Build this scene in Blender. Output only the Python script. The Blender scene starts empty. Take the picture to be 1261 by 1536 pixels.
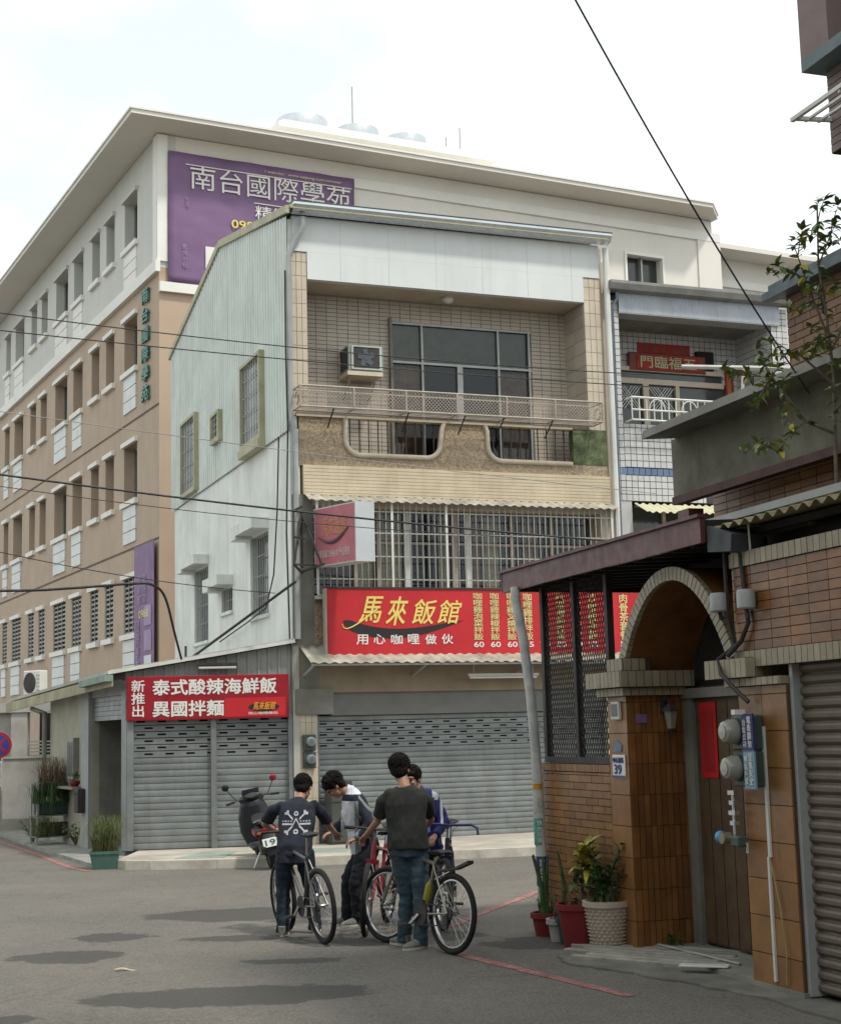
import bpy, bmesh, math, random
from mathutils import Vector, Matrix, noise
random.seed(11)
sc = bpy.context.scene
COL = sc.collection
R = math.radians
PI = math.pi

# ------------------------------------------------------------------ camera
cam_data = bpy.data.cameras.new('camera')
cam = bpy.data.objects.new('camera', cam_data)
COL.objects.link(cam)
cam_data.sensor_fit = 'VERTICAL'
cam_data.sensor_height = 24.0
cam_data.sensor_width = 24.0
cam_data.lens = 2276.0 / 1536.0 * 24.0
cam_data.clip_end = 3000
CP, SP = math.cos(R(8.26)), math.sin(R(8.26))
CR, SR = math.cos(R(-1.48)), math.sin(R(-1.48))
_rt, _up, _fw = Vector((1, 0, 0)), Vector((0, -SP, CP)), Vector((0, CP, SP))
_r2 = _rt * CR + _up * SR
_u2 = _up * CR - _rt * SR
CAM = Vector((0, 0, 1.8))
cam.matrix_world = Matrix(((_r2.x, _u2.x, -_fw.x, CAM.x), (_r2.y, _u2.y, -_fw.y, CAM.y),
                           (_r2.z, _u2.z, -_fw.z, CAM.z), (0, 0, 0, 1)))
sc.camera = cam

# ------------------------------------------------------------------ sky and sun
SUN_DIR = Vector((0.62, -0.52, 0.0)).normalized()
SUN_EL = R(60)
sun_vec = Vector((SUN_DIR.x * math.cos(SUN_EL), SUN_DIR.y * math.cos(SUN_EL), math.sin(SUN_EL)))
world = bpy.data.worlds.new('World')
sc.world = world
world.use_nodes = True
wn, wl = world.node_tree.nodes, world.node_tree.links
wn.clear()
w_out = wn.new('ShaderNodeOutputWorld')
w_bg = wn.new('ShaderNodeBackground')
w_sky = wn.new('ShaderNodeTexSky')
w_sky.sky_type = 'NISHITA'
w_sky.sun_disc = False
w_sky.sun_elevation = SUN_EL
w_sky.sun_rotation = math.atan2(SUN_DIR.x, SUN_DIR.y)
w_tc = wn.new('ShaderNodeTexCoord')
w_no = wn.new('ShaderNodeTexNoise')
w_no.inputs['Scale'].default_value = 3.2
w_no.inputs['Detail'].default_value = 5
w_no.inputs['Roughness'].default_value = 0.55
w_ra = wn.new('ShaderNodeValToRGB')
w_ra.color_ramp.elements[0].position = 0.33
w_ra.color_ramp.elements[0].color = (0.64, 0.64, 0.64, 1)
w_ra.color_ramp.elements[1].position = 0.60
w_ra.color_ramp.elements[1].color = (0.97, 0.97, 0.97, 1)
w_mx = wn.new('ShaderNodeMix')
w_mx.data_type = 'RGBA'
w_mx.inputs[7].default_value = (11.1, 11.7, 11.6, 1)      # thin bright cloud veil
w_bg.inputs['Strength'].default_value = 0.1
w_mp = wn.new('ShaderNodeMapping')
w_mp.inputs['Location'].default_value = (6.0, 6.0, 6.0)
w_mp.inputs['Scale'].default_value = (1.0, 1.0, 1.6)
wl.new(w_tc.outputs['Generated'], w_mp.inputs['Vector'])
wl.new(w_mp.outputs['Vector'], w_no.inputs['Vector'])
wl.new(w_no.outputs['Fac'], w_ra.inputs['Fac'])
wl.new(w_ra.outputs['Color'], w_mx.inputs[0])
wl.new(w_sky.outputs['Color'], w_mx.inputs[6])
wl.new(w_mx.outputs[2], w_bg.inputs['Color'])
wl.new(w_bg.outputs['Background'], w_out.inputs['Surface'])
sun_data = bpy.data.lights.new('sun', 'SUN')
sun_data.energy = 2.3
sun_data.angle = R(5)
sun_data.color = (1.0, 0.95, 0.87)
sun = bpy.data.objects.new('sun', sun_data)
COL.objects.link(sun)
sun.rotation_euler = (-sun_vec).to_track_quat('-Z', 'Y').to_euler()
sun.location = (20, -15, 40)
vs = sc.view_settings
vs.view_transform = 'Standard'
vs.look = 'None'
vs.exposure = 0.28
vs.gamma = 1.0
vs.use_curve_mapping = False
sc.cycles.max_bounces = 6
sc.cycles.diffuse_bounces = 3
sc.cycles.glossy_bounces = 3
sc.cycles.transmission_bounces = 4
sc.cycles.transparent_max_bounces = 6

# ------------------------------------------------------------------ materials
MATS = {}


def mat(name, color, rough=0.75, metal=0.0, var=0.18, scale=2.5, bump=0.0, bscale=80.0, rnd=0.0,
        streak=0.0, dirt=(0.16, 0.14, 0.11), spec=0.35, alpha=1.0, coat=0.0, speck=0.0):
    """procedural principled material: world-space blotches, rain streaks, per-piece variation and fine relief"""
    if name in MATS:
        return MATS[name]
    m = bpy.data.materials.new(name)
    m.use_nodes = True
    nt = m.node_tree
    n, l = nt.nodes, nt.links
    b = n['Principled BSDF']
    b.inputs['Roughness'].default_value = rough
    b.inputs['Metallic'].default_value = metal
    b.inputs['Specular IOR Level'].default_value = spec
    b.inputs['Coat Weight'].default_value = coat
    b.inputs['Alpha'].default_value = alpha
    geo = n.new('ShaderNodeNewGeometry')
    c = (color[0], color[1], color[2], 1)
    last = None

    def mix(fac, a, bcol, blend='MIX'):
        x = n.new('ShaderNodeMix')
        x.data_type = 'RGBA'
        x.blend_type = blend
        for sock, v in ((0, fac), (6, a), (7, bcol)):
            if hasattr(v, 'node'):
                l.new(v, x.inputs[sock])
            else:
                x.inputs[sock].default_value = v
        return x.outputs[2]

    def ramp(fac, p0, v0, p1, v1):
        x = n.new('ShaderNodeMapRange')
        x.inputs['From Min'].default_value = p0
        x.inputs['From Max'].default_value = p1
        x.inputs['To Min'].default_value = v0
        x.inputs['To Max'].default_value = v1
        l.new(fac, x.inputs['Value'])
        return x.outputs['Result']

    def noi(sc_, detail=4.0, vec=None, rgh=0.6):
        x = n.new('ShaderNodeTexNoise')
        x.inputs['Scale'].default_value = sc_
        x.inputs['Detail'].default_value = detail
        x.inputs['Roughness'].default_value = rgh
        l.new(vec or geo.outputs['Position'], x.inputs['Vector'])
        return x.outputs['Fac']

    last = c
    if var > 0:
        d = (c[0] * (1 - var), c[1] * (1 - var), c[2] * (1 - var), 1)
        e = (min(1, c[0] * (1 + var * .7)), min(1, c[1] * (1 + var * .7)), min(1, c[2] * (1 + var * .7)), 1)
        last = mix(ramp(noi(scale), 0.32, 0.0, 0.68, 1.0), d, e)
    if speck > 0:
        last = mix(ramp(noi(bscale, 2), 0.35, 1 - speck, 0.65, 1 + speck), (0, 0, 0, 1), last)
    if streak > 0:
        mp = n.new('ShaderNodeMapping')
        mp.inputs['Scale'].default_value = (5.0, 5.0, 0.35)
        l.new(geo.outputs['Position'], mp.inputs['Vector'])
        s1 = ramp(noi(1.0, 5, mp.outputs['Vector'], .7), 0.5, 0.0, 0.78, streak)
        last = mix(s1, last, (dirt[0], dirt[1], dirt[2], 1))
    if rnd > 0:
        oi = n.new('ShaderNodeObjectInfo')
        hs = n.new('ShaderNodeHueSaturation')
        l.new(ramp(oi.outputs['Random'], 0, 1 - rnd, 1, 1 + rnd), hs.inputs['Value'])
        if hasattr(last, 'node'):
            l.new(last, hs.inputs['Color'])
        else:
            hs.inputs['Color'].default_value = last
        last = hs.outputs['Color']
    if hasattr(last, 'node'):
        l.new(last, b.inputs['Base Color'])
    else:
        b.inputs['Base Color'].default_value = last
    rr = ramp(noi(scale * 3.1, 3), 0.3, max(0.02, rough - .08), 0.7, min(1, rough + .08))
    l.new(rr, b.inputs['Roughness'])
    if bump > 0:
        bn = n.new('ShaderNodeBump')
        bn.inputs['Strength'].default_value = bump
        bn.inputs['Distance'].default_value = 0.01
        l.new(noi(bscale, 4), bn.inputs['Height'])
        l.new(bn.outputs['Normal'], b.inputs['Normal'])
    MATS[name] = m
    return m


# ------------------------------------------------------------------ geometry helpers
class G:
    """collects faces and links them as one mesh object"""

    def __init__(s):
        s.v, s.f, s.m, s.cur = [], [], [], 0

    def add(s, vs_, fs_):
        o = len(s.v)
        s.v += [tuple(x) for x in vs_]
        s.f += [tuple(i + o for i in f) for f in fs_]
        s.m += [s.cur] * len(fs_)
        return s

    def box(s, x0, x1, y0, y1, z0, z1):
        v = [(x, y, z) for z in (z0, z1) for y in (y0, y1) for x in (x0, x1)]
        return s.add(v, [(0, 2, 3, 1), (4, 5, 7, 6), (0, 1, 5, 4), (2, 6, 7, 3), (0, 4, 6, 2), (1, 3, 7, 5)])

    def bbox(s, x0, x1, y0, y1, z0, z1, b=0.01):
        """box with chamfered edges"""
        bm = bmesh.new()
        bmesh.ops.create_cube(bm, size=1)
        for v in bm.verts:
            v.co = Vector(((x0 + x1) / 2 + v.co.x * (x1 - x0), (y0 + y1) / 2 + v.co.y * (y1 - y0), (z0 + z1) / 2 + v.co.z * (z1 - z0)))
        bmesh.ops.bevel(bm, geom=bm.edges[:], offset=b, segments=1, affect='EDGES')
        bm.verts.index_update()
        s.add([v.co for v in bm.verts], [[v.index for v in f.verts] for f in bm.faces])
        bm.free()
        return s

    def bar(s, a, b, w, h=None, up=(0, 0, 1)):
        """rectangular bar from a to b"""
        a, b = Vector(a), Vector(b)
        h = h or w
        d = (b - a).normalized()
        u = Vector(up)
        if abs(d.dot(u)) > .98:
            u = Vector((0, 1, 0))
        r = d.cross(u).normalized() * (w / 2)
        u = r.cross(d).normalized() * (h / 2)
        v = [a - r - u, a + r - u, a + r + u, a - r + u, b - r - u, b + r - u, b + r + u, b - r + u]
        return s.add(v, [(0, 1, 2, 3), (7, 6, 5, 4), (0, 4, 5, 1), (1, 5, 6, 2), (2, 6, 7, 3), (3, 7, 4, 0)])

    def tube(s, pts, r, n=8, cap=True, closed=False):
        pts = [Vector(p) for p in pts]
        k = len(pts)
        rs = r if isinstance(r, (list, tuple)) else [r] * k
        rings = []
        prev = None
        for i, p in enumerate(pts):
            if closed:
                d = pts[(i + 1) % k] - pts[i - 1]
            else:
                d = pts[min(i + 1, k - 1)] - pts[max(i - 1, 0)]
            d.normalize()
            if prev is None:
                u = Vector((0, 0, 1)) if abs(d.z) < .9 else Vector((0, 1, 0))
                x = d.cross(u).normalized()
            else:
                x = (prev - d * prev.dot(d)).normalized()
            prev = x
            y = d.cross(x)
            rings.append([p + (x * math.cos(2 * PI * j / n) + y * math.sin(2 * PI * j / n)) * rs[i] for j in range(n)])
        v = [q for rg in rings for q in rg]
        f = []
        for i in range(k if closed else k - 1):
            i2 = (i + 1) % k
            for j in range(n):
                j2 = (j + 1) % n
                f.append((i * n + j, i * n + j2, i2 * n + j2, i2 * n + j))
        if cap and not closed:
            f.append(tuple(reversed(range(n))))
            f.append(tuple((k - 1) * n + j for j in range(n)))
        return s.add(v, f)

    def loft(s, rings, n=16, right=(1, 0, 0)):
        """closed body through ellipses (centre, rx, ry); rx runs along 'right'"""
        cs = [Vector(c[0]) for c in rings]
        v, f = [], []
        k = len(rings)
        for i, (c, rx, ry) in enumerate(rings):
            d = (cs[min(i + 1, k - 1)] - cs[max(i - 1, 0)]).normalized()
            x = Vector(right)
            x = (x - d * x.dot(d)).normalized()
            y = d.cross(x)
            v += [cs[i] + x * (rx * math.cos(2 * PI * j / n)) + y * (ry * math.sin(2 * PI * j / n)) for j in range(n)]
        for i in range(k - 1):
            for j in range(n):
                j2 = (j + 1) % n
                f.append((i * n + j, i * n + j2, (i + 1) * n + j2, (i + 1) * n + j))
        f.append(tuple(reversed(range(n))))
        f.append(tuple((k - 1) * n + j for j in range(n)))
        return s.add(v, f)

    def lathe(s, prof, c=(0, 0, 0), axis='z', n=20):
        v, f = [], []
        c = Vector(c)
        for r, h in prof:
            for j in range(n):
                a, b = r * math.cos(2 * PI * j / n), r * math.sin(2 * PI * j / n)
                p = {'z': (a, b, h), 'y': (a, h, b), 'x': (h, a, b)}[axis]
                v.append(c + Vector(p))
        k = len(prof)
        for i in range(k - 1):
            for j in range(n):
                j2 = (j + 1) % n
                f.append((i * n + j, i * n + j2, (i + 1) * n + j2, (i + 1) * n + j))
        f.append(tuple(reversed(range(n))))
        f.append(tuple((k - 1) * n + j for j in range(n)))
        return s.add(v, f)

    def prism(s, poly, y0, y1, plane='xz'):
        """outline (a, b) pushed from y0 to y1"""
        n = len(poly)
        mp = {'xz': lambda a, b, y: (a, y, b), 'yz': lambda a, b, y: (y, a, b), 'xy': lambda a, b, y: (a, b, y)}[plane]
        v = [mp(a, b, y0) for a, b in poly] + [mp(a, b, y1) for a, b in poly]
        f = [tuple(range(n)), tuple(reversed(range(n, 2 * n)))]
        f += [(i, i + n, (i + 1) % n + n, (i + 1) % n) for i in range(n)]
        return s.add(v, f)

    def ball(s, c, r, n=10, m=7, sz=(1, 1, 1)):
        c = Vector(c)
        v = [c + Vector((0, 0, r * sz[2]))]
        for i in range(1, m):
            t = PI * i / m
            for j in range(n):
                p = 2 * PI * j / n
                v.append(c + Vector((r * sz[0] * math.sin(t) * math.cos(p), r * sz[1] * math.sin(t) * math.sin(p), r * sz[2] * math.cos(t))))
        v.append(c - Vector((0, 0, r * sz[2])))
        f = [(0, 1 + j, 1 + (j + 1) % n) for j in range(n)]
        for i in range(m - 2):
            for j in range(n):
                a, b = 1 + i * n + j, 1 + i * n + (j + 1) % n
                f.append((a, a + n, b + n, b))
        e = len(v) - 1
        f += [(e, 1 + (m - 2) * n + (j + 1) % n, 1 + (m - 2) * n + j) for j in range(n)]
        return s.add(v, f)

    def holewall(s, a0, a1, b0, b1, y0, y1, holes, plane='xz'):
        """slab with rectangular openings (a0, a1, b0, b1) cut right through"""
        A = sorted({a0, a1} | {min(max(h[i], a0), a1) for h in holes for i in (0, 1)})
        B = sorted({b0, b1} | {min(max(h[i], b0), b1) for h in holes for i in (2, 3)})
        mp = {'xz': lambda a, b, y: (a, y, b), 'yz': lambda a, b, y: (y, a, b)}[plane]

        def solid(i, j):
            if i < 0 or j < 0 or i >= len(A) - 1 or j >= len(B) - 1:
                return False
            ca, cb = (A[i] + A[i + 1]) / 2, (B[j] + B[j + 1]) / 2
            return not any(h[0] < ca < h[1] and h[2] < cb < h[3] for h in holes)
        vid = {}

        def V(i, j, k):
            key = (i, j, k)
            if key not in vid:
                vid[key] = len(s.v)
                s.v.append(mp(A[i], B[j], (y0, y1)[k]))
            return vid[key]

        def F(*q):
            s.f.append(q)
            s.m.append(s.cur)
        for i in range(len(A) - 1):
            for j in range(len(B) - 1):
                if not solid(i, j):
                    continue
                F(V(i, j, 0), V(i + 1, j, 0), V(i + 1, j + 1, 0), V(i, j + 1, 0))
                F(V(i, j, 1), V(i, j + 1, 1), V(i + 1, j + 1, 1), V(i + 1, j, 1))
                if not solid(i - 1, j):
                    F(V(i, j, 0), V(i, j + 1, 0), V(i, j + 1, 1), V(i, j, 1))
                if not solid(i + 1, j):
                    F(V(i + 1, j, 0), V(i + 1, j, 1), V(i + 1, j + 1, 1), V(i + 1, j + 1, 0))
                if not solid(i, j - 1):
                    F(V(i, j, 0), V(i, j, 1), V(i + 1, j, 1), V(i + 1, j, 0))
                if not solid(i, j + 1):
                    F(V(i, j + 1, 0), V(i + 1, j + 1, 0), V(i + 1, j + 1, 1), V(i, j + 1, 1))
        return s

    def mesh(s, name, mats, smooth=False):
        me = bpy.data.meshes.new(name)
        me.from_pydata([tuple(v) for v in s.v], [], s.f)
        if not isinstance(mats, (list, tuple)):
            mats = [mats]
        for m in mats:
            me.materials.append(m)
        if len(mats) > 1:
            me.polygons.foreach_set('material_index', s.m)
        bm = bmesh.new()
        bm.from_mesh(me)
        bmesh.ops.recalc_face_normals(bm, faces=bm.faces[:])
        bm.to_mesh(me)
        bm.free()
        if smooth:
            me.polygons.foreach_set('use_smooth', [True] * len(me.polygons))
            if smooth != 'all':
                me.set_sharp_from_angle(angle=R(smooth if smooth is not True else 40))
        me.update()
        return me

    def build(s, name, mats, parent=None, smooth=False, kind=None, label=None):
        return link(name, s.mesh(name, mats, smooth), parent, kind, label)


def link(name, me, parent=None, kind=None, label=None):
    o = bpy.data.objects.new(name, me)
    COL.objects.link(o)
    if parent:
        o.parent = parent
    if kind:
        o['kind'] = kind
    if label:
        o['label'] = label
    return o


def thing(name, label, cat, loc=(0, 0, 0), rz=0.0, group=None, rot=None):
    o = bpy.data.objects.new(name, None)
    o.empty_display_size = 0.2
    COL.objects.link(o)
    o.location = loc
    o.rotation_euler = rot or (0, 0, rz)
    return tag(o, label, cat, group)


def tag(o, label, cat, group=None):
    o['label'] = label
    o['category'] = cat
    if group:
        o['group'] = group
    return o


def copy_tree(o, parent=None):
    c = o.copy()
    COL.objects.link(c)
    if parent:
        c.parent = parent
    for ch in [x for x in bpy.data.objects if x.parent == o]:
        copy_tree(ch, c)
    return c


def root_mat(o):
    m = Matrix.Translation(o.location) @ o.rotation_euler.to_matrix().to_4x4()
    return m if o.parent is None else root_mat(o.parent) @ m


def arrow(o, d, off):
    return Vector(o) + Vector(d) * off


def tiles(parent, name, O, Rv, U, N, w, h, tw, th, m, gap=0.006, depth=0.012, excl=(), brick=False, limit=300, keep=None, lip=0.0):
    """one thin block for each tile of a wall face; O corner, Rv right, U up, N outward"""
    O, Rv, U, N = Vector(O), Vector(Rv).normalized(), Vector(U).normalized(), Vector(N).normalized()
    segs = []
    nr = max(1, int(math.ceil(h / th - .05)))
    for j in range(nr):
        z0, z1 = j * th, min(h, (j + 1) * th)
        if z1 - z0 < gap * 2:
            continue
        x = -tw / 2 if (brick and j % 2) else 0.0
        zc = (z0 + z1) / 2
        while x < w - gap:
            parts = [(max(0, x), min(w, x + tw))]
            for e in excl:
                if e[2] < zc < e[3]:
                    nx = []
                    for a, b in parts:
                        if b <= e[0] or a >= e[1]:
                            nx.append((a, b))
                        else:
                            if a < e[0]:
                                nx.append((a, e[0]))
                            if b > e[1]:
                                nx.append((e[1], b))
                    parts = nx
            for a, b in parts:
                if b - a > gap * 2.5 and (keep is None or keep((a + b) / 2, zc)):
                    segs.append((a, b, z0, z1))
            x += tw
    W = root_mat(parent)
    segs.sort(key=lambda q: (W @ (O + Rv * q[0] + U * q[2]) - CAM).length)
    g = G().box(-.5, .5, -.5, .5, -.5, .5)
    me = bpy.data.meshes.get(name + '_unit') or g.mesh(name + '_unit', m)
    if me.materials[0] != m:
        me = me.copy()
        me.materials[0] = m
    basis = Matrix((Rv, N, U)).transposed()
    for a, b, z0, z1 in segs[:limit]:
        o = link(name, me, parent)
        c = O + Rv * ((a + b) / 2) + U * ((z0 + z1) / 2) + N * (depth / 2 + random.uniform(-.0008, .0008))
        o.matrix_local = Matrix.Translation(c) @ basis.to_4x4() @ Matrix.Diagonal((b - a - gap, depth, z1 - z0 - gap, 1))
    if len(segs) > limit:
        g = G()
        for a, b, z0, z1 in segs[limit:]:
            v = []
            for dz in (z0 + gap / 2, z1 - gap / 2):
                for dn in (0, depth):
                    for dx in (a + gap / 2, b - gap / 2):
                        v.append(O + Rv * dx + U * dz + N * dn)
            g.add(v, [(0, 2, 3, 1), (4, 5, 7, 6), (0, 1, 5, 4), (2, 6, 7, 3), (0, 4, 6, 2), (1, 3, 7, 5)])
        g.build('small_tiles', m, parent, kind='stuff')


TMP = bpy.data.scenes.new('evaluation')


def evaluate(o):
    """mesh of an object with its modifiers, worked out in a scene of its own so that it stays quick"""
    TMP.collection.objects.link(o)
    with bpy.context.temp_override(scene=TMP, view_layer=TMP.view_layers[0]):
        dg = bpy.context.evaluated_depsgraph_get()
        dg.update()
        me = bpy.data.meshes.new_from_object(o.evaluated_get(dg))
    bpy.data.objects.remove(o)
    return me


def text(parent, body, O, Rv, U, w, h, m, off=0.0, shear=0.0, name='lettering', line=1.0, thick=0.004, keep_aspect=False, res=3, wavy=0.0):
    """flat lettering fitted into a w x h box whose lower left corner is O"""
    cu = bpy.data.curves.new('t', 'FONT')
    cu.body = body
    cu.shear = shear
    cu.resolution_u = res
    cu.space_line = line
    cu.extrude = 0.02
    o = bpy.data.objects.new('t', cu)
    me = evaluate(o)
    bpy.data.curves.remove(cu)
    xs = [v.co.x for v in me.vertices]
    ys = [v.co.y for v in me.vertices]
    x0, x1, y0, y1 = min(xs), max(xs), min(ys), max(ys)
    O, Rv, U = Vector(O), Vector(Rv).normalized(), Vector(U).normalized()
    N = Rv.cross(U)
    sx, sy = w / (x1 - x0), h / (y1 - y0)
    if keep_aspect:
        sx = sy = min(sx, sy)
    for v in me.vertices:
        a, b = (v.co.x - x0) * sx, (v.co.y - y0) * sy
        if wavy:
            b += wavy * math.sin(a / w * 9.0) * h
        v.co = O + Rv * a + U * b + N * (thick if v.co.z > 0 else 0.0)
    if off > 0:
        # heavier strokes: the same outlines again, shifted by a hair, each a little deeper
        e = off * h / max(1, body.count('\n') + 1) * .9
        bm = bmesh.new()
        bm.from_mesh(me)
        src = bm.verts[:] + bm.edges[:] + bm.faces[:]
        for q, (dx, dz) in enumerate(((e, 0), (-e, 0), (0, e), (0, -e), (e * .7, e * .7), (-e * .7, e * .7), (e * .7, -e * .7), (-e * .7, -e * .7))):
            d = bmesh.ops.duplicate(bm, geom=src)
            sh_ = Rv * dx + U * dz - N * (.0003 * (q + 1))
            for x_ in d['geom']:
                if isinstance(x_, bmesh.types.BMVert):
                    x_.co += sh_
        bm.to_mesh(me)
        bm.free()
    me.name = name
    me.materials.clear()
    me.materials.append(m)
    return link(name, me, parent)


def shutter(parent, name, x0, x1, z0, z1, y, pitch, m, m_dark, vent_rows=(), hole_w=.16, hole_gap=.30, yback=.06):
    """rolling shutter: a curved slat object for each row; vent rows have real slots"""
    sh = G().box(x0, x1, y + yback, y + yback + .02, z0, z1).build(name, m_dark, parent)
    n = int(round((z1 - z0) / pitch))
    p = (z1 - z0) / n
    prof = [(.004, 0.0), (-.006, .06 * p), (-.010, .30 * p), (-.010, .60 * p), (-.007, .84 * p), (.002, .90 * p), (.006, 1.0 * p)]
    g = G()
    for a, b in zip(prof[:-1], prof[1:]):
        g.add([(x0, y + a[0], a[1]), (x1, y + a[0], a[1]), (x1, y + b[0], b[1]), (x0, y + b[0], b[1])], [(0, 1, 2, 3)])
    slat = g.mesh('slat', m, 60)
    vents = []
    for ph in (0, 1):
        g = G()
        for zz0, zz1 in ((0.02 * p, .36 * p), (.64 * p, .90 * p)):
            g.box(x0, x1, y - .010, y + .002, zz0, zz1)
        x = x0 + (.04 if ph else hole_gap * .5)
        prev = x0
        while prev < x1 - .01:
            xe = min(x, x1)
            if xe > prev:
                g.box(prev, xe, y - .009, y + .001, .35 * p, .65 * p)
            prev = xe + hole_w
            x += hole_gap
        vents.append(g.mesh('vented_slat', m))
    for i in range(n):
        k = n - 1 - i
        if i in vent_rows:
            o = link('vented_slat', vents[i % 2], sh)
        else:
            o = link('slat', slat, sh)
        o.location = (0, random.uniform(-.001, .001), z0 + i * p)
    return sh


def wave_sheet(x0, x1, y0, z0, y1, z1, pitch, amp, t=0.004, per=8):
    """corrugated sheet running in x, sloping from (y0,z0) to (y1,z1)"""
    g = G()
    n = max(2, int((x1 - x0) / pitch * per))
    top, bot = [], []
    v = []
    for i in range(n + 1):
        x = x0 + (x1 - x0) * i / n
        dz = amp * math.sin(2 * PI * (x - x0) / pitch)
        v += [(x, y0, z0 + dz), (x, y1, z1 + dz), (x, y0, z0 + dz - t), (x, y1, z1 + dz - t)]
    f = []
    for i in range(n):
        a, b = i * 4, i * 4 + 4
        f += [(a, b, b + 1, a + 1), (a + 2, a + 3, b + 3, b + 2), (a, a + 2, b + 2, b), (a + 1, b + 1, b + 3, a + 3)]
    return g.add(v, f)


def catenary(a, b, sag, n=24):
    a, b = Vector(a), Vector(b)
    return [a.lerp(b, i / n) - Vector((0, 0, sag * 4 * (i / n) * (1 - i / n))) for i in range(n + 1)]


# ------------------------------------------------------------------ palette
mt_white = mat('white_stucco', (.70, .72, .68), .8, var=.12, scale=1.2, streak=.5, dirt=(.38, .35, .28), bump=.25, bscale=40)
mt_panel = mat('white_panel', (.63, .65, .64), .6, var=.06, scale=.8, streak=.25, dirt=(.38, .37, .34))
mt_sheet = mat('painted_sheet', (.60, .65, .60), .55, var=.10, scale=1.5, streak=.5, dirt=(.33, .34, .28))
mt_trim = mat('yellow_trim', (.38, .36, .24), .6, var=.2, scale=3)
mt_cream = mat('cream_tile', (.52, .45, .35), .45, var=.12, scale=2, rnd=.06, streak=.3, dirt=(.28, .23, .17))
mt_beige = mat('beige_tile', (.42, .365, .30), .45, var=.1, scale=2, rnd=.07)
mt_grout = mat('grout', (.20, .175, .15), .9, var=.2)
mt_groutl = mat('grout_light', (.30, .27, .22), .9, var=.2)
mt_pebble = mat('pebble_dash', (.39, .305, .21), .9, var=.35, scale=22, bump=1.0, bscale=55, speck=.45)
mt_green = mat('algae_pebble', (.125, .15, .078), .95, var=.55, scale=6, bump=1.0, bscale=55, speck=.35)
mt_band = mat('cream_band', (.56, .47, .33), .6, var=.14, scale=2.5, streak=.4, dirt=(.36, .26, .12))
mt_alu = mat('aluminium', (.33, .335, .315), .45, .5, var=.1)
mt_wpaint = mat('white_paint', (.62, .62, .58), .5, var=.1, streak=.3)
mt_bar = mat('dull_bar_paint', (.40, .395, .36), .6, var=.2, streak=.3)
mt_iron = mat('dark_iron', (.05, .045, .042), .6, .2, var=.3)
mt_rail = mat('beige_rail', (.36, .31, .26), .6, var=.15, scale=5)
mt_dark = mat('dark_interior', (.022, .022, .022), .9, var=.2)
def clear_glass():
    m = bpy.data.materials.new('clear_pane')
    m.use_nodes = True
    n, l = m.node_tree.nodes, m.node_tree.links
    b = n['Principled BSDF']
    n.remove(b)
    tr, gl, mx, fr = n.new('ShaderNodeBsdfTransparent'), n.new('ShaderNodeBsdfGlossy'), n.new('ShaderNodeMixShader'), n.new('ShaderNodeFresnel')
    tr.inputs[0].default_value = (.62, .66, .62, 1)
    gl.inputs['Roughness'].default_value = .04
    fr.inputs['IOR'].default_value = 1.6
    l.new(fr.outputs[0], mx.inputs[0])
    l.new(tr.outputs[0], mx.inputs[1])
    l.new(gl.outputs[0], mx.inputs[2])
    l.new(mx.outputs[0], n['Material Output'].inputs['Surface'])
    return m


mt_clear = clear_glass()
mt_glass = mat('window_glass', (.045, .05, .045), .08, var=.2, scale=1.0, spec=.6)
mt_moss = mat('mossy_concrete', (.175, .168, .130), .95, var=.35, scale=2.2, bump=.6, bscale=30, streak=.5, dirt=(.06, .065, .04))
mt_curtain = mat('brown_curtain', (.36, .22, .15), .9, var=.35, scale=7)
mt_curtain2 = mat('tan_curtain', (.50, .41, .28), .9, var=.3, scale=7)
mt_shut = mat('grey_shutter', (.222, .238, .236), .45, .35, var=.2, scale=2.6, streak=.5, dirt=(.14, .125, .10), rnd=.07)
mt_red = mat('sign_red', (.50, .020, .026), .5, var=.16, scale=1.0)
mt_red2 = mat('sign_dark_red', (.29, .010, .020), .45, var=.12, scale=1.3)
mt_yel = mat('letter_yellow', (.75, .62, .16), .5, var=.05)
mt_yel2 = mat('letter_pale_yellow', (.66, .62, .28), .5, var=.1)
mt_wlet = mat('letter_white', (.72, .70, .66), .5, var=.06)
mt_black = mat('letter_black', (.025, .02, .02), .5, var=.1)
mt_conc = mat('concrete', (.22, .215, .185), .9, var=.28, scale=1.6, bump=.5, bscale=35, streak=.45, dirt=(.10, .10, .075))
mt_concl = mat('pale_concrete', (.40, .385, .35), .9, var=.2, scale=1.8, bump=.4, bscale=40)
mt_steel = mat('stainless', (.60, .62, .63), .28, .9, var=.08)
mt_pipe = mat('pvc_grey', (.33, .34, .33), .5, var=.15)
mt_cable = mat('cable_black', (.02, .02, .022), .6, var=.1)
mt_soil = mat('soil', (.05, .035, .025), .95, var=.3, scale=20)
# ================================================================== ground
STAINS_AND_SHADOWS = ((-1.85, 16.0, 1.15, .62, 0), (-2.95, 14.4, .36, .33, 0), (-3.05, 13.2, .47, .42, 0), (-1.75, 14.1, .5, .22, 0), (-1.1, 12.65, .45, .16, 0),
          (-1.45, 11.05, 1.12, .42, .05), (-2.85, 10.3, .28, .2, 0), (-.45, 13.9, .95, .5, .05), (.85, 13.3, .38, .42, -.5), (-6.5, 20.5, .7, .5, .6))  # patches under the group and left of the pots are painted shadows


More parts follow.
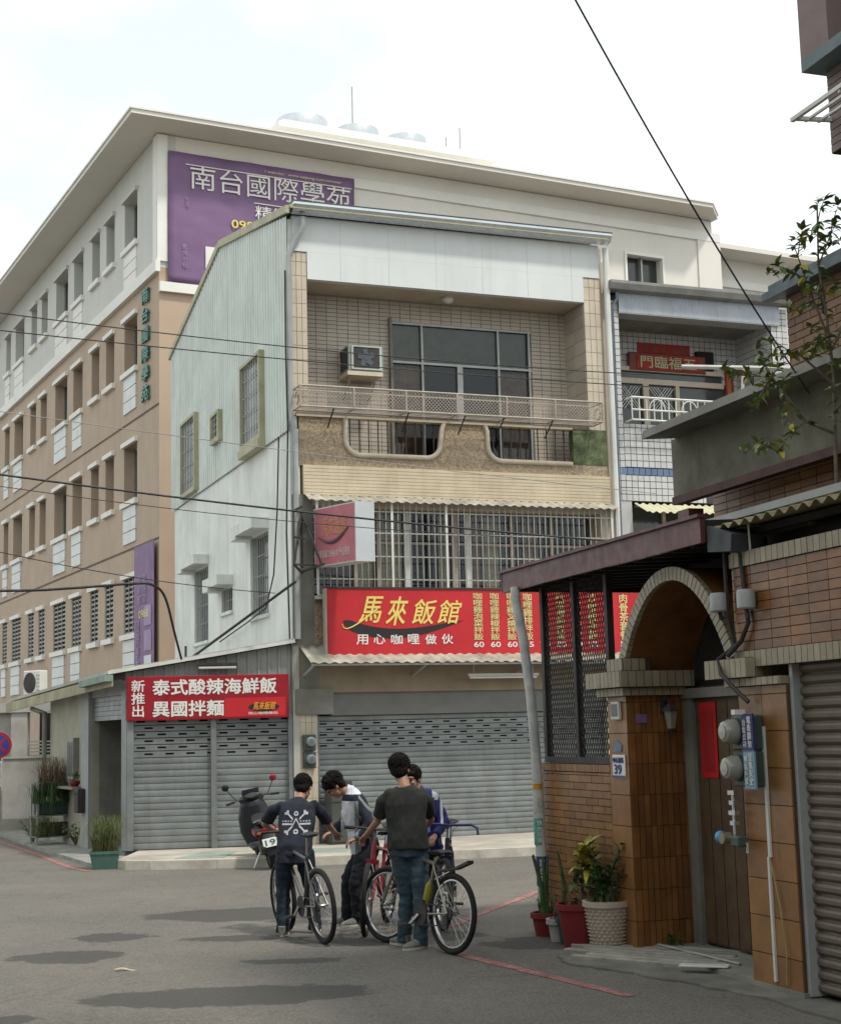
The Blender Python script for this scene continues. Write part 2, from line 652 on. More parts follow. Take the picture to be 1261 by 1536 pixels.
def road_material():
    m = bpy.data.materials.new('asphalt')
    m.use_nodes = True
    nt = m.node_tree
    n, l = nt.nodes, nt.links
    b = n['Principled BSDF']
    geo = n.new('ShaderNodeNewGeometry')
    pos = geo.outputs['Position']

    def noi(s_, d=4, r=.6):
        x = n.new('ShaderNodeTexNoise')
        x.inputs['Scale'].default_value = s_
        x.inputs['Detail'].default_value = d
        x.inputs['Roughness'].default_value = r
        l.new(pos, x.inputs['Vector'])
        return x

    def mth(op, a, c=None):
        x = n.new('ShaderNodeMath')
        x.operation = op
        for i, v in enumerate((a, c)):
            if v is None:
                continue
            if hasattr(v, 'node'):
                l.new(v, x.inputs[i])
            else:
                x.inputs[i].default_value = v
        return x.outputs[0]

    def mr(v, a, b_, c, d):
        x = n.new('ShaderNodeMapRange')
        for k, q in zip(('From Min', 'From Max', 'To Min', 'To Max'), (a, b_, c, d)):
            x.inputs[k].default_value = q
        l.new(v, x.inputs['Value'])
        return x.outputs['Result']

    def mix(f, a, c):
        x = n.new('ShaderNodeMix')
        x.data_type = 'RGBA'
        for k, v in ((0, f), (6, a), (7, c)):
            if hasattr(v, 'node'):
                l.new(v, x.inputs[k])
            else:
                x.inputs[k].default_value = v
        return x.outputs[2]
    base = mix(mr(noi(.45, 5).outputs['Fac'], .35, .65, 0, 1), (.14, .129, .112, 1), (.205, .187, .158, 1))
    base = mix(mr(noi(2.2, 5).outputs['Fac'], .4, .7, 0, .45), base, (.105, .099, .088, 1))
    base = mix(mr(noi(9, 8, .82).outputs['Fac'], .34, .62, .55, 0), base, (.088, .082, .072, 1))
    base = mix(mr(noi(26, 6, .85).outputs['Fac'], .48, .72, 0, .6), base, (.29, .265, .225, 1))
    vo = n.new('ShaderNodeTexVoronoi')
    vo.inputs['Scale'].default_value = 42
    l.new(pos, vo.inputs['Vector'])
    base = mix(mr(vo.outputs['Distance'], .08, .55, .55, 0.0), base, (.30, .275, .235, 1))
    # old repair and oil stains; also painted shadows under the group and beside the pots
    warp = n.new('ShaderNodeVectorMath')
    warp.operation = 'MULTIPLY_ADD'
    l.new(noi(1.9, 8, .72).outputs['Color'], warp.inputs[0])
    warp.inputs[1].default_value = (.95, .6, 0)
    l.new(pos, warp.inputs[2])
    warp2 = n.new('ShaderNodeVectorMath')
    warp2.operation = 'MULTIPLY_ADD'
    l.new(noi(7.5, 5, .75).outputs['Color'], warp2.inputs[0])
    warp2.inputs[1].default_value = (.30, .26, 0)
    l.new(warp.outputs[0], warp2.inputs[2])
    mask = None
    for (cx, cy, rx, ry, an) in STAINS_AND_SHADOWS:
        mp = n.new('ShaderNodeMapping')
        mp.vector_type = 'TEXTURE'
        mp.inputs['Location'].default_value = (cx + .625, cy + .43, 0)
        mp.inputs['Rotation'].default_value = (0, 0, an)
        mp.inputs['Scale'].default_value = (rx, ry, 1e6)
        l.new(warp2.outputs[0], mp.inputs['Vector'])
        ln = n.new('ShaderNodeVectorMath')
        ln.operation = 'LENGTH'
        l.new(mp.outputs[0], ln.inputs[0])
        e = mr(ln.outputs['Value'], .9, 1.0, 1, 0)
        mask = e if mask is None else mth('MAXIMUM', mask, e)
    base = mix(mth('MULTIPLY', mask, .8), base, (.050, .049, .046, 1))
    base = mix(mr(noi(120, 2).outputs['Fac'], .35, .7, .45, 0), base, (.05, .047, .042, 1))
    # cracks
    cr = n.new('ShaderNodeTexVoronoi')
    cr.feature = 'DISTANCE_TO_EDGE'
    cr.inputs['Scale'].default_value = .55
    w2 = n.new('ShaderNodeVectorMath')
    w2.operation = 'MULTIPLY_ADD'
    l.new(noi(2.5, 5).outputs['Color'], w2.inputs[0])
    w2.inputs[1].default_value = (.6, .6, 0)
    l.new(pos, w2.inputs[2])
    l.new(w2.outputs[0], cr.inputs['Vector'])
    base = mix(mr(cr.outputs['Distance'], .0, .009, .28, 0), base, (.04, .038, .035, 1))
    l.new(base, b.inputs['Base Color'])
    b.inputs['Roughness'].default_value = .85
    b.inputs['Specular IOR Level'].default_value = .3
    bp = n.new('ShaderNodeBump')
    bp.inputs['Strength'].default_value = .55
    bp.inputs['Distance'].default_value = .01
    l.new(vo.outputs['Distance'], bp.inputs['Height'])
    l.new(bp.outputs['Normal'], b.inputs['Normal'])
    return m


mt_road = road_material()
g = G()
xs = [-400, -60, -20, -10, -5, 0, 5, 10, 20, 60, 400]
ys = [-200, -20, 0, 5, 10, 15, 20, 25, 30, 40, 60, 100, 500]
g.add([(x, y, 0) for y in ys for x in xs], [(j * 11 + i, j * 11 + i + 1, j * 11 + i + 12, j * 11 + i + 11) for j in range(12) for i in range(10)])
road = g.build('road', mt_road, kind='structure')
mt_redline = mat('red_road_paint', (.34, .155, .135), .85, var=.45, scale=9, bump=.3, bscale=60, speck=.4)


def strip(name, pts, w, z, m, parent):
    g = G()
    v = []
    P = [Vector((p[0], p[1], 0)) for p in pts]
    fine = []
    for a, b in zip(P[:-1], P[1:]):
        k = max(1, int((b - a).length / .12))
        fine += [a.lerp(b, i / k) for i in range(k)]
    fine.append(P[-1])
    for i, p in enumerate(fine):
        d = (fine[min(i + 1, len(fine) - 1)] - fine[max(0, i - 1)]).normalized()
        nn = Vector((-d.y, d.x, 0))
        w1, w2 = w / 2 + random.uniform(-.012, .012), w / 2 + random.uniform(-.012, .012)
        v += [p + nn * w1 + Vector((0, 0, z)), p - nn * w2 + Vector((0, 0, z))]
    g.add(v, [(2 * i, 2 * i + 1, 2 * i + 3, 2 * i + 2) for i in range(len(fine) - 1)])
    return g.build(name, m, parent)


strip('painted_line', [(2.2, 20.1), (1.2, 17.41), (.47, 15.44), (.16, 14.5)], .1, .004, mt_redline, road)
strip('painted_line', [(.08, 13.05), (.35, 12.5), (.85, 11.55), (1.33, 10.6)], .1, .004, mt_redline, road)
strip('painted_line', [(-4.75, 21.62), (-5.2, 22.4), (-6.3, 25.0), (-7.7, 28.1), (-9.6, 32.6)], .1, .004, mt_redline, road)
strip('painted_line', [(-7.2, 28.9), (-8.0, 30.4), (-9.2, 33.2)], .14, .004, mt_redline, road)

# raised walkway in front of the shops
mt_walk = mat('walkway_concrete', (.42, .385, .325), .85, var=.25, scale=1.6, bump=.35, bscale=45)
mt_walkg = mat('greenish_paving', (.27, .31, .265), .8, var=.2, scale=3)
mt_kerb = mat('kerb_stone', (.46, .43, .37), .85, var=.22, scale=4, bump=.3, bscale=40)
edge = [(-4.42, 21.95), (-4.25, 21.72), (-3.9, 21.62), (-2.0, 21.55), (1.6, 22.35), (9.5, 25.4)]
g = G()
back = [(9.5, 29.2), (3.3, 26.8), (-2.0, 25.2), (-4.45, 24.6)]
g.prism(edge + back, 0.0, .12, 'xy')
walk = g.build('pavement', mt_walk, kind='structure')
for i, (a, b) in enumerate(zip(edge[:-1], edge[1:])):
    A, B = Vector((*a, 0)), Vector((*b, 0))
    k = max(1, int(round((B - A).length / .9)))
    d = (B - A) / k
    nn = Vector((d.y, -d.x, 0)).normalized()
    for j in range(k):
        p, q = A + d * (j + .006), A + d * (j + .994)
        g = G()
        v = [p - nn * .12, q - nn * .12, q + nn * .004, p + nn * .004]
        g.add([(x.x, x.y, .0) for x in v] + [(x.x, x.y, .125 - (.012 if t > 1 else 0)) for t, x in enumerate(v)],
              [(0, 1, 2, 3), (7, 6, 5, 4), (0, 4, 5, 1), (1, 5, 6, 2), (2, 6, 7, 3), (3, 7, 4, 0)])
        g.build('kerb_stone', mt_kerb, walk)
for (x0, y0, x1, y1) in ((-3.6, 21.9, -2.9, 23.0), (-2.2, 22.4, -1.2, 23.2)):
    G().prism([(x0, y0), (x1, y0 - .04), (x1 + .05, y1), (x0 + .25, y1 + .05)], .1, .126, 'xy').build('paving_slab', mt_walkg, walk)
# the strip of footway beside the alley
g = G()
g.prism([(-4.75, 22.1), (-4.5, 22.0), (-4.5, 23.6), (-6.9, 28.2), (-8.6, 32.2), (-9.3, 32.4), (-7.45, 28.1), (-6.1, 25.0)], 0.0, .05, 'xy')
g.build('footway', mat('alley_concrete', (.26, .26, .23), .9, var=.3, scale=2, bump=.4, bscale=40), kind='structure')

# ================================================================== student residence block far left
mt_brown = mat('brown_small_tile', (.425, .325, .238), .7, var=.07, scale=.8, streak=.32, dirt=(.24, .18, .13), bump=.15, bscale=30)
mt_grey = mat('grey_white_render', (.56, .56, .52), .8, var=.05, scale=.6, streak=.3, dirt=(.38, .38, .34))
mt_cr = mat('cream_render', (.70, .665, .61), .8, var=.05, scale=.5, streak=.1, dirt=(.45, .42, .37))
mt_wht = mat('white_moulding', (.75, .735, .69), .7, var=.06, scale=1)
mt_bpan = mat('white_glass_panel', (.62, .64, .62), .5, var=.1, scale=2)
D = thing('residence_block', 'large five-storey brown and cream block with overhanging flat roof behind the shops', 'building', (-6.436, 37.0, 0), R(27))
cols = [(1.9, 3.1, 1), (4.1, 4.95, 0), (5.66, 6.5, 0), (7.52, 8.62, 1), (9.37, 10.9, 1), (12.05, 12.9, 0), (13.57, 14.4, 0), (15.5, 16.87, 1), (17.67, 18.45, 1), (19.6, 20.4, 0), (21.1, 21.9, 0)]
floors = [(14.9, 16.25), (11.48, 12.88), (7.98, 9.47), (4.5, 5.95)]
LEN = 24.0


def dorm_holes(fl):
    return [(a, b, fl[0], fl[1]) for a, b, k in cols]


G().holewall(0, LEN, 13.6, 17.12, 0, .45, dorm_holes(floors[0]), 'yz').build('upper_wall', mt_grey, D)
G().holewall(0, LEN, 0, 13.6, 0, .45, [h for f in floors[1:] for h in dorm_holes(f)], 'yz').build('wall', mt_brown, D)
G().box(.6, 18, 1.2, LEN, 0, 17.0).build('inner_core', mt_dark, D)
for z in (6.68, 10.05):
    G().box(-.012, 0, 0, LEN, z, z + .05).build('joint_line', mat('joint_brown', (.14, .10, .075), .9), D)
g = G()
g.box(-.12, 0, -.12, LEN, 13.45, 13.75)
g.build('cornice', mt_wht, D)
G().box(-.001, 6.0, -.12, 0, 12.95, 13.20).build('cornice', mt_wht, D)
G().box(-.05, .22, -.05, .0, 13.75, 17.1).build('corner_pilaster', mt_wht, D)
G().box(-.06, -.001, .0, .32, 13.75, 17.1).build('corner_pilaster', mt_wht, D)
mt_louv = mat('louvre_metal', (.30, .30, .28), .5, .4, var=.1)
mt_blind1 = mat('pale_blind', (.20, .20, .17), .5, var=.3, scale=3)
mt_blind2 = mat('green_tint_pane', (.07, .10, .09), .15, var=.3, scale=2)
for fi, (z0, z1) in enumerate(floors):
    for a, b, pan in cols:
        wn_ = thing('window', '', '')
        del wn_['category']
        del wn_['label']
        wn_.parent = D
        zb = z0 - (.12 if pan else 0)
        G().box(.32, .34, a - .05, b + .05, z0 - .1, z1 + .05).build('pane', random.choice((mt_glass, mt_glass, mt_blind1, mt_blind2)), wn_)
        fr = G()
        fr.holewall(a, b, z0, z1, .26, .31, [(a + .05, (a + b) / 2 - .02, z0 + .05, z1 - .05), ((a + b) / 2 + .02, b - .05, z0 + .05, z1 - .05)], 'yz')
        fr.build('frame', mt_alu, wn_)
        G().box(-.10, .05, a - .1, b + .1, z0 - .14, z0 - .001).build('sill', mt_wht, wn_)
        G().box(-.09, .05, a - .07, b + .07, z1 + .001, z1 + .12).build('lintel', mt_wht if fi else mt_grey, wn_)
        if pan:
            pz0, pz1 = z0 - 1.12, z0 - .14
            k = 3
            for q in range(k):
                zz = pz0 + (pz1 - pz0) * q / k
                G().box(-.035, 0, a + .04, b - .02, zz + .012, zz + (pz1 - pz0) / k - .012).build('panel', mt_bpan if fi else mt_wht, wn_)
        if fi == 3:
            n_ = 11
            for q in range(n_):
                zz = z0 + (z1 - z0) * (q + .3) / n_
                G().bar((.06, a + .02, zz), (.06, b - .02, zz), .07, .05).build('louvre', mt_louv, wn_)
            for yy in [a + (b - a) * t for t in ((.05, .5, .95) if b - a < 1 else (.03, .34, .66, .97))]:
                G().box(.01, .04, yy - .02, yy + .02, z0, z1).build('mullion', mt_louv, wn_)
# front face
mt_or = mat('orange_tan_tile', (.45, .335, .245), .7, var=.06, scale=1, streak=.1)
G().box(0.002, 17.5, -.006, .45, 0, 13.39).build('front_wall', mt_or, D)
G().holewall(.45, 17.5, 13.4, 17.12, .0, .45, [(14.25, 15.57, 14.0, 15.7)], 'xz').build('front_wall', mt_cr, D)
G().box(5.44, 17.75, -.07, -.001, 16.45, 16.72).build('string_course', mt_wht, D)
G().box(16.9, 17.75, -.06, .4, 12, 16.449).build('front_pier', mt_cr, D)
wn_ = thing('window', '', '')
del wn_['category']
del wn_['label']
wn_.parent = D
G().holewall(14.2, 15.62, 14.0, 15.76, -.06, .1, [(14.27, 15.55, 14.05, 15.68)], 'xz').build('frame', mt_wht, wn_)
G().box(14.1, 15.7, .3, .32, 13.9, 15.8).build('pane', mt_glass, wn_)
G().box(14.9, 14.96, .15, .3, 14.0, 15.7).build('mullion', mt_alu, wn_)
G().box(13.3, 13.6, -.09, .1, 13, 15.72).build('pier', mt_cr, D)
G().prism([(-1.0, -1.0), (16.8, -1.0), (17.6, -.2), (17.6, 14), (-.2, LEN), (-1.0, LEN)], 17.14, 17.25, 'xy').build('roof_slab', mt_cr, D)
G().prism([(-1.04, -1.04), (16.8, -1.04), (17.63, -.22), (17.63, 14), (-.2, LEN), (-1.04, LEN)], 17.25, 17.30, 'xy').build('roof_edge', mt_wht, D)
# lower set-back wing on the right
G().box(17.5, 27, 2.4, 9, 0, 16.9).build('wing_wall', mt_cr, D)
G().box(17.3, 27, 2.3, 2.4, 15.95, 16.2).build('string_course', mt_wht, D)
G().box(17.55, 27.5, 1.4, 10, 16.9, 17.05).build('wing_roof', mt_cr, D)
# penthouse
G().box(4.7, 10.4, 2.3, 6.5, 17.30, 18.7).build('penthouse_wall', mt_cr, D)
G().box(4.03, 11.0, 1.8, 7.0, 18.7, 18.86).build('penthouse_slab', mt_wht, D)
G().box(4.2, 10.8, 2.0, 6.8, 18.86, 19.0).build('penthouse_parapet', mt_wht, D)
text(D, '南\n台\n國\n際\n學\n苑', (-.03, 1.3, 10.35), (0, -1, 0), (0, 0, 1), .6, 2.95, mat('green_letters', (.035, .17, .13), .4, var=.1), off=.02, line=1.25, thick=.05)


def on(o, root, u, w, z):
    return root_mat(root) @ Vector((u, w, z))


for i, (u0, u1, lab) in enumerate(((4.85, 6.4, 'nearest to the roof corner, biggest rim'), (6.75, 8.1, 'second from the left on the penthouse'), (8.44, 9.72, 'right-hand of the row'))):
    r_ = (u1 - u0) / 2
    p = on(None, D, (u0 + u1) / 2, 4.0, 19.0)
    t = thing('water_tank', 'round steel water tank top on the block roof, ' + lab, 'water tank', p, R(27), 'steel tanks on the penthouse roof')
    G().lathe([(r_ * .96, 0), (r_, .03), (r_, .22), (r_ * .97, .26), (r_, .30), (r_, .86), (r_ * .98, .90)], n=36).build('shell', mt_steel, t, 50)
    G().lathe([(r_ * .98, .90), (r_ * .6, .98), (r_ * .25, 1.02), (.2, 1.02), (.2, 1.08), (.05, 1.10)], n=36).build('lid', mt_steel, t, 50)
for (u, w, z0, z1, lab) in ((7.57, 4.6, 18.99, 21.6, 'tallest thin aerial mast rising behind the middle water tank'), (11.1, 4.2, 17.29, 20.7, 'thin aerial rod right of the water tanks'), (10.6, 4.2, 18.99, 20.3, 'shortest aerial rod right of the tanks')):
    p = on(None, D, u, w, z0)
    t = thing('aerial_mast', lab, 'aerial', p)
    G().tube([(0, 0, 0), (0, 0, z1 - z0)], .02, 6).build('rod', mt_pipe, t)
    G().tube([(-.1, 0, .02), (.1, 0, .02)], .03, 6).build('foot', mt_pipe, t)
# banners
mt_pur = mat('banner_purple', (.185, .108, .215), .55, var=.14, scale=.9)
mt_purl = mat('banner_mauve', (.34, .24, .40), .55, var=.3, scale=.7)
p = on(None, D, .22, -.10, 13.21)
t = thing('banner', 'big purple banner with white characters on the cream block wall', 'banner', p, R(27))
g = G()
nx, nz = 26, 18
v = [(5.18 * i / nx, -.012 * math.sin(i * 1.3) - .010 * math.sin(j * 2.1 + i * .7), 3.46 * j / nz) for j in range(nz + 1) for i in range(nx + 1)]
g.add(v, [(j * (nx + 1) + i, j * (nx + 1) + i + 1, (j + 1) * (nx + 1) + i + 1, (j + 1) * (nx + 1) + i) for j in range(nz) for i in range(nx)])
bo = g.build('cloth', mt_pur, t, True)
sl = bo.modifiers.new('s', 'SOLIDIFY')
sl.thickness = .01
X, Zu = (1, 0, 0), (0, 0, 1)
text(t, '南台國際學苑', (.57, -.04, 2.52), X, Zu, 4.5, .64, mt_wlet, off=-.012)
text(t, '精緻', (2.33, -.04, 1.95), X, Zu, .95, .36, mt_wlet, off=-.012)
text(t, '0988', (1.68, -.04, 1.62), X, Zu, .80, .22, mt_yel, off=.02)
text(t, '/ website：www.taipung.com.tw/rent/', (2.6, -.04, 3.22), X, Zu, 2.2, .1, mt_yel2)
text(t, '生\n活', (.42, -.04, 2.02), X, Zu, .12, .26, mt_purl)
text(t, '套\n房\n出\n租', (.35, -.04, .4), X, Zu, .14, .62, mt_purl)
G().box(.45, 5.1, -.04, -.03, 3.14, 3.165).build('rule', mt_wlet, t)
G().box(2.3, 5.1, -.04, -.03, 2.36, 2.385).build('rule', mt_wlet, t)
G().box(.97, 2.6, -.04, -.03, .12, 1.03).build('photo_patch', mt_wlet, t)
p = on(None, D, -.10, 1.73, 3.05)
t = thing('banner', 'narrow upright purple banner at the foot of the brown block corner', 'banner', p, R(27 - 90))
G().box(0, 1.66, -.02, .0, 0, 3.6).build('cloth', mt_pur, t)
for q in range(3):
    G().box(.9, 1.5, -.035, -.021, .3 + q * .62, .8 + q * .62).build('photo_patch', mt_purl if q else mt_bpan, t)
text(t, '冷氣\n網路\n套房', (.35, -.035, 2.1), X, Zu, .75, .75, mt_purl)
text(t, '0988', (.45, -.035, 1.75), X, Zu, .8, .2, mt_yel2)
text(t, '國\n際\n學\n苑', (.2, -.035, .4), X, Zu, .3, 1.3, mt_purl)
# ================================================================== curry restaurant shophouse in the middle
C = thing('shophouse', 'three-storey cream tiled shophouse with white parapet above the red restaurant sign', 'building', (-2.067, 23.966, 0), R(21))
WD = 5.72
# left party wall: render below, painted ribbed sheet above
bw = [(1.38, 2.58, 3.84, 5.22), (5.85, 7.08, 3.68, 5.12), (3.9, 4.74, 4.10, 4.52)]
G().holewall(.0, 9.0, 0, 6.69, .0, .16, bw, 'yz').build('side_wall', mt_white, C)
for a, b, z0, z1 in bw:
    w_ = link('side_window', G().box(.14, .15, a - .05, b + .05, z0 - .05, z1 + .05).mesh('pane', mt_glass), C)
    k = max(4, int((b - a) / .15))
    for i in range(k):
        y = a + (b - a) * (i + .5) / k
        G().box(.03, .045, y - .009, y + .009, z0, z1).build('window_bar', mt_pipe, w_)
    for z in [z0 + (z1 - z0) * q for q in ((.25, .5, .75) if z1 - z0 > .6 else (.5,))]:
        G().box(.046, .058, a, b, z - .01, z + .01).build('cross_bar', mt_pipe, w_)
    G().box(-.30, -.001, b - .12, b + .30, z1 - .02, z1 + .22).build('hood', mt_white, w_)
    G().box(-.30, -.001, a - .04, b - .121, z1 + .04, z1 + .22).build('hood', mt_white, w_)
    G().box(-.05, -.001, a - .04, b + .04, z0 - .07, z0 - .01).build('window_sill', mt_white, w_)


def roof_z(y):
    return 10.28 + (11.2 - 10.28) * y / 4.5 if y < 4.5 else 11.2 - (11.2 - 10.15) * (y - 4.5) / 4.7


g = G()
prof = []
y = -.06
while y < 9.05:
    for dy, dx in ((0, 0), (.10, 0), (.115, -.022), (.155, -.022), (.17, 0)):
        prof.append((y + dy, dx))
    y += .17
v = []
for (yy, dx) in prof:
    v += [(-.03 + dx, yy, 6.66), (-.03 + dx, yy, roof_z(max(0, min(9.2, yy))) - .05)]
g.add(v, [(2 * i, 2 * i + 2, 2 * i + 3, 2 * i + 1) for i in range(len(prof) - 1)])
g.build('ribbed_cladding', mt_sheet, C)
G().prism([(.0, 6.69), (9.0, 6.69), (9.0, 10.1), (4.5, 11.1), (.0, 10.2)], .0, .12, 'yz').build('gable_wall', mt_white, C)
# window units in the cladding
for (a, b, z0, z1) in ((1.4, 2.78, 6.8, 8.34), (4.42, 5.1, 7.35, 7.94), (6.5, 7.86, 6.72, 8.32)):
    w_ = link('side_window', G().holewall(a, b, z0, z1, -.13, -.02, [(a + .07, b - .07, z0 + .09, z1 - .06)], 'yz').mesh('f', mt_trim), C)
    G().box(-.05, -.035, a + .06, b - .06, z0 + .08, z1 - .05).build('pane', mt_glass, w_)
    k = max(3, int((b - a) / .17))
    for i in range(k):
        yy = a + .07 + (b - a - .14) * (i + .5) / k
        G().box(-.11, -.098, yy - .008, yy + .008, z0 + .09, z1 - .06).build('window_bar', mt_alu, w_)
    for q in (.2, .4, .6, .8):
        zz = z0 + (z1 - z0) * q
        G().box(-.097, -.088, a + .07, b - .07, zz - .008, zz + .008).build('cross_bar', mt_alu, w_)
G().box(-.17, -.02, 1.38, 2.8, 6.66, 6.80).build('window_apron', mt_trim, C)
# roof
G().prism([(-.28, 10.30), (4.5, 11.2), (9.25, 10.12), (9.25, 10.18), (4.5, 11.27), (-.28, 10.36)], -.02, 5.78, 'yz').build('roof', mt_trim, C)
g = G()
g.prism([(-.24, 10.22), (4.5, 11.12), (9.25, 10.05), (9.25, 10.17), (4.5, 11.26), (-.24, 10.35)], -.085, -.022, 'yz')
g.build('verge_trim', mt_trim, C)
g = G()
g.prism([(-.26, 10.27), (-.12, 10.25), (-.12, 10.40), (-.30, 10.41), (-.30, 10.37)], .03, 5.84, 'yz')
g.build('gutter', mt_steel, C)
G().box(.02, 5.85, -.31, -.10, 10.412, 10.43).build('gutter_lip', mat('dark_green_metal', (.07, .085, .08), .5, .3), C)
# parapet and recessed third floor
G().box(.08, 5.70, -.03, .10, 9.66, 10.26).build('parapet', mt_panel, C)
G().box(.325, 5.375, -.03, .10, 9.2, 9.659).build('parapet', mt_panel, C)
g = G()
for k in range(6):
    g = G().box(.9 + k * .85, .903 + k * .85, -.0325, -.03, 9.22, 10.2).build('panel_seam', mat('seam_grey', (.40, .41, .41), .7), C)
G().box(.32, 5.4, .101, .80, 9.2, 9.3).build('balcony_ceiling', mt_cream, C)
for (x0, x1) in ((.05, .32), (5.38, 5.71)):
    pl = G().box(x0, x1, .0, .79, 6.9, 9.655).build('pilaster', mt_groutl, C)
    tiles(pl, 'tile', (x0, 0, 6.9), X, Zu, (0, -1, 0), x1 - x0, 2.75, (x1 - x0) / 3, .235, mt_cream, .008, .012)
tiles(C, 'tile', (5.38, .79, 6.9), (0, -1, 0), Zu, (-1, 0, 0), .78, 2.29, .39, .235, mt_beige, .007, .01)
bk = G().holewall(.3, 5.4, 6.1, 9.2, .78, .92, [(2.05, 4.69, 6.2, 8.83)], 'xz').build('back_wall', mt_grout, C)
tiles(bk, 'tile', (.32, .78, 6.2), X, Zu, (0, -1, 0), 5.06, 3.0, .19, .071, mt_beige, .009, .014, excl=[(1.72, 4.38, -1, 2.63)], limit=300)
G().box(.3, 5.4, .13, .78, 6.08, 6.2).build('balcony_floor', mt_conc, C)
# wide balcony window
w_ = link('balcony_window', G().add([(2.06, .825, 6.2), (4.68, .825, 6.2), (4.68, .825, 8.82), (2.06, .825, 8.82)], [(0, 1, 2, 3)]).mesh('p', mt_clear), C)
fr = []
for x in (2.06, 2.62, 4.06, 4.66):
    fr.append((x - .018, x + .018, 6.2, 8.83))
for x in (3.32,):
    fr.append((x - .05, x + .05, 6.2, 8.10))
for z in (6.22, 8.12, 8.81):
    fr.append((2.04, 4.70, z - .02, z + .02))
for i, (a, b, z0, z1) in enumerate(fr):
    G().box(a, b, .77 + .001 * i, .82, z0, z1).build('mullion', mt_alu, w_)
G().box(2.0, 2.045, .68, .79, 6.2, 8.87).build('window_jamb', mt_grout, w_)
for (a, b) in ((2.1, 2.62), (4.06, 4.62)):
    g = G()
    n_ = 16
    v = []
    for i in range(n_ + 1):
        x = a + (b - a) * i / n_
        dy = .012 * math.sin(i * 1.9)
        v += [(x, .875 + dy, 6.24), (x, .875 + dy, 8.06)]
    g.add(v, [(2 * i, 2 * i + 2, 2 * i + 3, 2 * i + 1) for i in range(n_)])
    g.build('curtain', mt_curtain, w_, True)
g = G()
v = []
for i in range(61):
    x = 2.1 + 2.52 * i / 60
    v += [(x, .868 + .008 * math.sin(i * 1.7), 8.13), (x, .868 + .008 * math.sin(i * 1.7 + .4), 8.80)]
g.add(v, [(2 * i, 2 * i + 2, 2 * i + 3, 2 * i + 1) for i in range(60)])
g.build('curtain', mat('grey_blind', (.22, .22, .19), .8, var=.2, scale=5), w_, True)
lm = thing('ceiling_lamp', 'small round lamp on the balcony ceiling above the wide window', 'lamp', on(0, C, 2.95, .35, 9.2), R(21))
G().lathe([(.13, 0), (.13, -.03), (.10, -.035)], n=20).build('base', mt_cream, lm, 50)
G().lathe([(.10, -.035), (.09, -.07), (.05, -.10), (.01, -.11)], n=20).build('globe', mt_wpaint, lm, 50)
# balcony front with rounded openings
def arc(cx, cz, r, a0, a1, n=8):
    return [(cx + r * math.cos(a0 + (a1 - a0) * i / n), cz + r * math.sin(a0 + (a1 - a0) * i / n)) for i in range(n + 1)]


ZB, ZT, ZO = 6.10, 6.90, 6.30
op1 = [(.93, ZT)] + arc(1.18, ZO + .25, .25, PI, 1.5 * PI) + arc(2.34, ZO + .25, .25, 1.5 * PI, 2 * PI) + [(2.62, 6.80), (2.66, ZT)]
op2 = [(3.40, ZT), (3.44, 6.80)] + arc(3.70, ZO + .25, .25, PI, 1.5 * PI) + [(5.02, ZO), (5.02, ZT)]
G().prism([(.15, ZB), (5.05, ZB), (5.05, ZO)] + list(reversed(op2[:-1]))[0:] + list(reversed(op1)) + [(.15, ZT)], -.02, .12, 'xz').build('balcony_wall', mt_pebble, C)
G().box(5.052, 5.70, -.03, .12, 6.30, 6.92).build('balcony_end_block', mt_green, C, label='balcony end block green with algae')
G().box(5.052, 5.70, -.02, .12, 6.10, 6.298).build('balcony_wall', mt_pebble, C)
for op in (op1, op2[:-1]):
    G().tube([(a, -.03, b) for a, b in op], .042, 8).build('opening_trim', mt_cream, C, 50)
G().box(.10, 5.04, -.05, .13, 6.901, 6.96).build('coping', mt_cream, C)
for x0, x1 in ((.95, 2.58), (3.5, 5.0)):
    n_ = int((x1 - x0) / .155)
    for i in range(n_):
        x = x0 + (x1 - x0) * (i + .5) / n_
        G().box(x - .008, x + .008, .04, .056, ZO - .01, ZT).build('baluster', mt_iron, C)
# outside flower-rack railing of expanded mesh
ra = thing('rack', '', '')
del ra['label'], ra['category']
ra.name = 'railing'
ra.parent = C
Y0, Y1 = -.42, -.06
for (y, z, r_) in ((Y0, 7.32, .018), (Y0, 6.98, .018), (Y1, 7.32, .012), (Y1, 6.98, .014)):
    G().tube([(.06, y, z), (5.44, y, z)], r_, 6).build('rail', mt_rail, ra)
for i in range(7):
    x = .06 + 5.38 * i / 6
    G().tube([(x, Y0, 6.98), (x, Y0, 7.32)], .02, 6).build('rail_post', mt_rail, ra)
    G().tube([(x, Y0, 6.98), (x, Y1, 6.98)], .012, 6).build('rack_arm', mt_rail, ra)
for x in (.06, 5.44):
    G().tube([(x, Y0, 7.32), (x, Y1, 7.32)], .014, 6).build('rail', mt_rail, ra)
    G().tube([(x, -.24 + .1 * math.cos(t * .6), 7.15 + .1 * math.sin(t * .6)) for t in range(11)], .01, 6).build('scroll', mt_rail, ra)
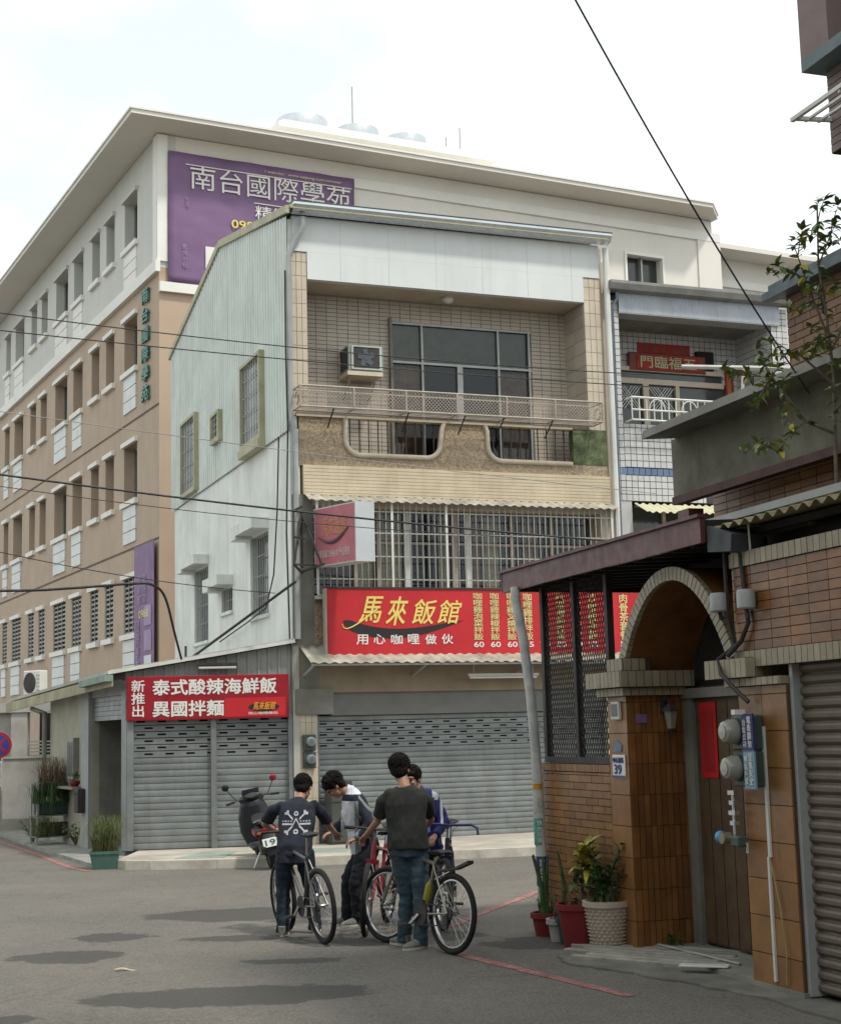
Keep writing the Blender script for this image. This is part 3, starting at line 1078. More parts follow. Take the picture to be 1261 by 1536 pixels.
for i in range(6):
    x0, x1 = .08 + 5.38 * i / 6, .06 + 5.38 * (i + 1) / 6 - .02
    g = G()
    s_ = .062
    n_ = int((x1 - x0 + .34) / s_)
    for k in range(n_):
        for sg in (1, -1):
            xa = x0 - .34 + k * s_ if sg > 0 else x0 + k * s_
            a, b = (xa, 6.98), (xa + sg * .34, 7.32)
            if sg < 0:
                a, b = (xa, 6.98), (xa - .34, 7.32)
            pts = []
            for (px, pz) in (a, b):
                pts.append([px, pz])
            # clip to panel
            for e in (0, 1):
                o_ = 1 - e
                if pts[e][0] < x0:
                    t_ = (x0 - pts[o_][0]) / (pts[e][0] - pts[o_][0]) if pts[e][0] != pts[o_][0] else 0
                    pts[e] = [x0, pts[o_][1] + t_ * (pts[e][1] - pts[o_][1])]
                if pts[e][0] > x1:
                    t_ = (x1 - pts[o_][0]) / (pts[e][0] - pts[o_][0]) if pts[e][0] != pts[o_][0] else 0
                    pts[e] = [x1, pts[o_][1] + t_ * (pts[e][1] - pts[o_][1])]
            if abs(pts[0][1] - pts[1][1]) > .01 and 6.97 <= min(pts[0][1], pts[1][1]) and max(pts[0][1], pts[1][1]) <= 7.33:
                g.bar((pts[0][0], Y0 + .004 * sg, pts[0][1]), (pts[1][0], Y0 + .004 * sg, pts[1][1]), .009, .004, up=(0, 1, 0))
    g.build('wire_mesh', mt_rail, ra, kind='stuff')
for i in range(12):
    y = Y0 + (Y1 - Y0) * (i % 4 + .5) / 4
    if i < 4:
        G().tube([(.06, y, 6.98), (5.44, y, 6.98)], .008, 5).build('rack_bar', mt_rail, ra)
for x in (.62, 1.9, 2.9, 3.6, 4.5):
    G().tube([(x, Y0, 6.98), (x, -.06, 6.72)], .014, 6).build('strut', mt_iron, ra)
# cream band, fringe of the plastic rain hood
G().box(.20, 5.73, -.06, .14, 5.62, 6.10).build('cream_band', mt_band, C)
for i in range(8):
    G().box(.20, 5.73, -.063, -.0601, 5.655 + i * .056, 5.659 + i * .056).build('tile_joint', mt_groutl, C)
mt_plas = mat('ivory_plastic', (.36, .335, .275), .45, var=.4, scale=4, spec=.4)
wave_sheet(.22, 5.78, -.30, 5.50, -.06, 5.62, .16, .012).build('rain_hood', mt_plas, C, True)
# second floor: windows behind a white security grille
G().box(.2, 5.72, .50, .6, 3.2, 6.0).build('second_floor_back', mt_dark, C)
G().box(.02, .36, -.02, .5, 3.2, 5.62).build('corner_pier', mt_conc, C)
G().box(5.52, 5.72, -.02, .5, 3.2, 5.62).build('corner_pier', mt_cream, C)
G().box(.36, 5.52, -.02, .49, 5.45, 5.62).build('lintel', mt_cream, C)
G().box(.36, 5.52, -.03, .49, 3.2, 3.98).build('spandrel', mt_pebble, C)
w_ = link('second_floor_window', G().add([(.37, .27, 3.98), (5.51, .27, 3.98), (5.51, .27, 5.45), (.37, .27, 5.45)], [(0, 1, 2, 3)]).mesh('p', mt_clear), C)
for i, x in enumerate((.4, 1.15, 1.55, 2.05, 2.9, 3.15, 3.95, 4.7, 5.48)):
    wd = .05 if i in (3, 4, 5) else .03
    G().box(x - wd, x + wd, .22 + .001 * i, .268, 3.98, 5.44).build('mullion', mt_wpaint if i in (3, 5) else mt_rail, w_)
for z in (4.0, 4.9, 5.42):
    G().box(.37, 5.51, .235, .267, z - .02, z + .02).build('transom', mt_rail, w_)
for (a, b, mm) in ((1.2, 1.5, mt_curtain2), (1.6, 2.0, mt_curtain2), (2.65, 2.86, mt_curtain2), (3.2, 3.4, mt_curtain), (3.45, 3.75, mt_curtain2), (4.2, 4.5, mt_curtain)):
    g = G()
    v = []
    for i in range(13):
        x = a + (b - a) * i / 12
        dy = .02 * math.sin(i * 1.8)
        v += [(x, .36 + dy, 4.03), (x, .36 + dy, 5.38)]
    g.add(v, [(2 * i, 2 * i + 2, 2 * i + 3, 2 * i + 1) for i in range(12)])
    g.build('curtain', mm, w_, True)
gr = link('security_grille', G().box(.36, 5.66, -.22, -.2, 3.98, 4.0).mesh('r', mt_wpaint), C)
n_ = 51
for i in range(n_):
    x = .37 + 5.27 * i / (n_ - 1)
    wd = .020 if i in (0, 12, 21, n_ - 1) else .0048
    G().box(x - wd, x + wd, -.218, -.204, 4.0, 5.5).build('grille_bar', mt_wpaint if wd > .01 else mt_bar, gr)
for z in (4.25, 4.62, 5.0, 5.35):
    G().box(.36, 5.66, -.204, -.19, z - .009, z + .009).build('grille_rail', mt_bar, gr)
G().box(.36, 5.66, -.20, -.03, 3.93, 3.979).build('grille_shelf', mt_wpaint, gr)
for k, x in enumerate((.36, 5.66)):
    for z in (4.25, 4.62, 5.0, 5.35):
        G().box(x - .008, x + .008, -.19, -.03, z - .009, z + .009).build('grille_rail', mt_bar, gr)
# canopy over the shopfront
wave_sheet(.10, 5.9, -.66, 2.90, -.02, 3.20, .17, .012).build('canopy', mt_plas, C, True)
cv = G()
for x in (.16, 2.0, 3.8, 5.6):
    G().bar((x, -.02, 2.72), (x, -.62, 2.86), .03).build('canopy_bracket', mt_pipe, C)
G().bar((.12, -.62, 2.87), (5.85, -.62, 2.87), .03).build('canopy_beam', mt_pipe, C)
# ground floor
pc = G().box(.0, .385, -.001, .3, .12, 2.12).build('pillar', mt_groutl, C)
tiles(pc, 'tile', (0, -.001, .12), X, Zu, (0, -1, 0), .385, 2.0, .096, .235, mt_cream, .006, .01)
G().box(.03, .64, -.06, .3, 2.12, 2.52).build('beam_end', mt_conc, C)
G().box(.0, .42, -.02, .3, 2.52, 3.2).build('pillar_head', mt_conc, C)
G().box(.42, 5.72, -.012, .3, 2.46, 3.19).build('header', mat('tan_header', (.30, .245, .175), .8, var=.15, scale=2, streak=.3), C)
G().box(.64, 5.5, .06, .3, 2.1, 2.46).build('shutter_box', mat('box_grey', (.19, .19, .18), .6, .2, var=.12), C)
G().box(5.5, 5.72, -.001, .3, .12, 2.46).build('pillar', mt_cream, C)
sh = shutter(C, 'rolling_shutter', .42, 5.5, .12, 2.1, .14, .085, mt_shut, mt_dark, vent_rows=(17, 18, 19, 20, 21), hole_w=.12, hole_gap=.3)
G().box(.386, .43, .05, .19, .12, 2.1).build('guide_rail', mt_shut, C)
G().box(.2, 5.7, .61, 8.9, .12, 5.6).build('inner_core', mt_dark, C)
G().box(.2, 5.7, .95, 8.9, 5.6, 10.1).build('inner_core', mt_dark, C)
G().tube([(.22, -.16, 10.2), (.22, -.16, 10.05), (.12, -.10, 9.86), (.02, -.08, 9.6), (.0, -.07, 9.55), (.0, -.07, 6.9), (.06, -.10, 6.6), (.06, -.10, 3.3)], .05, 8).build('downpipe', mt_pipe, C, True)
G().tube([(5.80, -.1, 10.2), (5.80, -.1, 2.4)], .055, 8).build('downpipe', mt_wpaint, C, True)
G().tube([(-.06, -.06, 9.3), (-.07, -.07, 8.0), (-.05, -.07, 6.7), (-.09, -.05, 5.0), (-.06, -.06, 3.2)], .014, 6).build('conduit', mt_cable, C, True)
G().tube([(-.10, .3, 6.6), (-.10, .45, 5.4), (-.10, .7, 4.4), (-.10, 1.2, 3.9), (-.10, 2.5, 3.75), (-.10, 4.5, 3.55)], .012, 6).build('conduit', mt_cable, C, True)
G().box(5.722, 5.862, .06, 8.9, .12, 10.0).build('party_wall', mt_cream, C)
# lamp under the canopy
t = thing('tube_lamp', 'unlit white tube lamp under the canopy above the grey restaurant shutter', 'lamp', on(0, C, 2.85, -.30, 2.66), R(21))
G().box(0, 1.25, -.03, .03, 0.02, .06).build('housing', mt_wpaint, t)
G().tube([(.03, 0, 0), (1.22, 0, 0)], .018, 8).build('tube', mt_wlet, t)
for x in (.1, 1.15):
    G().box(x - .01, x + .01, -.01, .01, .06, .30).build('hanger', mt_pipe, t)
# ---------------------------------------------------------------- air conditioner on the balcony wall
t = thing('air_conditioner', 'window air conditioner with exposed fan on the third-floor balcony wall', 'air conditioner', on(0, C, 1.12, .30, 7.74), R(21))
ac_m = mat('ac_grey', (.28, .31, .27), .5, .2, var=.15)
G().bbox(0, .62, .02, .47, .06, .50, .012).build('casing', ac_m, t)
for i in range(7):
    G().box(-.006, 0, .06 + i * .055, .09 + i * .055, .1, .46).build('louvre', mt_iron, t)
G().holewall(.05, .58, .08, .49, -.005, .019, [(.085, .545, .105, .465)], 'xz').build('front_frame', mat('ac_front', (.42, .45, .41), .5), t)
G().box(.06, .57, .005, .016, .09, .48).build('fan_back', mt_iron, t)
fan = G().lathe([(.045, -.012), (.04, .004)], (.31, .002, .285), 'y', 14).build('fan', mat('fan_dark', (.075, .09, .105), .5), t)
for k in range(5):
    a = k * 2 * PI / 5
    G().bar((.31 + .04 * math.cos(a), -.002, .285 + .04 * math.sin(a)), (.31 + .15 * math.cos(a + .5), -.004, .285 + .15 * math.sin(a + .5)), .085, .004, up=(0, 1, 0)).build('blade', MATS['fan_dark'], fan)
G().box(-.02, .60, .0, .46, -.02, .05).build('tray', mt_cream, t)
for x in (.05, .5):
    G().bar((x, .46, -.35), (x, .06, -.03), .025).build('bracket', mt_rail, t)
# ---------------------------------------------------------------- red restaurant sign
t = thing('shop_sign', 'long red restaurant sign board with yellow brush characters above the canopy', 'sign', on(0, C, .457, -.36, 2.96), R(21))
SW = 5.6
G().box(0, SW, .0, .10, .03, 1.12).build('board', mt_red, t)
for (a, b, c_, d_) in ((-.03, SW + .03, -.02, .03), (-.03, SW + .03, 1.12, 1.15), (-.03, 0, .03, 1.12), (SW, SW + .03, .03, 1.12)):
    G().box(a, b, -.015, .11, c_, d_).build('sign_frame', mt_iron if c_ > .5 else mt_rail, t)
g = G()
n_ = 44
v = []
for i in range(n_ + 1):
    s_ = i / n_
    x = .26 + 2.06 * s_
    th_ = .17 * (1 - s_) ** 1.4 * min(1, s_ * 14) ** .5 + .055 * math.sin(PI * s_) + .05 * s_ * (1 - s_ ** 6) + .004
    zc = .60 - .20 * math.sin(PI * s_ ** .8) + .02 * s_
    v += [(x, -.003, zc - th_ * .5), (x, -.003, zc + th_ * .5), (x, .001, zc - th_ * .5), (x, .001, zc + th_ * .5)]
f = []
for i in range(n_):
    a, b = 4 * i, 4 * i + 4
    f += [(a, b, b + 1, a + 1), (a, a + 2, b + 2, b), (a + 1, b + 1, b + 3, a + 3)]
g.add(v, f)
g.build('bowl_emblem', mt_black, t)
G().tube([(.84 - .04 * q / 10 - .55 * math.sin(q * .157), -.006, .80 - .36 * math.sin(q * .157 * 1.2) + .10 * (q / 10) ** 3) for q in range(11)], [.016 - .001 * q for q in range(11)], 5).build('bowl_emblem', mt_yel, t)
for ch, x, z, w, h in (('馬', .52, .58, .36, .42), ('來', .97, .54, .33, .46), ('飯', 1.42, .56, .38, .40), ('館', 1.86, .57, .38, .38)):
    text(t, ch, (x, -.005, z), X, (0.16, 0, 1), w, h, mt_yel, off=.012, shear=.12, thick=.006)
for i, ch in enumerate('用心咖哩做伙'):
    text(t, ch, (.48 + i * .29, -.005, .235 + .006 * (i % 2)), X, (.03 * (-1) ** i, 0, 1), .19, .155, mt_wlet, off=.022)
menu = ['咖哩雞泡菜拌飯', '咖哩雞辣椒拌飯', '咖哩雞叉燒拌飯', '咖哩雞排拌飯', '馬來叻沙拌麵', '咖哩海鮮拌飯', '海南雞飯', '沙嗲雞拌飯', '咖哩魚頭拌飯', '肉骨茶套餐']
price = ['60', '60', '60', '65', '75', '80', '80', '100', '85', '55']
for i, (a, b) in enumerate(zip(menu, price)):
    x = 2.49 + i * .297
    text(t, '\n'.join(a), (x, -.005, .30), X, Zu, .165, .77, mt_yel2, off=.012, line=.95)
    text(t, b, (x, -.005, .185), X, Zu, .17, .085, mt_wlet, off=.04)
for x in (.05, 1.9, 3.7, 5.4):
    G().bar((x, .05, 1.12), (x, .34, 1.0), .02).build('stay', mt_iron, t)
    G().bar((x, .05, -.02), (x, .30, -.06), .02).build('stay', mt_iron, t)
# ---------------------------------------------------------------- projecting light box sign
mt_pink = mat('faded_pink_red', (.44, .135, .16), .5, var=.18, scale=2.5)
mt_box = mat('sign_box_grey', (.50, .53, .54), .5, var=.08)
t = thing('projecting_sign', 'faded pink projecting light box sign on a black frame at the facade corner', 'sign', on(0, C, .33, -.25, 4.42), R(21))
# box runs outward (local -y) and a little to the right
bx = G()
P0 = [(-.02, .0), (-.02 + .31, .0), (.35 + .31, -.95), (.35, -.95)]
bx.prism(P0, .0, .93, 'xy')
bxo = bx.build('light_box', [mt_box], t)
fx = Vector((.37, -.95, 0)).normalized()
nl = Vector((fx.y, -fx.x, 0)).normalized()
L_ = 1.02


def face(name, a0, a1, z0, z1, m_, off):
    q = [Vector((-.02, 0, 0)) + fx * a + nl * off + Vector((0, 0, z)) for a, z in ((a0, z0), (a1, z0), (a1, z1), (a0, z1))]
    q2 = [p + nl * .003 for p in q]
    return G().add(q + q2, [(0, 1, 2, 3), (7, 6, 5, 4), (0, 4, 5, 1), (1, 5, 6, 2), (2, 6, 7, 3), (3, 7, 4, 0)]).build(name, m_, t)


face('sign_face', .02, L_ - .02, .02, .91, mt_pink, .001)
mt_fo = mat('faded_orange', (.50, .20, .12), .5, var=.15)
mt_fb = mat('faded_dark', (.14, .07, .085), .5, var=.15)
mt_fw = mat('faded_white', (.56, .42, .42), .5, var=.1)
bs = Vector((-.02, 0, 0))
# reading direction on this face runs towards the street
text(t, '馬來飯館', bs + fx * .20 + nl * .006 + Vector((0, 0, .46)), fx, Zu, .62, .30, mt_fo, off=.02, shear=.2)
g = G()
pts = [bs + fx * (.12 + .74 * i / 14) + nl * .007 + Vector((0, 0, .46 - .15 * math.sin(PI * i / 14) + .10 * i / 14)) for i in range(15)]
g.tube(pts, [.012 + .022 * math.sin(PI * i / 14) for i in range(15)], 5).build('bowl_emblem', mt_fb, t)
text(t, '訂餐專線 2543618 外送服務', bs + fx * .06 + nl * .006 + Vector((0, 0, .12)), fx, Zu, .82, .13, mt_fw, off=.01)
# black angle-iron bracket left of the box
for a, b in (((-.42, -.20, .86), (-.42, -.20, .02)), ((-.42, -.20, .86), (-.02, -.1, .86)), ((-.42, -.20, .02), (-.02, -.1, .02)), ((-.42, -.20, .45), (-.2, -.05, .45)), ((-.42, -.20, .02), (-.2, .1, .86)),
             ((-.2, .1, .86), (-.0, -.3, .02)), ((-.2, .1, -.0), (-.2, .1, .9)), ((-.42, -.2, .86), (-.2, .1, .98)), ((-.42, -.2, .02), (-.2, .1, -.08)), ((-.02, -.5, .0), (-.2, .1, -.06))):
    G().bar(a, b, .03).build('bracket_bar', mt_iron, t)
# ---------------------------------------------------------------- electricity meters on the pillar
for z, lab, gg in ((1.56, 'upper round electricity meter on the cream pillar between the shutters', 1), (1.29, 'lower round electricity meter on the cream pillar between the shutters', 0)):
    t = thing('electricity_meter', lab, 'meter', on(0, C, .235, -.02, z), R(21), 'meters on the shop pillar')
    mg = mat('meter_green', (.055, .07, .06), .5, var=.2)
    G().bbox(-.10, .10, -.06, .01, 0, .25, .01).build('case', mg, t)
    G().lathe([(.075, -.06), (.075, -.12), (.06, -.14), (.02, -.145)], (.01, 0, .14), 'y', 18).build('dial_cover', mat('meter_glass', (.22, .24, .24), .15, var=.1), t, 40)
    G().lathe([(.045, -.1452), (.001, -.147)], (.01, 0, .14), 'y', 14).build('dial', mat('dial_dark', (.10, .13, .15), .4), t)
# ================================================================== lean-to shop on the left
mt_shed = mat('shed_render', (.335, .32, .25), .85, var=.2, scale=1.6, streak=.45, dirt=(.17, .16, .12), bump=.3, bscale=30)
mt_shedg = mat('shed_grey', (.30, .31, .295), .7, var=.15, scale=2, streak=.4, dirt=(.16, .15, .13))
S = thing('lean_to_shop', 'low grey lean-to shop with two rolling shutters and a sloping roof', 'building', (-4.609, 23.617, 0), R(8.54))
lw = Vector((math.cos(R(90 + 27 - 8.54)), math.sin(R(90 + 27 - 8.54)), 0))   # the side wall runs back along here
lnx = Vector((-lw.y, lw.x, 0))                                               # and faces this way


def ls(w, z, off=0.0):
    return lw * w + lnx * off + Vector((0, 0, z))


def lbox(name, w0, w1, z0, z1, o0, o1, m, parent=None):
    v = [ls(w, z, o) for z in (z0, z1) for o in (o0, o1) for w in (w0, w1)]
    return G().add(v, [(0, 2, 3, 1), (4, 5, 7, 6), (0, 1, 5, 4), (2, 6, 7, 3), (0, 4, 6, 2), (1, 3, 7, 5)]).build(name, m, parent or S)


for (x0, x1, nm) in ((.0, .105, 'shutter_post'), (1.28, 1.37, 'shutter_post'), (2.48, 2.56, 'shutter_post')):
    G().bbox(x0, x1, -.03, .10, .12, 2.15, .008).build(nm, mt_shut, S)
shutter(S, 'rolling_shutter', .107, 1.278, .13, 2.12, .05, .099, mt_shut, mt_dark, vent_rows=(14, 15, 16, 17, 18, 19), hole_w=.13, hole_gap=.32)
shutter(S, 'rolling_shutter', 1.372, 2.478, .13, 2.12, .05, .099, mt_shut, mt_dark, vent_rows=(14, 15, 16, 17, 18, 19), hole_w=.13, hole_gap=.32)
g = G()
prof = []
x = -.02
while x < 2.58:
    for dx, dy in ((0, 0), (.11, 0), (.12, -.02), (.15, -.02), (.16, 0)):
        prof.append((x + dx, dy))
    x += .16
v = []
for (xx, dy) in prof:
    v += [(xx, .03 + dy, 2.1), (xx, .03 + dy, 2.80 + (xx + .2) * .156)]
g.add(v, [(2 * i, 2 * i + 2, 2 * i + 3, 2 * i + 1) for i in range(len(prof) - 1)])
g.build('gable_sheet', mt_shedg, S)
G().prism([(.0, 2.12), (2.56, 2.12), (2.56, 3.2), (.0, 2.8)], .06, .16, 'xz').build('gable_wall', mt_dark, S)
# side wall with doorway and window
lbox('side_wall', 2.05, 5.0, 0, 2.62, -.12, .0, mt_shed)
lbox('door_post', 2.06, 2.55, .0, 2.68, .001, .06, mt_shedg)
lbox('door_post', 0.02, .30, .12, 2.72, -.12, .0, mt_shut)
lbox('door_head', .30, 2.05, 2.50, 2.74, -.12, .0, mt_shedg)
for i in range(5):
    lbox('half_raised_slat', .30, 2.05, 2.12 + i * .076, 2.19 + i * .076, -.06 + .004 * (i % 2), -.03, mt_shut)
lbox('interior_wall', .3, 2.1, .0, 2.5, -2.3, -2.2, mt_conc)
lbox('interior_wall', 2.05, 2.15, .0, 2.5, -2.2, -.12, mt_conc)
lbox('interior_floor', .1, 2.1, .0, .10, -2.2, -.0, mt_conc)
G().box(.05, 2.5, .9, .95, .1, 2.8).build('interior_wall', mt_conc, S)
wv = lbox('side_window', 2.97, 3.52, 1.16, 1.84, .001, .05, mt_shedg)
lbox('pane', 3.02, 3.47, 1.21, 1.79, .051, .056, mt_glass, wv)
for i in range(4):
    lbox('window_bar', 3.09 + i * .11, 3.105 + i * .11, 1.2, 1.8, .06, .075, mt_pipe, wv)
lbox('window_shutter', 2.90, 2.94, 1.16, 1.86, .001, .10, mt_conc, wv)
lbox('flower_shelf', 2.5, 3.7, 1.0, 1.04, .001, .22, mt_conc)
# roof sheet and eaves
P = [Vector((2.6, -.12, 3.27)), Vector((-.26, -.12, 2.82)), ls(7.4, 2.60, .26), Vector((2.6, 7.0, 3.3))]
n3 = Vector((0, 0, .05))
G().add([p for p in P] + [p + n3 for p in P], [(0, 1, 2, 3), (7, 6, 5, 4), (0, 4, 5, 1), (1, 5, 6, 2), (2, 6, 7, 3), (3, 7, 4, 0)]).build('roof', mt_concl, S)
G().bar((2.6, -.13, 3.27), (-.28, -.13, 2.83), .02, .05).build('roof_edge', mt_wpaint, S)
mt_fas = mat('mouldy_yellow', (.33, .31, .20), .7, var=.3, scale=2, streak=.4)
a_, b_ = ls(-.25, 2.70, .30), ls(7.4, 2.48, .30)
G().bar(a_, b_, .03, .17).build('eave_fascia', mt_fas, S)
G().bar(ls(-.28, 2.74, .36), ls(1.3, 2.70, .36), .13, .10).build('gutter', mat('old_green_pvc', (.20, .27, .22), .6, var=.2), S)
G().tube([ls(5.6, 2.42, .2), ls(5.2, 2.36, .16), ls(5.02, 2.34, .10), ls(5.02, .1, .10)], .045, 8).build('downpipe', mt_conc, S, True)
G().box(2.56, 2.66, -.05, .2, .12, 3.2).build('corner_post', mt_concl, S)
# things at the lean-to
t = thing('shop_sign', 'dark red sign board with two rows of white characters over the left shutters', 'sign', on(0, S, .0, -.10, 2.085), R(8.54))
G().bbox(0, 2.49, 0, .06, 0, .675, .008).build('board', mt_red2, t)
G().box(.02, 2.47, -.002, -.0005, .02, .655).build('sign_face', mt_red2, t)
G().box(1.5, 2.44, -.004, -.0025, .03, .32).build('bright_patch', mt_red, t)
text(t, '新\n推\n出', (.075, -.006, .06), X, Zu, .20, .56, mt_wlet, off=.02, line=1.0)
text(t, '泰式酸辣海鮮飯', (.40, -.006, .385), X, Zu, 1.90, .235, mt_wlet, off=.03)
text(t, '異國拌麵', (.40, -.006, .055), X, Zu, 1.08, .235, mt_wlet, off=.03)
g = G().lathe([(.001, -.001), (.001, 0)], n=8)
G().lathe([(.24, 0), (.235, -.001), (.01, -.0015)], (0, 0, 0), 'y', 24).build('bowl_emblem', mt_black, t).matrix_local = Matrix.Translation((2.10, -.005, .17)) @ Matrix.Diagonal((1, 1, .30, 1))
text(t, '馬來飯館', (1.93, -.009, .13), X, Zu, .36, .12, mat('letter_orange', (.75, .30, .04), .5), off=.015, shear=.3)
text(t, '用心咖哩做伙', (1.86, -.006, .055), X, Zu, .46, .042, mt_wlet, off=.02)
t = thing('tube_lamp', 'white tube lamp fixed above the dark red sign of the lean-to', 'lamp', on(0, S, 1.08, -.10, 2.88), R(8.54))
G().box(0, .62, -.05, .10, .03, .07).build('housing', mt_iron, t)
G().tube([(.02, -.02, 0), (.60, -.02, 0)], .022, 8).build('tube', mt_wlet, t)
t = thing('drum', 'dark plastic drum standing inside the open doorway of the lean-to', 'drum', on(0, S, *(ls(1.25, .10, -.55))), 0)
G().lathe([(.22, 0), (.24, .05), (.25, .35), (.24, .38), (.25, .41), (.25, .68), (.24, .72), (.19, .75), (.05, .76)], n=22).build('barrel', mat('black_plastic', (.02, .023, .024), .5, var=.2), t, 50)
G().lathe([(.255, .66), (.265, .68), (.255, .70)], n=22).build('rim', mt_iron, t, 50)
t = thing('letter_box', 'small dark metal box fixed beside the doorway of the lean-to', 'box', on(0, S, *(ls(2.35, .62, .07))), R(27 - 90))
G().bbox(-.12, .12, -.12, .0, 0, .40, .01).build('case', mt_iron, t)
G().box(-.08, .08, -.125, -.121, .3, .33).build('slot', mt_dark, t)
# condenser on the lean-to roof
t = thing('condenser_unit', 'white outdoor condenser unit on the lean-to roof beside the brown block', 'air conditioner', on(0, S, *(ls(6.9, 2.66, -.15))), R(27 - 90 + 30))
t.scale = (.66, .66, .8)
G().bbox(-.36, .36, -.15, .15, .06, .66, .02).build('casing', mt_wpaint, t)
G().lathe([(.25, -.152), (.25, -.165), (.22, -.166)], (-.08, 0, .36), 'y', 22).build('fan_grille', mt_iron, t)
for i in range(5):
    G().box(.2, .33, -.158, -.151, .16 + i * .09, .19 + i * .09).build('louvre', mt_pipe, t)
for x in (-.28, .28):
    G().box(x - .03, x + .03, -.17, .17, 0, .06).build('foot', mt_iron, t)

# ================================================================== white tiled house right of the shophouse
T = thing('tiled_house', 'narrow house faced in small square white tiles right of the restaurant', 'building', on(0, C, 5.87, 0.02, 0), R(21))
mt_sq = mat('white_square_tile', (.51, .505, .495), .35, var=.06, scale=2, rnd=.07, streak=.25, dirt=(.42, .41, .40), spec=.5)
mt_bl = mat('blue_square_tile', (.105, .15, .25), .35, var=.12, rnd=.12, spec=.5)
mt_gd = mat('dark_grout', (.05, .05, .055), .9, var=.2)
TW = 3.72
tq = .118
w1 = G().box(0, .20, 0, 1.2, 5.7, 9.4).build('pier', mt_gd, T)
tiles(w1, 'tile', (.0, 0, 5.7), X, Zu, (0, -1, 0), .20, 3.6, .1, tq, mt_sq, .012, .012)
w2 = G().box(3.36, TW, 0, 1.2, 5.7, 9.4).build('pier', mt_gd, T)
tiles(w2, 'tile', (3.36, 0, 7.2), X, Zu, (0, -1, 0), .36, 2.2, .12, tq, mt_sq, .012, .012)
w3 = G().box(.20, 3.36, 0, .15, 5.7, 7.08).build('balcony_wall', mt_gd, T)
tiles(w3, 'tile', (.20, 0, 6.30), X, Zu, (0, -1, 0), 1.6, .78, tq, tq, mt_sq, .012, .012)
tiles(w3, 'blue_tile', (.0, -.004, 6.16), X, Zu, (0, -1, 0), 1.8, .13, tq, .13, mt_bl, .012, .012)
tiles(w3, 'tile', (.20, 0, 5.7), X, Zu, (0, -1, 0), 1.6, .46, tq, tq, mt_sq, .012, .012)
w4 = G().box(.2, 3.36, 1.2, 1.35, 7.0, 9.3).build('back_wall', mt_gd, T)
tiles(w4, 'tile', (.2, 1.2, 7.6), X, Zu, (0, -1, 0), 3.16, 1.6, tq, tq, mt_sq, .012, .012, excl=[(.25, 2.9, -1, .62)], limit=300)
tiles(w2, 'tile', (3.36, 1.2, 7.1), (0, -1, 0), Zu, (-1, 0, 0), 1.2, 2.0, tq, tq, mt_sq, .012, .012, limit=200)
G().box(0, TW, .16, 1.2, 6.98, 7.08).build('balcony_floor', mt_conc, T)
G().box(.0, TW, .05, 8, 9.1, 9.4).build('ceiling_slab', mt_conc, T)
G().box(0.1, TW, 1.36, 8, .12, 9.1).build('inner_core', mt_dark, T)
G().box(0, TW, .0, .3, .12, 5.0).build('lower_wall', mt_sq, T)
G().box(0, .3, .0, .3, 5.0, 5.7).build('lower_wall', mt_sq, T)
g = G()
v = []
n_ = 66
for i in range(n_ * 2 + 1):
    x = .18 + 3.34 * i / (n_ * 2)
    v += [(x, -.07 + (.012 if i % 2 else 0), 9.08), (x, -.07 + (.012 if i % 2 else 0), 9.44)]
g.add(v, [(2 * i, 2 * i + 2, 2 * i + 3, 2 * i + 1) for i in range(n_ * 2)])
g.build('fascia_sheet', mat('bluish_sheet', (.40, .43, .47), .5, .2, var=.12, streak=.3), T)
G().box(.18, 3.52, -.06, .3, 9.06, 9.08).build('fascia_lip', mt_pipe, T)
G().prism([(-.22, 9.45), (-.05, 9.42), (-.05, 9.60), (-.26, 9.60), (-.26, 9.55)], -.05, TW + .1, 'yz').build('gutter', mat('grey_gutter', (.24, .235, .22), .5, .3, var=.2), T)
G().box(-.02, TW + .1, -.04, 8, 9.55, 9.62).build('roof', mt_conc, T)
G().tube([(.12, -.12, 9.42), (.12, -.12, 9.3), (.04, -.06, 9.15), (.03, -.05, 5.0)], .028, 8).build('downpipe', mat('blue_grey_pipe', (.16, .19, .23), .4, .4), T, True)
# balcony doors
w_ = link('balcony_door', G().box(.22, 3.0, 1.17, 1.18, 7.08, 8.36).mesh('p', mt_glass), T)
for (a, b, z0, z1, mm) in ((.22, 3.0, 8.10, 8.20, mt_cream), (.22, 3.0, 8.34, 8.42, mt_cream), (.60, .68, 7.08, 8.1, mt_cream), (1.95, 2.03, 7.08, 8.1, mt_cream), (1.26, 1.38, 7.08, 8.1, mt_cream)):
    G().box(a, b, 1.10, 1.165, z0, z1).build('door_frame', mm, w_)
for (a, b) in ((.68, 1.26), (1.38, 1.95)):
    g = G()
    for k in range(16):
        x0 = a + (k - 6) * .06
        for sg in (1, -1):
            xa, xb = (x0, x0 + .36) if sg > 0 else (x0 + .36, x0)
            if xa > a - .1 and max(xa, xb) < b + .02 and min(xa, xb) > a - .02:
                g.bar((xa, 1.12 + .005 * sg, 7.62), (xb, 1.12 + .005 * sg, 8.05), .012, .006, up=(0, 1, 0))
    g.build('door_mesh', mt_wpaint, w_, kind='stuff')
for z in (8.72,):
    for x in (.22, 2.45):
        G().box(x, x + .36, 1.10, 1.18, 8.44, 8.8).build('fan_light', mt_dark, w_)
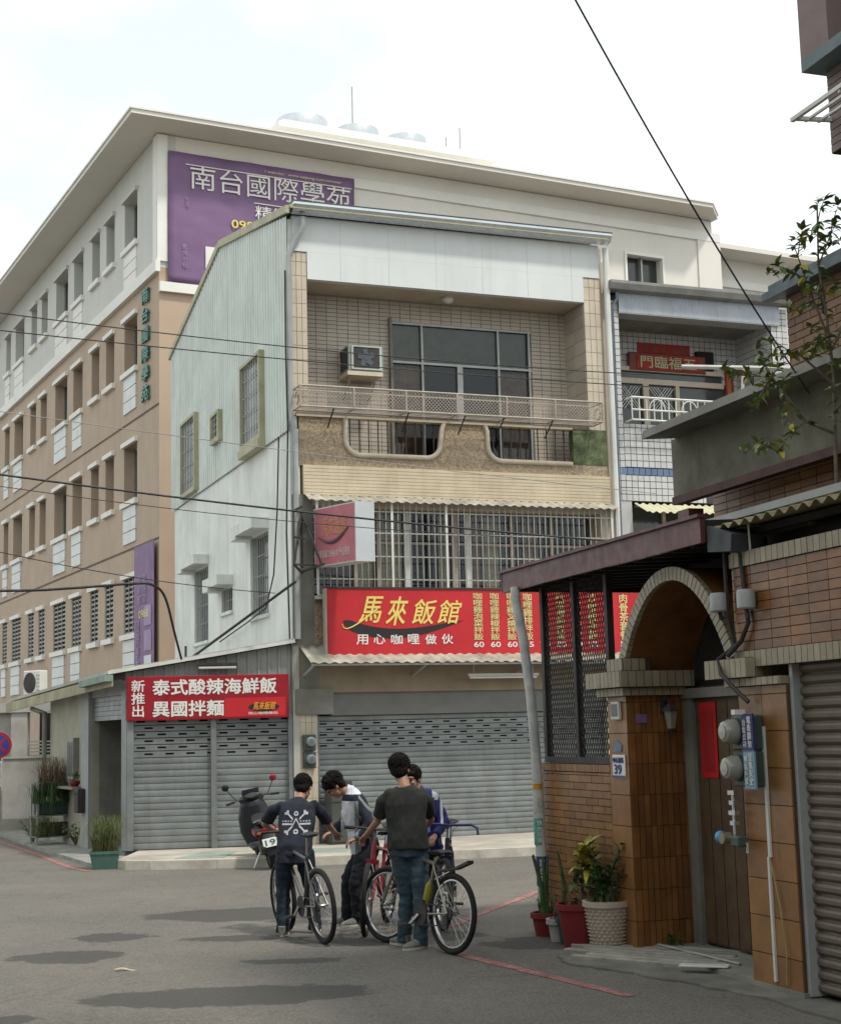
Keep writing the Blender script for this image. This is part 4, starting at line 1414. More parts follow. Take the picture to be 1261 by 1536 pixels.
# railing
rl = link('railing', G().tube([(.25, -.25, 7.50), (2.6, -.25, 7.50)], .022, 6).mesh('r', mt_wpaint), T)
for z in (7.28, 7.10):
    G().tube([(.25, -.25, z), (2.6, -.25, z)], .018, 6).build('rail', mt_wpaint, rl)
for i in range(17):
    x = .25 + 2.35 * i / 16
    G().tube([(x, -.25, 7.10), (x, -.25, 7.5)], .013, 6).build('baluster', mt_wpaint, rl)
for x in (.75, 1.4, 2.0):
    G().tube([(x + .16 * math.cos(q * PI / 8), -.255, 7.28 + .2 * math.sin(q * PI / 8)) for q in range(9)], .011, 5).build('scroll', mt_wpaint, rl)
for x in (.25, 2.6):
    G().tube([(x, -.25, 7.5), (x, 0, 7.5)], .018, 6).build('rail', mt_wpaint, rl)
    G().tube([(x, -.25, 7.1), (x, 0, 7.1)], .018, 6).build('rail', mt_wpaint, rl)
# lower cream rain hood and window
wave_sheet(.35, 3.3, -.45, 5.45, -.0, 5.66, .14, .016).build('rain_hood', mat('cream_plastic', (.56, .53, .36), .5, var=.15), T, True)
G().box(.3, 3.4, .18, .2, 4.9, 5.65).build('lower_window', mt_glass, T)
for x in (.34, 1.0, 1.7):
    G().box(x - .03, x + .03, .12, .178, 4.9, 5.65).build('mullion', mt_cream, T)
# plaques
mt_plq = mat('red_plaque', (.20, .055, .04), .6, var=.25, scale=6)
mt_plr = mat('red_paper', (.33, .03, .025), .7, var=.2, scale=5)
t = thing('name_plaque', 'carved red plaque with pale green characters above the tiled house balcony doors', 'plaque', on(0, T, .98, 1.09, 8.34), R(21))
G().bbox(0, 1.65, 0, .06, 0, .36, .02).build('board', mt_plq, t)
G().box(.15, 1.5, -.012, -.001, .04, .32).build('field', mt_plr, t)
text(t, '門臨福五', (.24, -.016, .07), X, Zu, 1.18, .23, mat('pale_green_letters', (.42, .48, .26), .5), off=.01)
t = thing('paper_strip', 'dark red paper strip pasted above the carved plaque', 'paper', on(0, T, 1.22, 1.17, 8.72), R(21))
G().box(0, 1.12, 0, .015, 0, .19).build('sheet', mt_plr, t)
for k in range(5):
    G().box(.12 + k * .2, .22 + k * .2, -.003, -.0005, .03, .15).build('motif', mt_plq, t)
t = thing('paper_strip', 'upright red paper couplet on the tiled balcony wall right of the doors', 'paper', on(0, T, 3.08, 1.17, 7.75), R(21))
G().box(0, .17, 0, .012, 0, .72).build('sheet', mt_plr, t)
G().box(.04, .13, -.003, -.0005, .05, .66).build('gilt_column', mat('gilt', (.40, .15, .05), .5), t)
# ================================================================== brown tiled house on the right
mt_bt = mat('brown_glazed_tile', (.215, .090, .028), .38, var=.25, scale=4, rnd=.24, spec=.4, streak=.45, dirt=(.06, .04, .025), bump=.15, bscale=50)
mt_bt2 = mat('tan_glazed_tile', (.25, .120, .040), .38, var=.22, scale=4, rnd=.18, spec=.4, streak=.45, dirt=(.07, .05, .03), bump=.15, bscale=50)
mt_bg = mat('brown_grout', (.075, .05, .034), .95, var=.25)
mt_cb = mat('cream_edge_brick', (.30, .26, .18), .5, var=.14, scale=6, rnd=.13, streak=.3)
mt_mar = mat('maroon_metal', (.105, .035, .035), .45, .1, var=.2, scale=3)
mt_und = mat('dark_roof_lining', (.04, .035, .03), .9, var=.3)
mt_door = mat('dark_brown_door', (.10, .064, .036), .5, var=.25, scale=5)
mt_gsh = mat('brown_grey_slat', (.15, .122, .095), .55, .1, var=.16, scale=2.5, streak=.35, dirt=(.12, .10, .08))
H = thing('brown_house', 'low brown tiled house with arched cream-edged gateway and garage shutter on the right', 'building', (2.228, 10.857, 0), R(19))
YV, NX, NY = (0, 1, 0), (-1, 0, 0), (0, -1, 0)
# frontage faces local -x; y runs away from the camera
w_ = G().box(0, .3, -6.5, -.02, 2.31, 2.90).build('garage_wall', mt_bg, H)
tiles(w_, 'tile', (0, -.02, 2.31), NY, Zu, NX, 2.6, .59, .235, .066, mt_bt, .006, .012, brick=False, limit=150)
for (z0, z1, xo, nm) in ((2.90, 3.01, -.03, 0), (2.19, 2.31, -.03, 1)):
    b_ = G().box(xo + .012, .3, -6.5, .0, z0, z1).build('brick_band', mt_bg, H)
    tiles(b_, 'edge_brick', (xo + .012, .0, z0), NY, Zu, NX, 3.0, z1 - z0, .072, z1 - z0, mt_cb, .008, .014)
# pillar right of the door
p2 = G().box(0, .40, -.62, .0, .0, 2.06).build('pillar', mt_bg, H)
tiles(p2, 'large_tile', (0, .0, .0), NY, Zu, NX, .62, 2.06, .31, .25, mt_bt2, .006, .012)
G().box(-.02, .42, -.64, .02, 0, .05).build('plinth', mt_conc, H)
for (y0, y1, z0, z1, xo) in ((-.28, .30, 2.12, 2.26, -.10), (-.62, .12, 2.06, 2.12, -.05)):
    b_ = G().box(xo + .012, .42, y0 + .012, y1, z0, z1).build('capital', mt_bg, H)
    tiles(b_, 'edge_brick', (xo + .012, y1, z0), NY, Zu, NX, y1 - y0, z1 - z0, .072, z1 - z0, mt_cb, .008, .014)
    tiles(b_, 'edge_brick', (xo, y0 + .012, z0), X, Zu, NY, .42, z1 - z0, .072, z1 - z0, mt_cb, .008, .012)
# garage shutter
sg = G().box(.14, .16, -6.2, -.62, .05, 2.2).build('garage_shutter', mt_dark, H)
pr = [(0.0, 0.0), (-.010, .008), (-.024, .022), (-.026, .046), (-.016, .062), (0.0, .068), (.004, .08)]
g = G()
for a, b in zip(pr[:-1], pr[1:]):
    g.add([(.10 + a[0], -6.2, a[1]), (.10 + a[0], -.66, a[1]), (.10 + b[0], -.66, b[1]), (.10 + b[0], -6.2, b[1])], [(0, 1, 2, 3)])
me = g.mesh('slat', mt_gsh, 60)
for i in range(27):
    link('slat', me, sg).location = (random.uniform(-.002, .002), 0, .05 + i * .08)
G().box(.02, .14, -.66, -.622, .03, 2.2).build('shutter_guide', mt_pipe, H)
# cream framed pillar strip above (between arch and garage wall)
tiles(H, 'edge_brick', (.05, .08, 2.3), NY, Zu, NX, .09, .75, .09, .075, mt_cb, .008, .014)
G().box(.06, .2, -.02, .08, 2.26, 3.06).build('gate_post', mt_bg, H)
# pillar left of the door
p1 = G().box(0, .66, 1.77, 2.12, .0, 2.06).build('pillar', mt_bg, H)
tiles(p1, 'large_tile', (0, 2.12, .0), NY, Zu, NX, .35, 2.06, .35, .25, mt_bt2, .006, .012)
tiles(p1, 'upright_tile', (0.0, 1.77, .0), X, Zu, NY, .50, 2.06, .053, .25, mt_bt, .006, .012)
for (y0, y1, z0, z1, xo, x1) in ((1.64, 2.30, 2.12, 2.255, -.12, .56), (1.70, 2.2, 2.05, 2.12, -.07, .52)):
    b_ = G().box(xo + .012, x1, y0 + .012, y1, z0, z1).build('capital', mt_bg, H)
    tiles(b_, 'edge_brick', (xo + .012, y1, z0), NY, Zu, NX, y1 - y0, z1 - z0, .072, z1 - z0, mt_cb, .008, .014)
    tiles(b_, 'edge_brick', (xo, y0 + .012, z0), X, Zu, NY, x1 - xo, z1 - z0, .072, z1 - z0, mt_cb, .008, .012)
b_ = G().box(-.05, .2, 1.72, 2.0, 2.255, 2.36).build('arch_foot', mt_bg, H)
tiles(b_, 'edge_brick', (-.05, 2.0, 2.255), NY, Zu, NX, .28, .105, .07, .105, mt_cb, .008, .012)
tiles(b_, 'edge_brick', (-.05, 1.72, 2.255), X, Zu, NY, .2, .105, .07, .105, mt_cb, .008, .012)
# the arch: brown barrel with a rim of cream bricks
y_a, y_b, z_s, z_t = .10, 1.78, 2.255, 2.92


def arch(t, grow=0.0):
    # t runs 0..1 along the opening; nearly parabolic head
    a = PI * t
    hw = (y_b - y_a) / 2 + grow
    cy_ = (y_a + y_b) / 2
    c_ = math.cos(a)
    zz = (z_t - z_s + grow) * (1 - abs(c_) ** 2.1) ** .86
    return Vector((0, cy_ - hw * c_, z_s + zz))


NA = 64
pts = [arch(i / NA) for i in range(NA + 1)]
lens = [0]
for a, b in zip(pts[:-1], pts[1:]):
    lens.append(lens[-1] + (b - a).length)


def arch_at(s_, grow=0.0):
    for i in range(NA):
        if lens[i + 1] >= s_:
            t = (s_ - lens[i]) / max(1e-9, lens[i + 1] - lens[i])
            p = pts[i].lerp(pts[i + 1], t)
            d = (pts[i + 1] - pts[i]).normalized()
            break
    else:
        p, d = pts[-1], (pts[-1] - pts[-2]).normalized()
    nrm = Vector((0, -d.z, d.y))
    return p + nrm * grow


g = G()
v, f = [], []
for i in range(NA + 1):
    q = arch_at(lens[i], 0)
    q2 = arch_at(lens[i], .095)
    v += [(-.0, q.y, q.z), (.62, q.y, q.z), (-.0, q2.y, q2.z), (.62, q2.y, q2.z)]
for i in range(NA):
    a, b = 4 * i, 4 * i + 4
    f += [(a, b, b + 1, a + 1), (a + 2, a + 3, b + 3, b + 2), (a, a + 2, b + 2, b), (a + 1, b + 1, b + 3, a + 3)]
g.add(v, f)
ar = g.build('arch', mt_bt, H, 60)
nb = int(lens[-1] / .058)
for k in range(nb):
    s0, s1 = lens[-1] * k / nb + .004, lens[-1] * (k + 1) / nb - .004
    q = [arch_at(s0, -.004), arch_at(s1, -.004), arch_at(s1, .10), arch_at(s0, .10)]
    vv = [(-.025, p.y, p.z) for p in q] + [(.02, p.y, p.z) for p in q]
    G().add(vv, [(0, 1, 2, 3), (7, 6, 5, 4), (0, 4, 5, 1), (1, 5, 6, 2), (2, 6, 7, 3), (3, 7, 4, 0)]).build('edge_brick', mt_cb, ar)
# recessed door
G().box(.60, .70, -.1, 1.78, .05, 2.12).build('door_wall', mt_door, H)
dr = link('door', G().box(.54, .58, .40, 1.62, .07, 2.02).mesh('d', mt_door), H)
for i in range(7):
    y = .41 + i * .172
    G().box(.528, .54, y, y + .160, .09, 2.0).build('plank', mt_door, dr)
G().tube([(.50, .5, 1.0), (.50, .5, 1.15)], .012, 6).build('handle', mt_steel, dr)
G().box(.50, .60, 1.62, 1.77, .05, 2.05).build('door_jamb', mt_conc, H)
G().box(.48, .62, .1, 1.77, 2.021, 2.10).build('door_head', mt_conc, H)
G().box(.0, .62, .0, 1.77, .0, .055).build('threshold', mt_conc, H)
G().holewall(-.3, 2.1, 2.1, 3.15, .66, .70, [(.12, .42, 2.45, 2.68)], 'yz').build('fanlight_panel', mt_und, H)
g = G()
for k in range(8):
    g.bar((.68, .10 + k * .045, 2.45), (.68, .145 + k * .045 - .09 * (k % 2), 2.68), .008)
for k in range(5):
    g.bar((.675, .1, 2.47 + k * .045), (.675, .44, 2.47 + k * .045), .008)
g.build('fanlight_lattice', mt_iron, H, kind='stuff')
# low wall and lattice
lwl = G().box(.0, .14, 2.12, 3.56, .0, 1.49).build('low_wall', mt_bg, H)
tiles(lwl, 'tile', (0, 3.56, .0), NY, Zu, NX, 1.44, 1.42, .235, .0635, mt_bt2, .006, .012, brick=True)
tiles(lwl, 'coping_tile', (0, 3.56, 1.424), NY, Zu, NX, 1.44, .066, .055, .066, mt_bt2, .006, .014)
tiles(lwl, 'tile', (0, 3.56, .0), X, Zu, YV, .14, 1.49, .14, .0635, mt_bt2, .006, .012)
ln_ = link('lattice_fence', G().box(.02, .08, 2.13, 3.56, 1.495, 1.55).mesh('r', mt_iron), H)
for y in (3.52, 2.82, 2.15):
    G().box(.02, .08, y - .03, y + .03, 1.55, 3.13).build('fence_post', mt_iron, ln_)
g = G()
for k in range(56):
    y = 2.17 + k * .024
    if abs(y - 2.82) < .035:
        continue
    ps = [(.05, y + .012 * (1 if (i + k) % 2 else -1), 1.55 + i * .045) for i in range(36)]
    g.tube(ps, .005, 4, cap=False)
g.build('wavy_wires', mt_iron, ln_, kind='stuff')
# porch roof with maroon fascia
pv = [(-.16, .1, 3.13), (-.16, 3.9, 3.13), (3.2, 3.9, 3.30), (3.2, .1, 3.30)]
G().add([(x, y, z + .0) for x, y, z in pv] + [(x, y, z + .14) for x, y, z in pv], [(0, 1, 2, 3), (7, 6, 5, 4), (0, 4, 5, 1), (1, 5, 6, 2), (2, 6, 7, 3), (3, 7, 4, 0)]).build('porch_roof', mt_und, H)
G().box(-.20, -.161, .08, 3.95, 3.10, 3.285).build('fascia', mt_mar, H)
G().box(-.23, -.16, .06, 3.97, 3.285, 3.31).build('fascia_cap', mt_mar, H)
G().box(-.20, 3.2, 3.90, 3.94, 3.11, 3.30).build('fascia', mt_mar, H)
for i in range(12):
    y = .3 + i * .31
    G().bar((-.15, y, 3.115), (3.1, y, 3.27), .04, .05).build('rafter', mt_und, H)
G().prism([(.06, 3.22), (-.28, 3.12), (-.26, 3.0), (.06, 3.03)], -.16, .1, 'yz').build('flashing', mat('dark_zinc', (.05, .055, .06), .6, .2), H)
# corrugated plastic roof over the garage
mt_cor = mat('mossy_plastic', (.27, .235, .13), .6, var=.4, scale=5, streak=.3, dirt=(.08, .07, .03))
g = G()
v = []
n_ = 420
for i in range(n_ + 1):
    y = .02 - 6.4 * i / n_
    dz = .020 * math.sin(2 * PI * y / .145)
    v += [(-.12, y, 3.20 + dz), (2.2, y, 3.52 + dz), (-.12, y, 3.195 + dz), (2.2, y, 3.515 + dz)]
f = []
for i in range(n_):
    a, b = i * 4, i * 4 + 4
    f += [(a, b, b + 1, a + 1), (a + 2, a + 3, b + 3, b + 2), (a, a + 2, b + 2, b), (a + 1, b + 1, b + 3, a + 3)]
g.add(v, f)
g.build('corrugated_roof', mt_cor, H, True)
for i in range(4):
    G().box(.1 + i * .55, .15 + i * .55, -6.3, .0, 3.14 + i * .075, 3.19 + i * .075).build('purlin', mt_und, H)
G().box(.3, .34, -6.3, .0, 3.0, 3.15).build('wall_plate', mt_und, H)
G().box(.28, .34, -1.9, 1.1, 3.33, 3.385).build('pipe_run', mt_pipe, H)
# upper storey: concrete eave and beam, orange tile, brick
G().box(.92, 1.1, -6.5, 2.50, 3.84, 4.36).build('concrete_beam', mt_moss, H)
G().prism([(.58, 4.34), (.60, 4.42), (1.6, 4.50), (1.6, 4.40), (.9, 4.36)], -6.5, 2.42, 'xz').build('concrete_eave', mt_conc, H)
G().box(.90, .99, -6.5, 2.50, 3.765, 3.835).build('timber_beam', mat('maroon_timber', (.085, .04, .032), .7, var=.3, scale=6), H)
ow = G().box(1.3, 1.5, -4.0, 2.45, 3.3, 3.9).build('upper_wall', mt_bg, H)
tiles(ow, 'tile', (1.3, 2.45, 3.30), NY, Zu, NX, 4.5, .594, .235, .066, mat('orange_tile', (.33, .15, .05), .4, var=.12, rnd=.14), .007, .012, limit=140)
G().box(.95, 1.1, 2.30, 2.50, 3.2, 3.71).build('porch_post', mt_mar, H)
bw_ = G().box(.95, 4.0, -6.5, .55, 4.45, 5.15).build('brick_wall', mt_bg, H)
tiles(bw_, 'brick', (.95, .55, 4.45), NY, Zu, NX, 2.0, .70, .22, .062, mat('brown_brick', (.235, .145, .095), .8, var=.2, rnd=.15, bump=.3), .008, .012, brick=True, limit=200)
tiles(bw_, 'brick', (.95, .55, 4.45), X, Zu, YV, .6, .70, .22, .062, MATS['brown_brick'], .008, .012, brick=True, limit=100)
G().box(.84, 4.0, -6.5, .64, 5.15, 5.25).build('roof_cap', mat('slate_metal', (.085, .105, .115), .5, .3, var=.2), H)
G().box(.80, .90, -6.5, .68, 5.13, 5.19).build('gutter', MATS['slate_metal'], H)
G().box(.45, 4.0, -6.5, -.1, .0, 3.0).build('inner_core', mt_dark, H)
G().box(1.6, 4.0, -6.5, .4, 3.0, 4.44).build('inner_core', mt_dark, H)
G().box(3.0, 3.2, .1, 3.9, .0, 3.28).build('court_wall', mt_conc, H)
# conduits
G().tube([(-.05, .02, 3.1), (-.05, .02, 2.55), (-.06, -.08, 2.35), (-.10, .10, 2.26), (-.125, .03, 2.16), (-.1, -.1, 2.05), (-.05, -.2, 1.95)], .016, 6).build('conduit', mt_iron, H, True)
G().tube([(-.03, -.17, 3.0), (-.03, -.19, 2.7), (-.04, -.24, 2.5), (-.05, -.15, 2.38), (-.09, -.02, 2.28)], .018, 6).build('conduit', mt_iron, H, True)
G().tube([(-.02, -.28, 3.22), (-.02, -.29, 2.9)], .008, 5).build('conduit', mt_wpaint, H)
G().box(-.028, -.012, -.335, -.305, .9, 1.78).build('conduit', mt_wpaint, H)
G().box(-.028, -.012, -.315, -.290, .08, .9).build('conduit', mt_wpaint, H)
G().tube([(-.03, -.33, .9), (-.03, -.42, .6), (-.03, -.47, .3), (-.03, -.45, .08)], .005, 5).build('conduit', mat('yellow_wire', (.35, .28, .08), .6), H, True)

# ---------------------------------------------------------------- small things on the brown house
hr = R(19 - 90)          # local frame of an item hung on the frontage: x runs towards the camera, -y points to the street


def hung(name, label, cat, y, z, off=.0, group=None):
    return thing(name, label, cat, on(0, H, -.014 - off, y, z), hr, group)


for (y, z, lab) in ((.07, 2.60, 'left of the two grey cylinder boxes on the cream gate post'), (-.30, 2.59, 'right-hand grey cylinder box on the brown wall beside the arch')):
    t = hung('junction_box', lab, 'junction box', y, z, .0, 'grey cylinder boxes by the arch')
    G().lathe([(.055, 0), (.065, .01), (.065, .12), (.058, .135), (.02, .14)], (0, -.07, 0), n=18).build('cap', mt_pipe, t, 40)
    G().box(-.03, .03, -.03, .0, .02, .11).build('back_plate', mt_iron, t)
    G().tube([(0, -.07, 0), (0, -.06, -.06)], .014, 6).build('spigot', mt_iron, t)
mt_mtr = mat('meter_case_green', (.06, .085, .075), .5, var=.2)
mt_dome = mat('meter_dome', (.30, .29, .25), .12, var=.15, spec=.6)
for i, (z, lab) in enumerate(((1.62, 'upper electricity meter with dark blue notice plate on the brown pillar'), (1.37, 'lower electricity meter with light blue notice plate on the brown pillar'))):
    t = hung('electricity_meter', lab, 'meter', -.22, z, .0)
    G().bbox(-.17, .10, -.10, .0, 0, .24, .012).build('case', mt_mtr, t)
    G().lathe([(.085, -.10), (.085, -.16), (.07, -.20), (.03, -.215), (.005, -.217)], (-.10, 0, .13), 'y', 22).build('dome', mt_dome, t, 40)
    G().lathe([(.094, -.10), (.094, -.115)], (-.10, 0, .13), 'y', 22).build('ring', mt_mtr, t, 40)
    G().lathe([(.05, -.2135), (.001, -.2185)], (-.10, 0, .13), 'y', 18).build('dial', mat('dial_face', (.42, .41, .37), .4), t)
    pm = mat('notice_blue', (.035, .04, .17), .5) if i == 0 else mat('notice_light_blue', (.20, .33, .42), .5)
    G().box(.02, .16, -.125, -.11, -.01, .25).build('notice_plate', pm, t)
    text(t, '電\n表\n請\n勿' if i == 0 else '注\n意\n安\n全', (.095, -.128, .02), X, Zu, .045, .21, mt_wlet, off=.02)
    text(t, '台\n電\n公\n司' if i == 0 else '用\n電\n戶\n號', (.035, -.128, .02), X, Zu, .04, .19, mt_wlet, off=.0)
    if i == 0:
        G().box(.0, .05, -.19, -.11, .245, .28).build('cable_entry', mt_wlet, t)
t = hung('water_meter', 'small blue-capped water meter on thin pipes below the electricity meters', 'meter', .02, .98, .03)
G().tube([(0, -.04, .34), (0, -.04, .0), (.16, -.04, .0), (.16, -.04, -.06)], .012, 6).build('pipework', mt_steel, t, True)
G().lathe([(.04, -.05), (.04, .02)], (-.07, -.06, .03), 'y', 14).build('body', mat('brass', (.30, .25, .18), .4, .5), t)
G().ball((-.15, -.07, .03), .052, sz=(1, .8, .9)).build('cap', mat('sky_blue_plastic', (.06, .28, .52), .4), t, True)
G().bbox(.03, .14, -.10, -.02, -.02, .05, .008).build('register', mt_mtr, t)
for k in range(4):
    G().box(-.03 - .012 * (k % 2), .03 + .012 * (k % 2), -.06, -.02, .12 + k * .07, .15 + k * .07).build('valve', mt_steel, t)
t = hung('house_number_plate', 'blue and white enamel house number plate 39 on the brown corner pillar', 'plate', 1.93, 1.385)
G().bbox(-.115, .115, -.012, .0, 0, .19, .004).build('plate', mt_wlet, t)
text(t, '39', (-.075, -.015, .035), X, Zu, .13, .075, mat('number_blue', (.03, .06, .22), .4), off=.04)
text(t, '中正南路', (-.095, -.015, .125), X, Zu, .19, .045, MATS['number_blue'], off=.01)
G().box(-.115, .115, -.016, -.0125, .005, .022).build('stripe', MATS['number_blue'], t)
t = hung('paper_notice', 'torn pale blue paper stuck above the house number plate', 'paper', 1.94, 1.60)
G().prism([(-.09, 0), (.05, .0), (.07, .05), (.02, .08), (-.03, .10), (-.08, .05)], -.006, 0, 'xz').build('sheet', mat('pale_blue_paper', (.18, .25, .32), .8), t)
t = hung('intercom', 'small grey intercom panel at the top of the corner pillar', 'intercom', 1.93, 1.86)
G().bbox(-.075, .075, -.03, .0, 0, .15, .006).build('panel', mt_wpaint, t)
G().box(-.055, .055, -.034, -.031, .03, .13).build('screen', mat('intercom_dark', (.07, .085, .10), .3), t)
t = thing('sticker', 'small purple sticker high on the upright tiles of the gate pillar', 'sticker', on(0, H, .06, 1.755, 1.83), R(19))
G().box(0, .10, -.008, .0, 0, .07).build('sheet', mat('purple_sticker', (.22, .12, .28), .6, var=.3, scale=20), t)
t = thing('wall_lamp', 'black coach lamp on the gate pillar under the cream ledge', 'lamp', on(0, H, .32, 1.755, 1.78), R(19))
G().tube([(0, 0, .2), (0, -.06, .24), (0, -.12, .2)], .01, 6).build('arm', mt_iron, t, True)
G().box(-.03, .03, -.012, 0, .12, .24).build('back_plate', mt_iron, t)
G().lathe([(.02, .2), (.07, .16), (.075, .14)], (0, -.12, 0), n=6).build('hood', mt_iron, t)
G().lathe([(.035, .0), (.06, .14)], (0, -.12, 0), n=6).build('glass', mat('lamp_glass', (.20, .21, .17), .15), t)
G().lathe([(.005, -.05), (.04, -.01), (.04, .0)], (0, -.12, 0), n=6).build('finial', mt_iron, t)
t = thing('door_couplet', 'bright red paper couplet pasted on the dark door under the arch', 'paper', on(0, H, .522, 1.52, 1.38), hr)
G().box(0, .26, -.004, .0, 0, .60).build('sheet', mat('couplet_red', (.50, .01, .012), .6, var=.1), t)
G().box(.05, .21, -.007, -.0045, .05, .55).build('brushwork', mat('couplet_dark', (.33, .012, .012), .6), t)

# ================================================================== neighbour's overhanging upper floors, top right
N_ = thing('upper_building', 'corner of a mauve-brown upper storey overhanging at the top right edge', 'building', on(0, H, -.06, -1.62, 0), R(19))
mt_mv = mat('mauve_tile', (.215, .155, .145), .6, var=.1, scale=3, streak=.2)
lo = G().box(.0, 3.0, -3.6, .0, 5.40, 5.95).build('wall', mt_bg, N_)
tiles(lo, 'tile', (.0, .0, 5.40), NY, Zu, NX, 1.4, .55, .2, .05, mt_mv, .006, .01, limit=120)
tiles(lo, 'tile', (.0, .0, 5.40), X, Zu, YV, .8, .55, .2, .05, mt_mv, .006, .01, limit=60)
G().box(-.16, 3.0, -3.6, .05, 5.95, 6.03).build('ledge', mat('teal_ledge', (.10, .14, .15), .5), N_)
G().box(-.16, 3.0, -.26, .05, 6.03, 9.5).build('pier', mt_mv, N_)
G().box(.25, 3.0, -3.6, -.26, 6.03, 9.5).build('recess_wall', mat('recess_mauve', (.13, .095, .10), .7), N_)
G().box(-.16, 3.2, -3.6, .05, 9.5, 9.7).build('roof', mt_conc, N_)
G().box(1.0, 4.0, -3.6, .0, .0, 5.40).build('lower_core', mt_conc, N_)
t = thing('drying_rack', 'white metal drying rack jutting from the mauve upper wall', 'rack', on(0, N_, -.01, -.1, 5.62), R(19))
for y in (-1.5, .08):
    G().bar((.0, y, .0), (-.27, y, -.02), .025).build('arm', mt_wpaint, t)
for x in (-.07, -.165, -.265):
    G().bar((x, -1.6, x * .06), (x, .12, x * .06), .016 if x > -.2 else .026).build('bar', mt_wpaint, t)
for y in (-1.0, -.4):
    G().bar((-.0, y, -.03), (-.27, y, -.04), .018).build('stay', mt_wpaint, t)

# ================================================================== road-side post carrying the porch roof
t = thing('support_post', 'bent white steel post with stickers holding up the maroon porch roof', 'post', (1.02, 14.1, 0))
pp = [(0, 0, 0), (0, 0, .4), (-.01, 0, .98), (-.02, 0, 1.58), (-.05, 0, 2.13), (-.10, .02, 2.65), (-.15, .05, 2.98), (-.155, .06, 3.12)]
G().tube(pp, [.05, .048, .047, .046, .045, .045, .045, .045], 14).build('pole', mat('old_white_paint', (.50, .50, .48), .55, var=.25, scale=6, streak=.6, dirt=(.2, .17, .13)), t, 60)
G().lathe([(.09, 0), (.09, .05), (.055, .08)], n=14).build('footing', mt_concl, t, 50)
for k, (z0, z1, colr) in enumerate(((.40, .66, (.045, .04, .16)), (.76, 1.0, (.10, .35, .27)), (1.05, 1.18, (.45, .45, .42)), (1.26, 1.31, (.55, .28, .03)))):
    xo = -.01 * (z0 > .5) - .004
    G().lathe([(.0495, z0), (.0495, z1)], (xo, 0, 0), n=14).build('sticker', mat('sticker%d' % k, colr, .6, var=.3, scale=30), t)
    if k < 2:
        text(t, '請\n勿\n停\n車'[:5 + 2 * k], (xo - .022, -.053, z0 + .02), X, Zu, .044, z1 - z0 - .04, mt_wlet, off=.01)

# ================================================================== plank ramp before the gateway
t = thing('plank_ramp', 'weathered grey planks laid on the ground before the arched gateway', 'ramp', (1.08, 12.25, 0), R(-38))
mt_plk = mat('weathered_plank', (.30, .285, .245), .85, var=.25, scale=7, bump=.4, bscale=50, rnd=.12)
for i in range(9):
    y = i * .085
    L0 = .12 * math.sin(i * 1.7) - .04 * i
    G().bbox(L0, 1.25 + .06 * math.sin(i * 2.3), y, y + .070, .004, .050 + .007 * (i % 3), .008).build('plank', mt_plk, t)
t = thing('white_batten', 'thin white batten lying across the near end of the grey planks', 'batten', (1.98, 11.42, .06), R(-20))
G().bbox(-.18, .18, -.06, .06, 0, .012, .003).build('strip', mt_wpaint, t)
G().box(-.15, .15, -.004, .004, .012, .014).build('ridge', mt_pipe, t)
t = thing('white_batten', 'long thin white strip edging the planks below the door', 'batten', (1.98, 12.16, .06), R(-69))
G().bbox(-.75, .75, -.014, .014, 0, .012, .003).build('strip', mt_concl, t)
G().box(-.6, .6, -.003, .003, .012, .014).build('ridge', mt_pipe, t)
g = G()
ap = [(1.55, 12.95), (1.2, 12.95), (.98, 12.5), (1.05, 12.05), (1.45, 11.5), (1.75, 11.05), (2.2, 10.3), (2.9, 8.0), (4.6, 4.4), (5.6, 4.6), (2.3, 11.0), (1.75, 12.9)]
ap2 = []
for a, b in zip(ap, ap[1:] + ap[:1]):
    for q in range(6):
        tq_ = q / 6
        ap2.append((a[0] + (b[0] - a[0]) * tq_ + random.uniform(-.03, .03), a[1] + (b[1] - a[1]) * tq_ + random.uniform(-.03, .03)))
G().prism(ap2, .0, .018, 'xy').build('apron', mat('patchy_apron', (.155, .148, .128), .9, var=.3, scale=3, bump=.5, bscale=40), kind='structure')
# ================================================================== people
from mathutils.bvhtree import BVHTree
mt_skin = mat('skin', (.36, .20, .13), .5, var=.08, scale=9)
mt_hair = mat('black_hair', (.010, .008, .007), .75, var=.3, scale=30, bump=.6, bscale=90, spec=.15)
mt_navy = mat('navy_cotton', (.018, .021, .034), .9, var=.2, scale=6)
mt_tee = mat('charcoal_cotton', (.022, .024, .021), .9, var=.2, scale=6)
mt_jean = mat('blue_denim', (.045, .075, .098), .9, var=.25, scale=7)
mt_djean = mat('dark_denim', (.016, .025, .040), .9, var=.25, scale=7)
mt_black2 = mat('black_cloth', (.012, .013, .018), .9, var=.2, scale=6)
mt_jkw = mat('jacket_white', (.60, .62, .67), .7, var=.08, scale=5)
mt_jkg = mat('jacket_grey', (.20, .22, .23), .8, var=.1, scale=5)
mt_blue = mat('jacket_blue', (.018, .021, .135), .65, var=.15, scale=5)
mt_shoe = mat('grey_shoe', (.20, .195, .18), .7, var=.4, scale=14)
mt_sole = mat('pale_sole', (.48, .47, .43), .7, var=.1)
mt_print = mat('print_white', (.42, .43, .45), .8, var=.1)


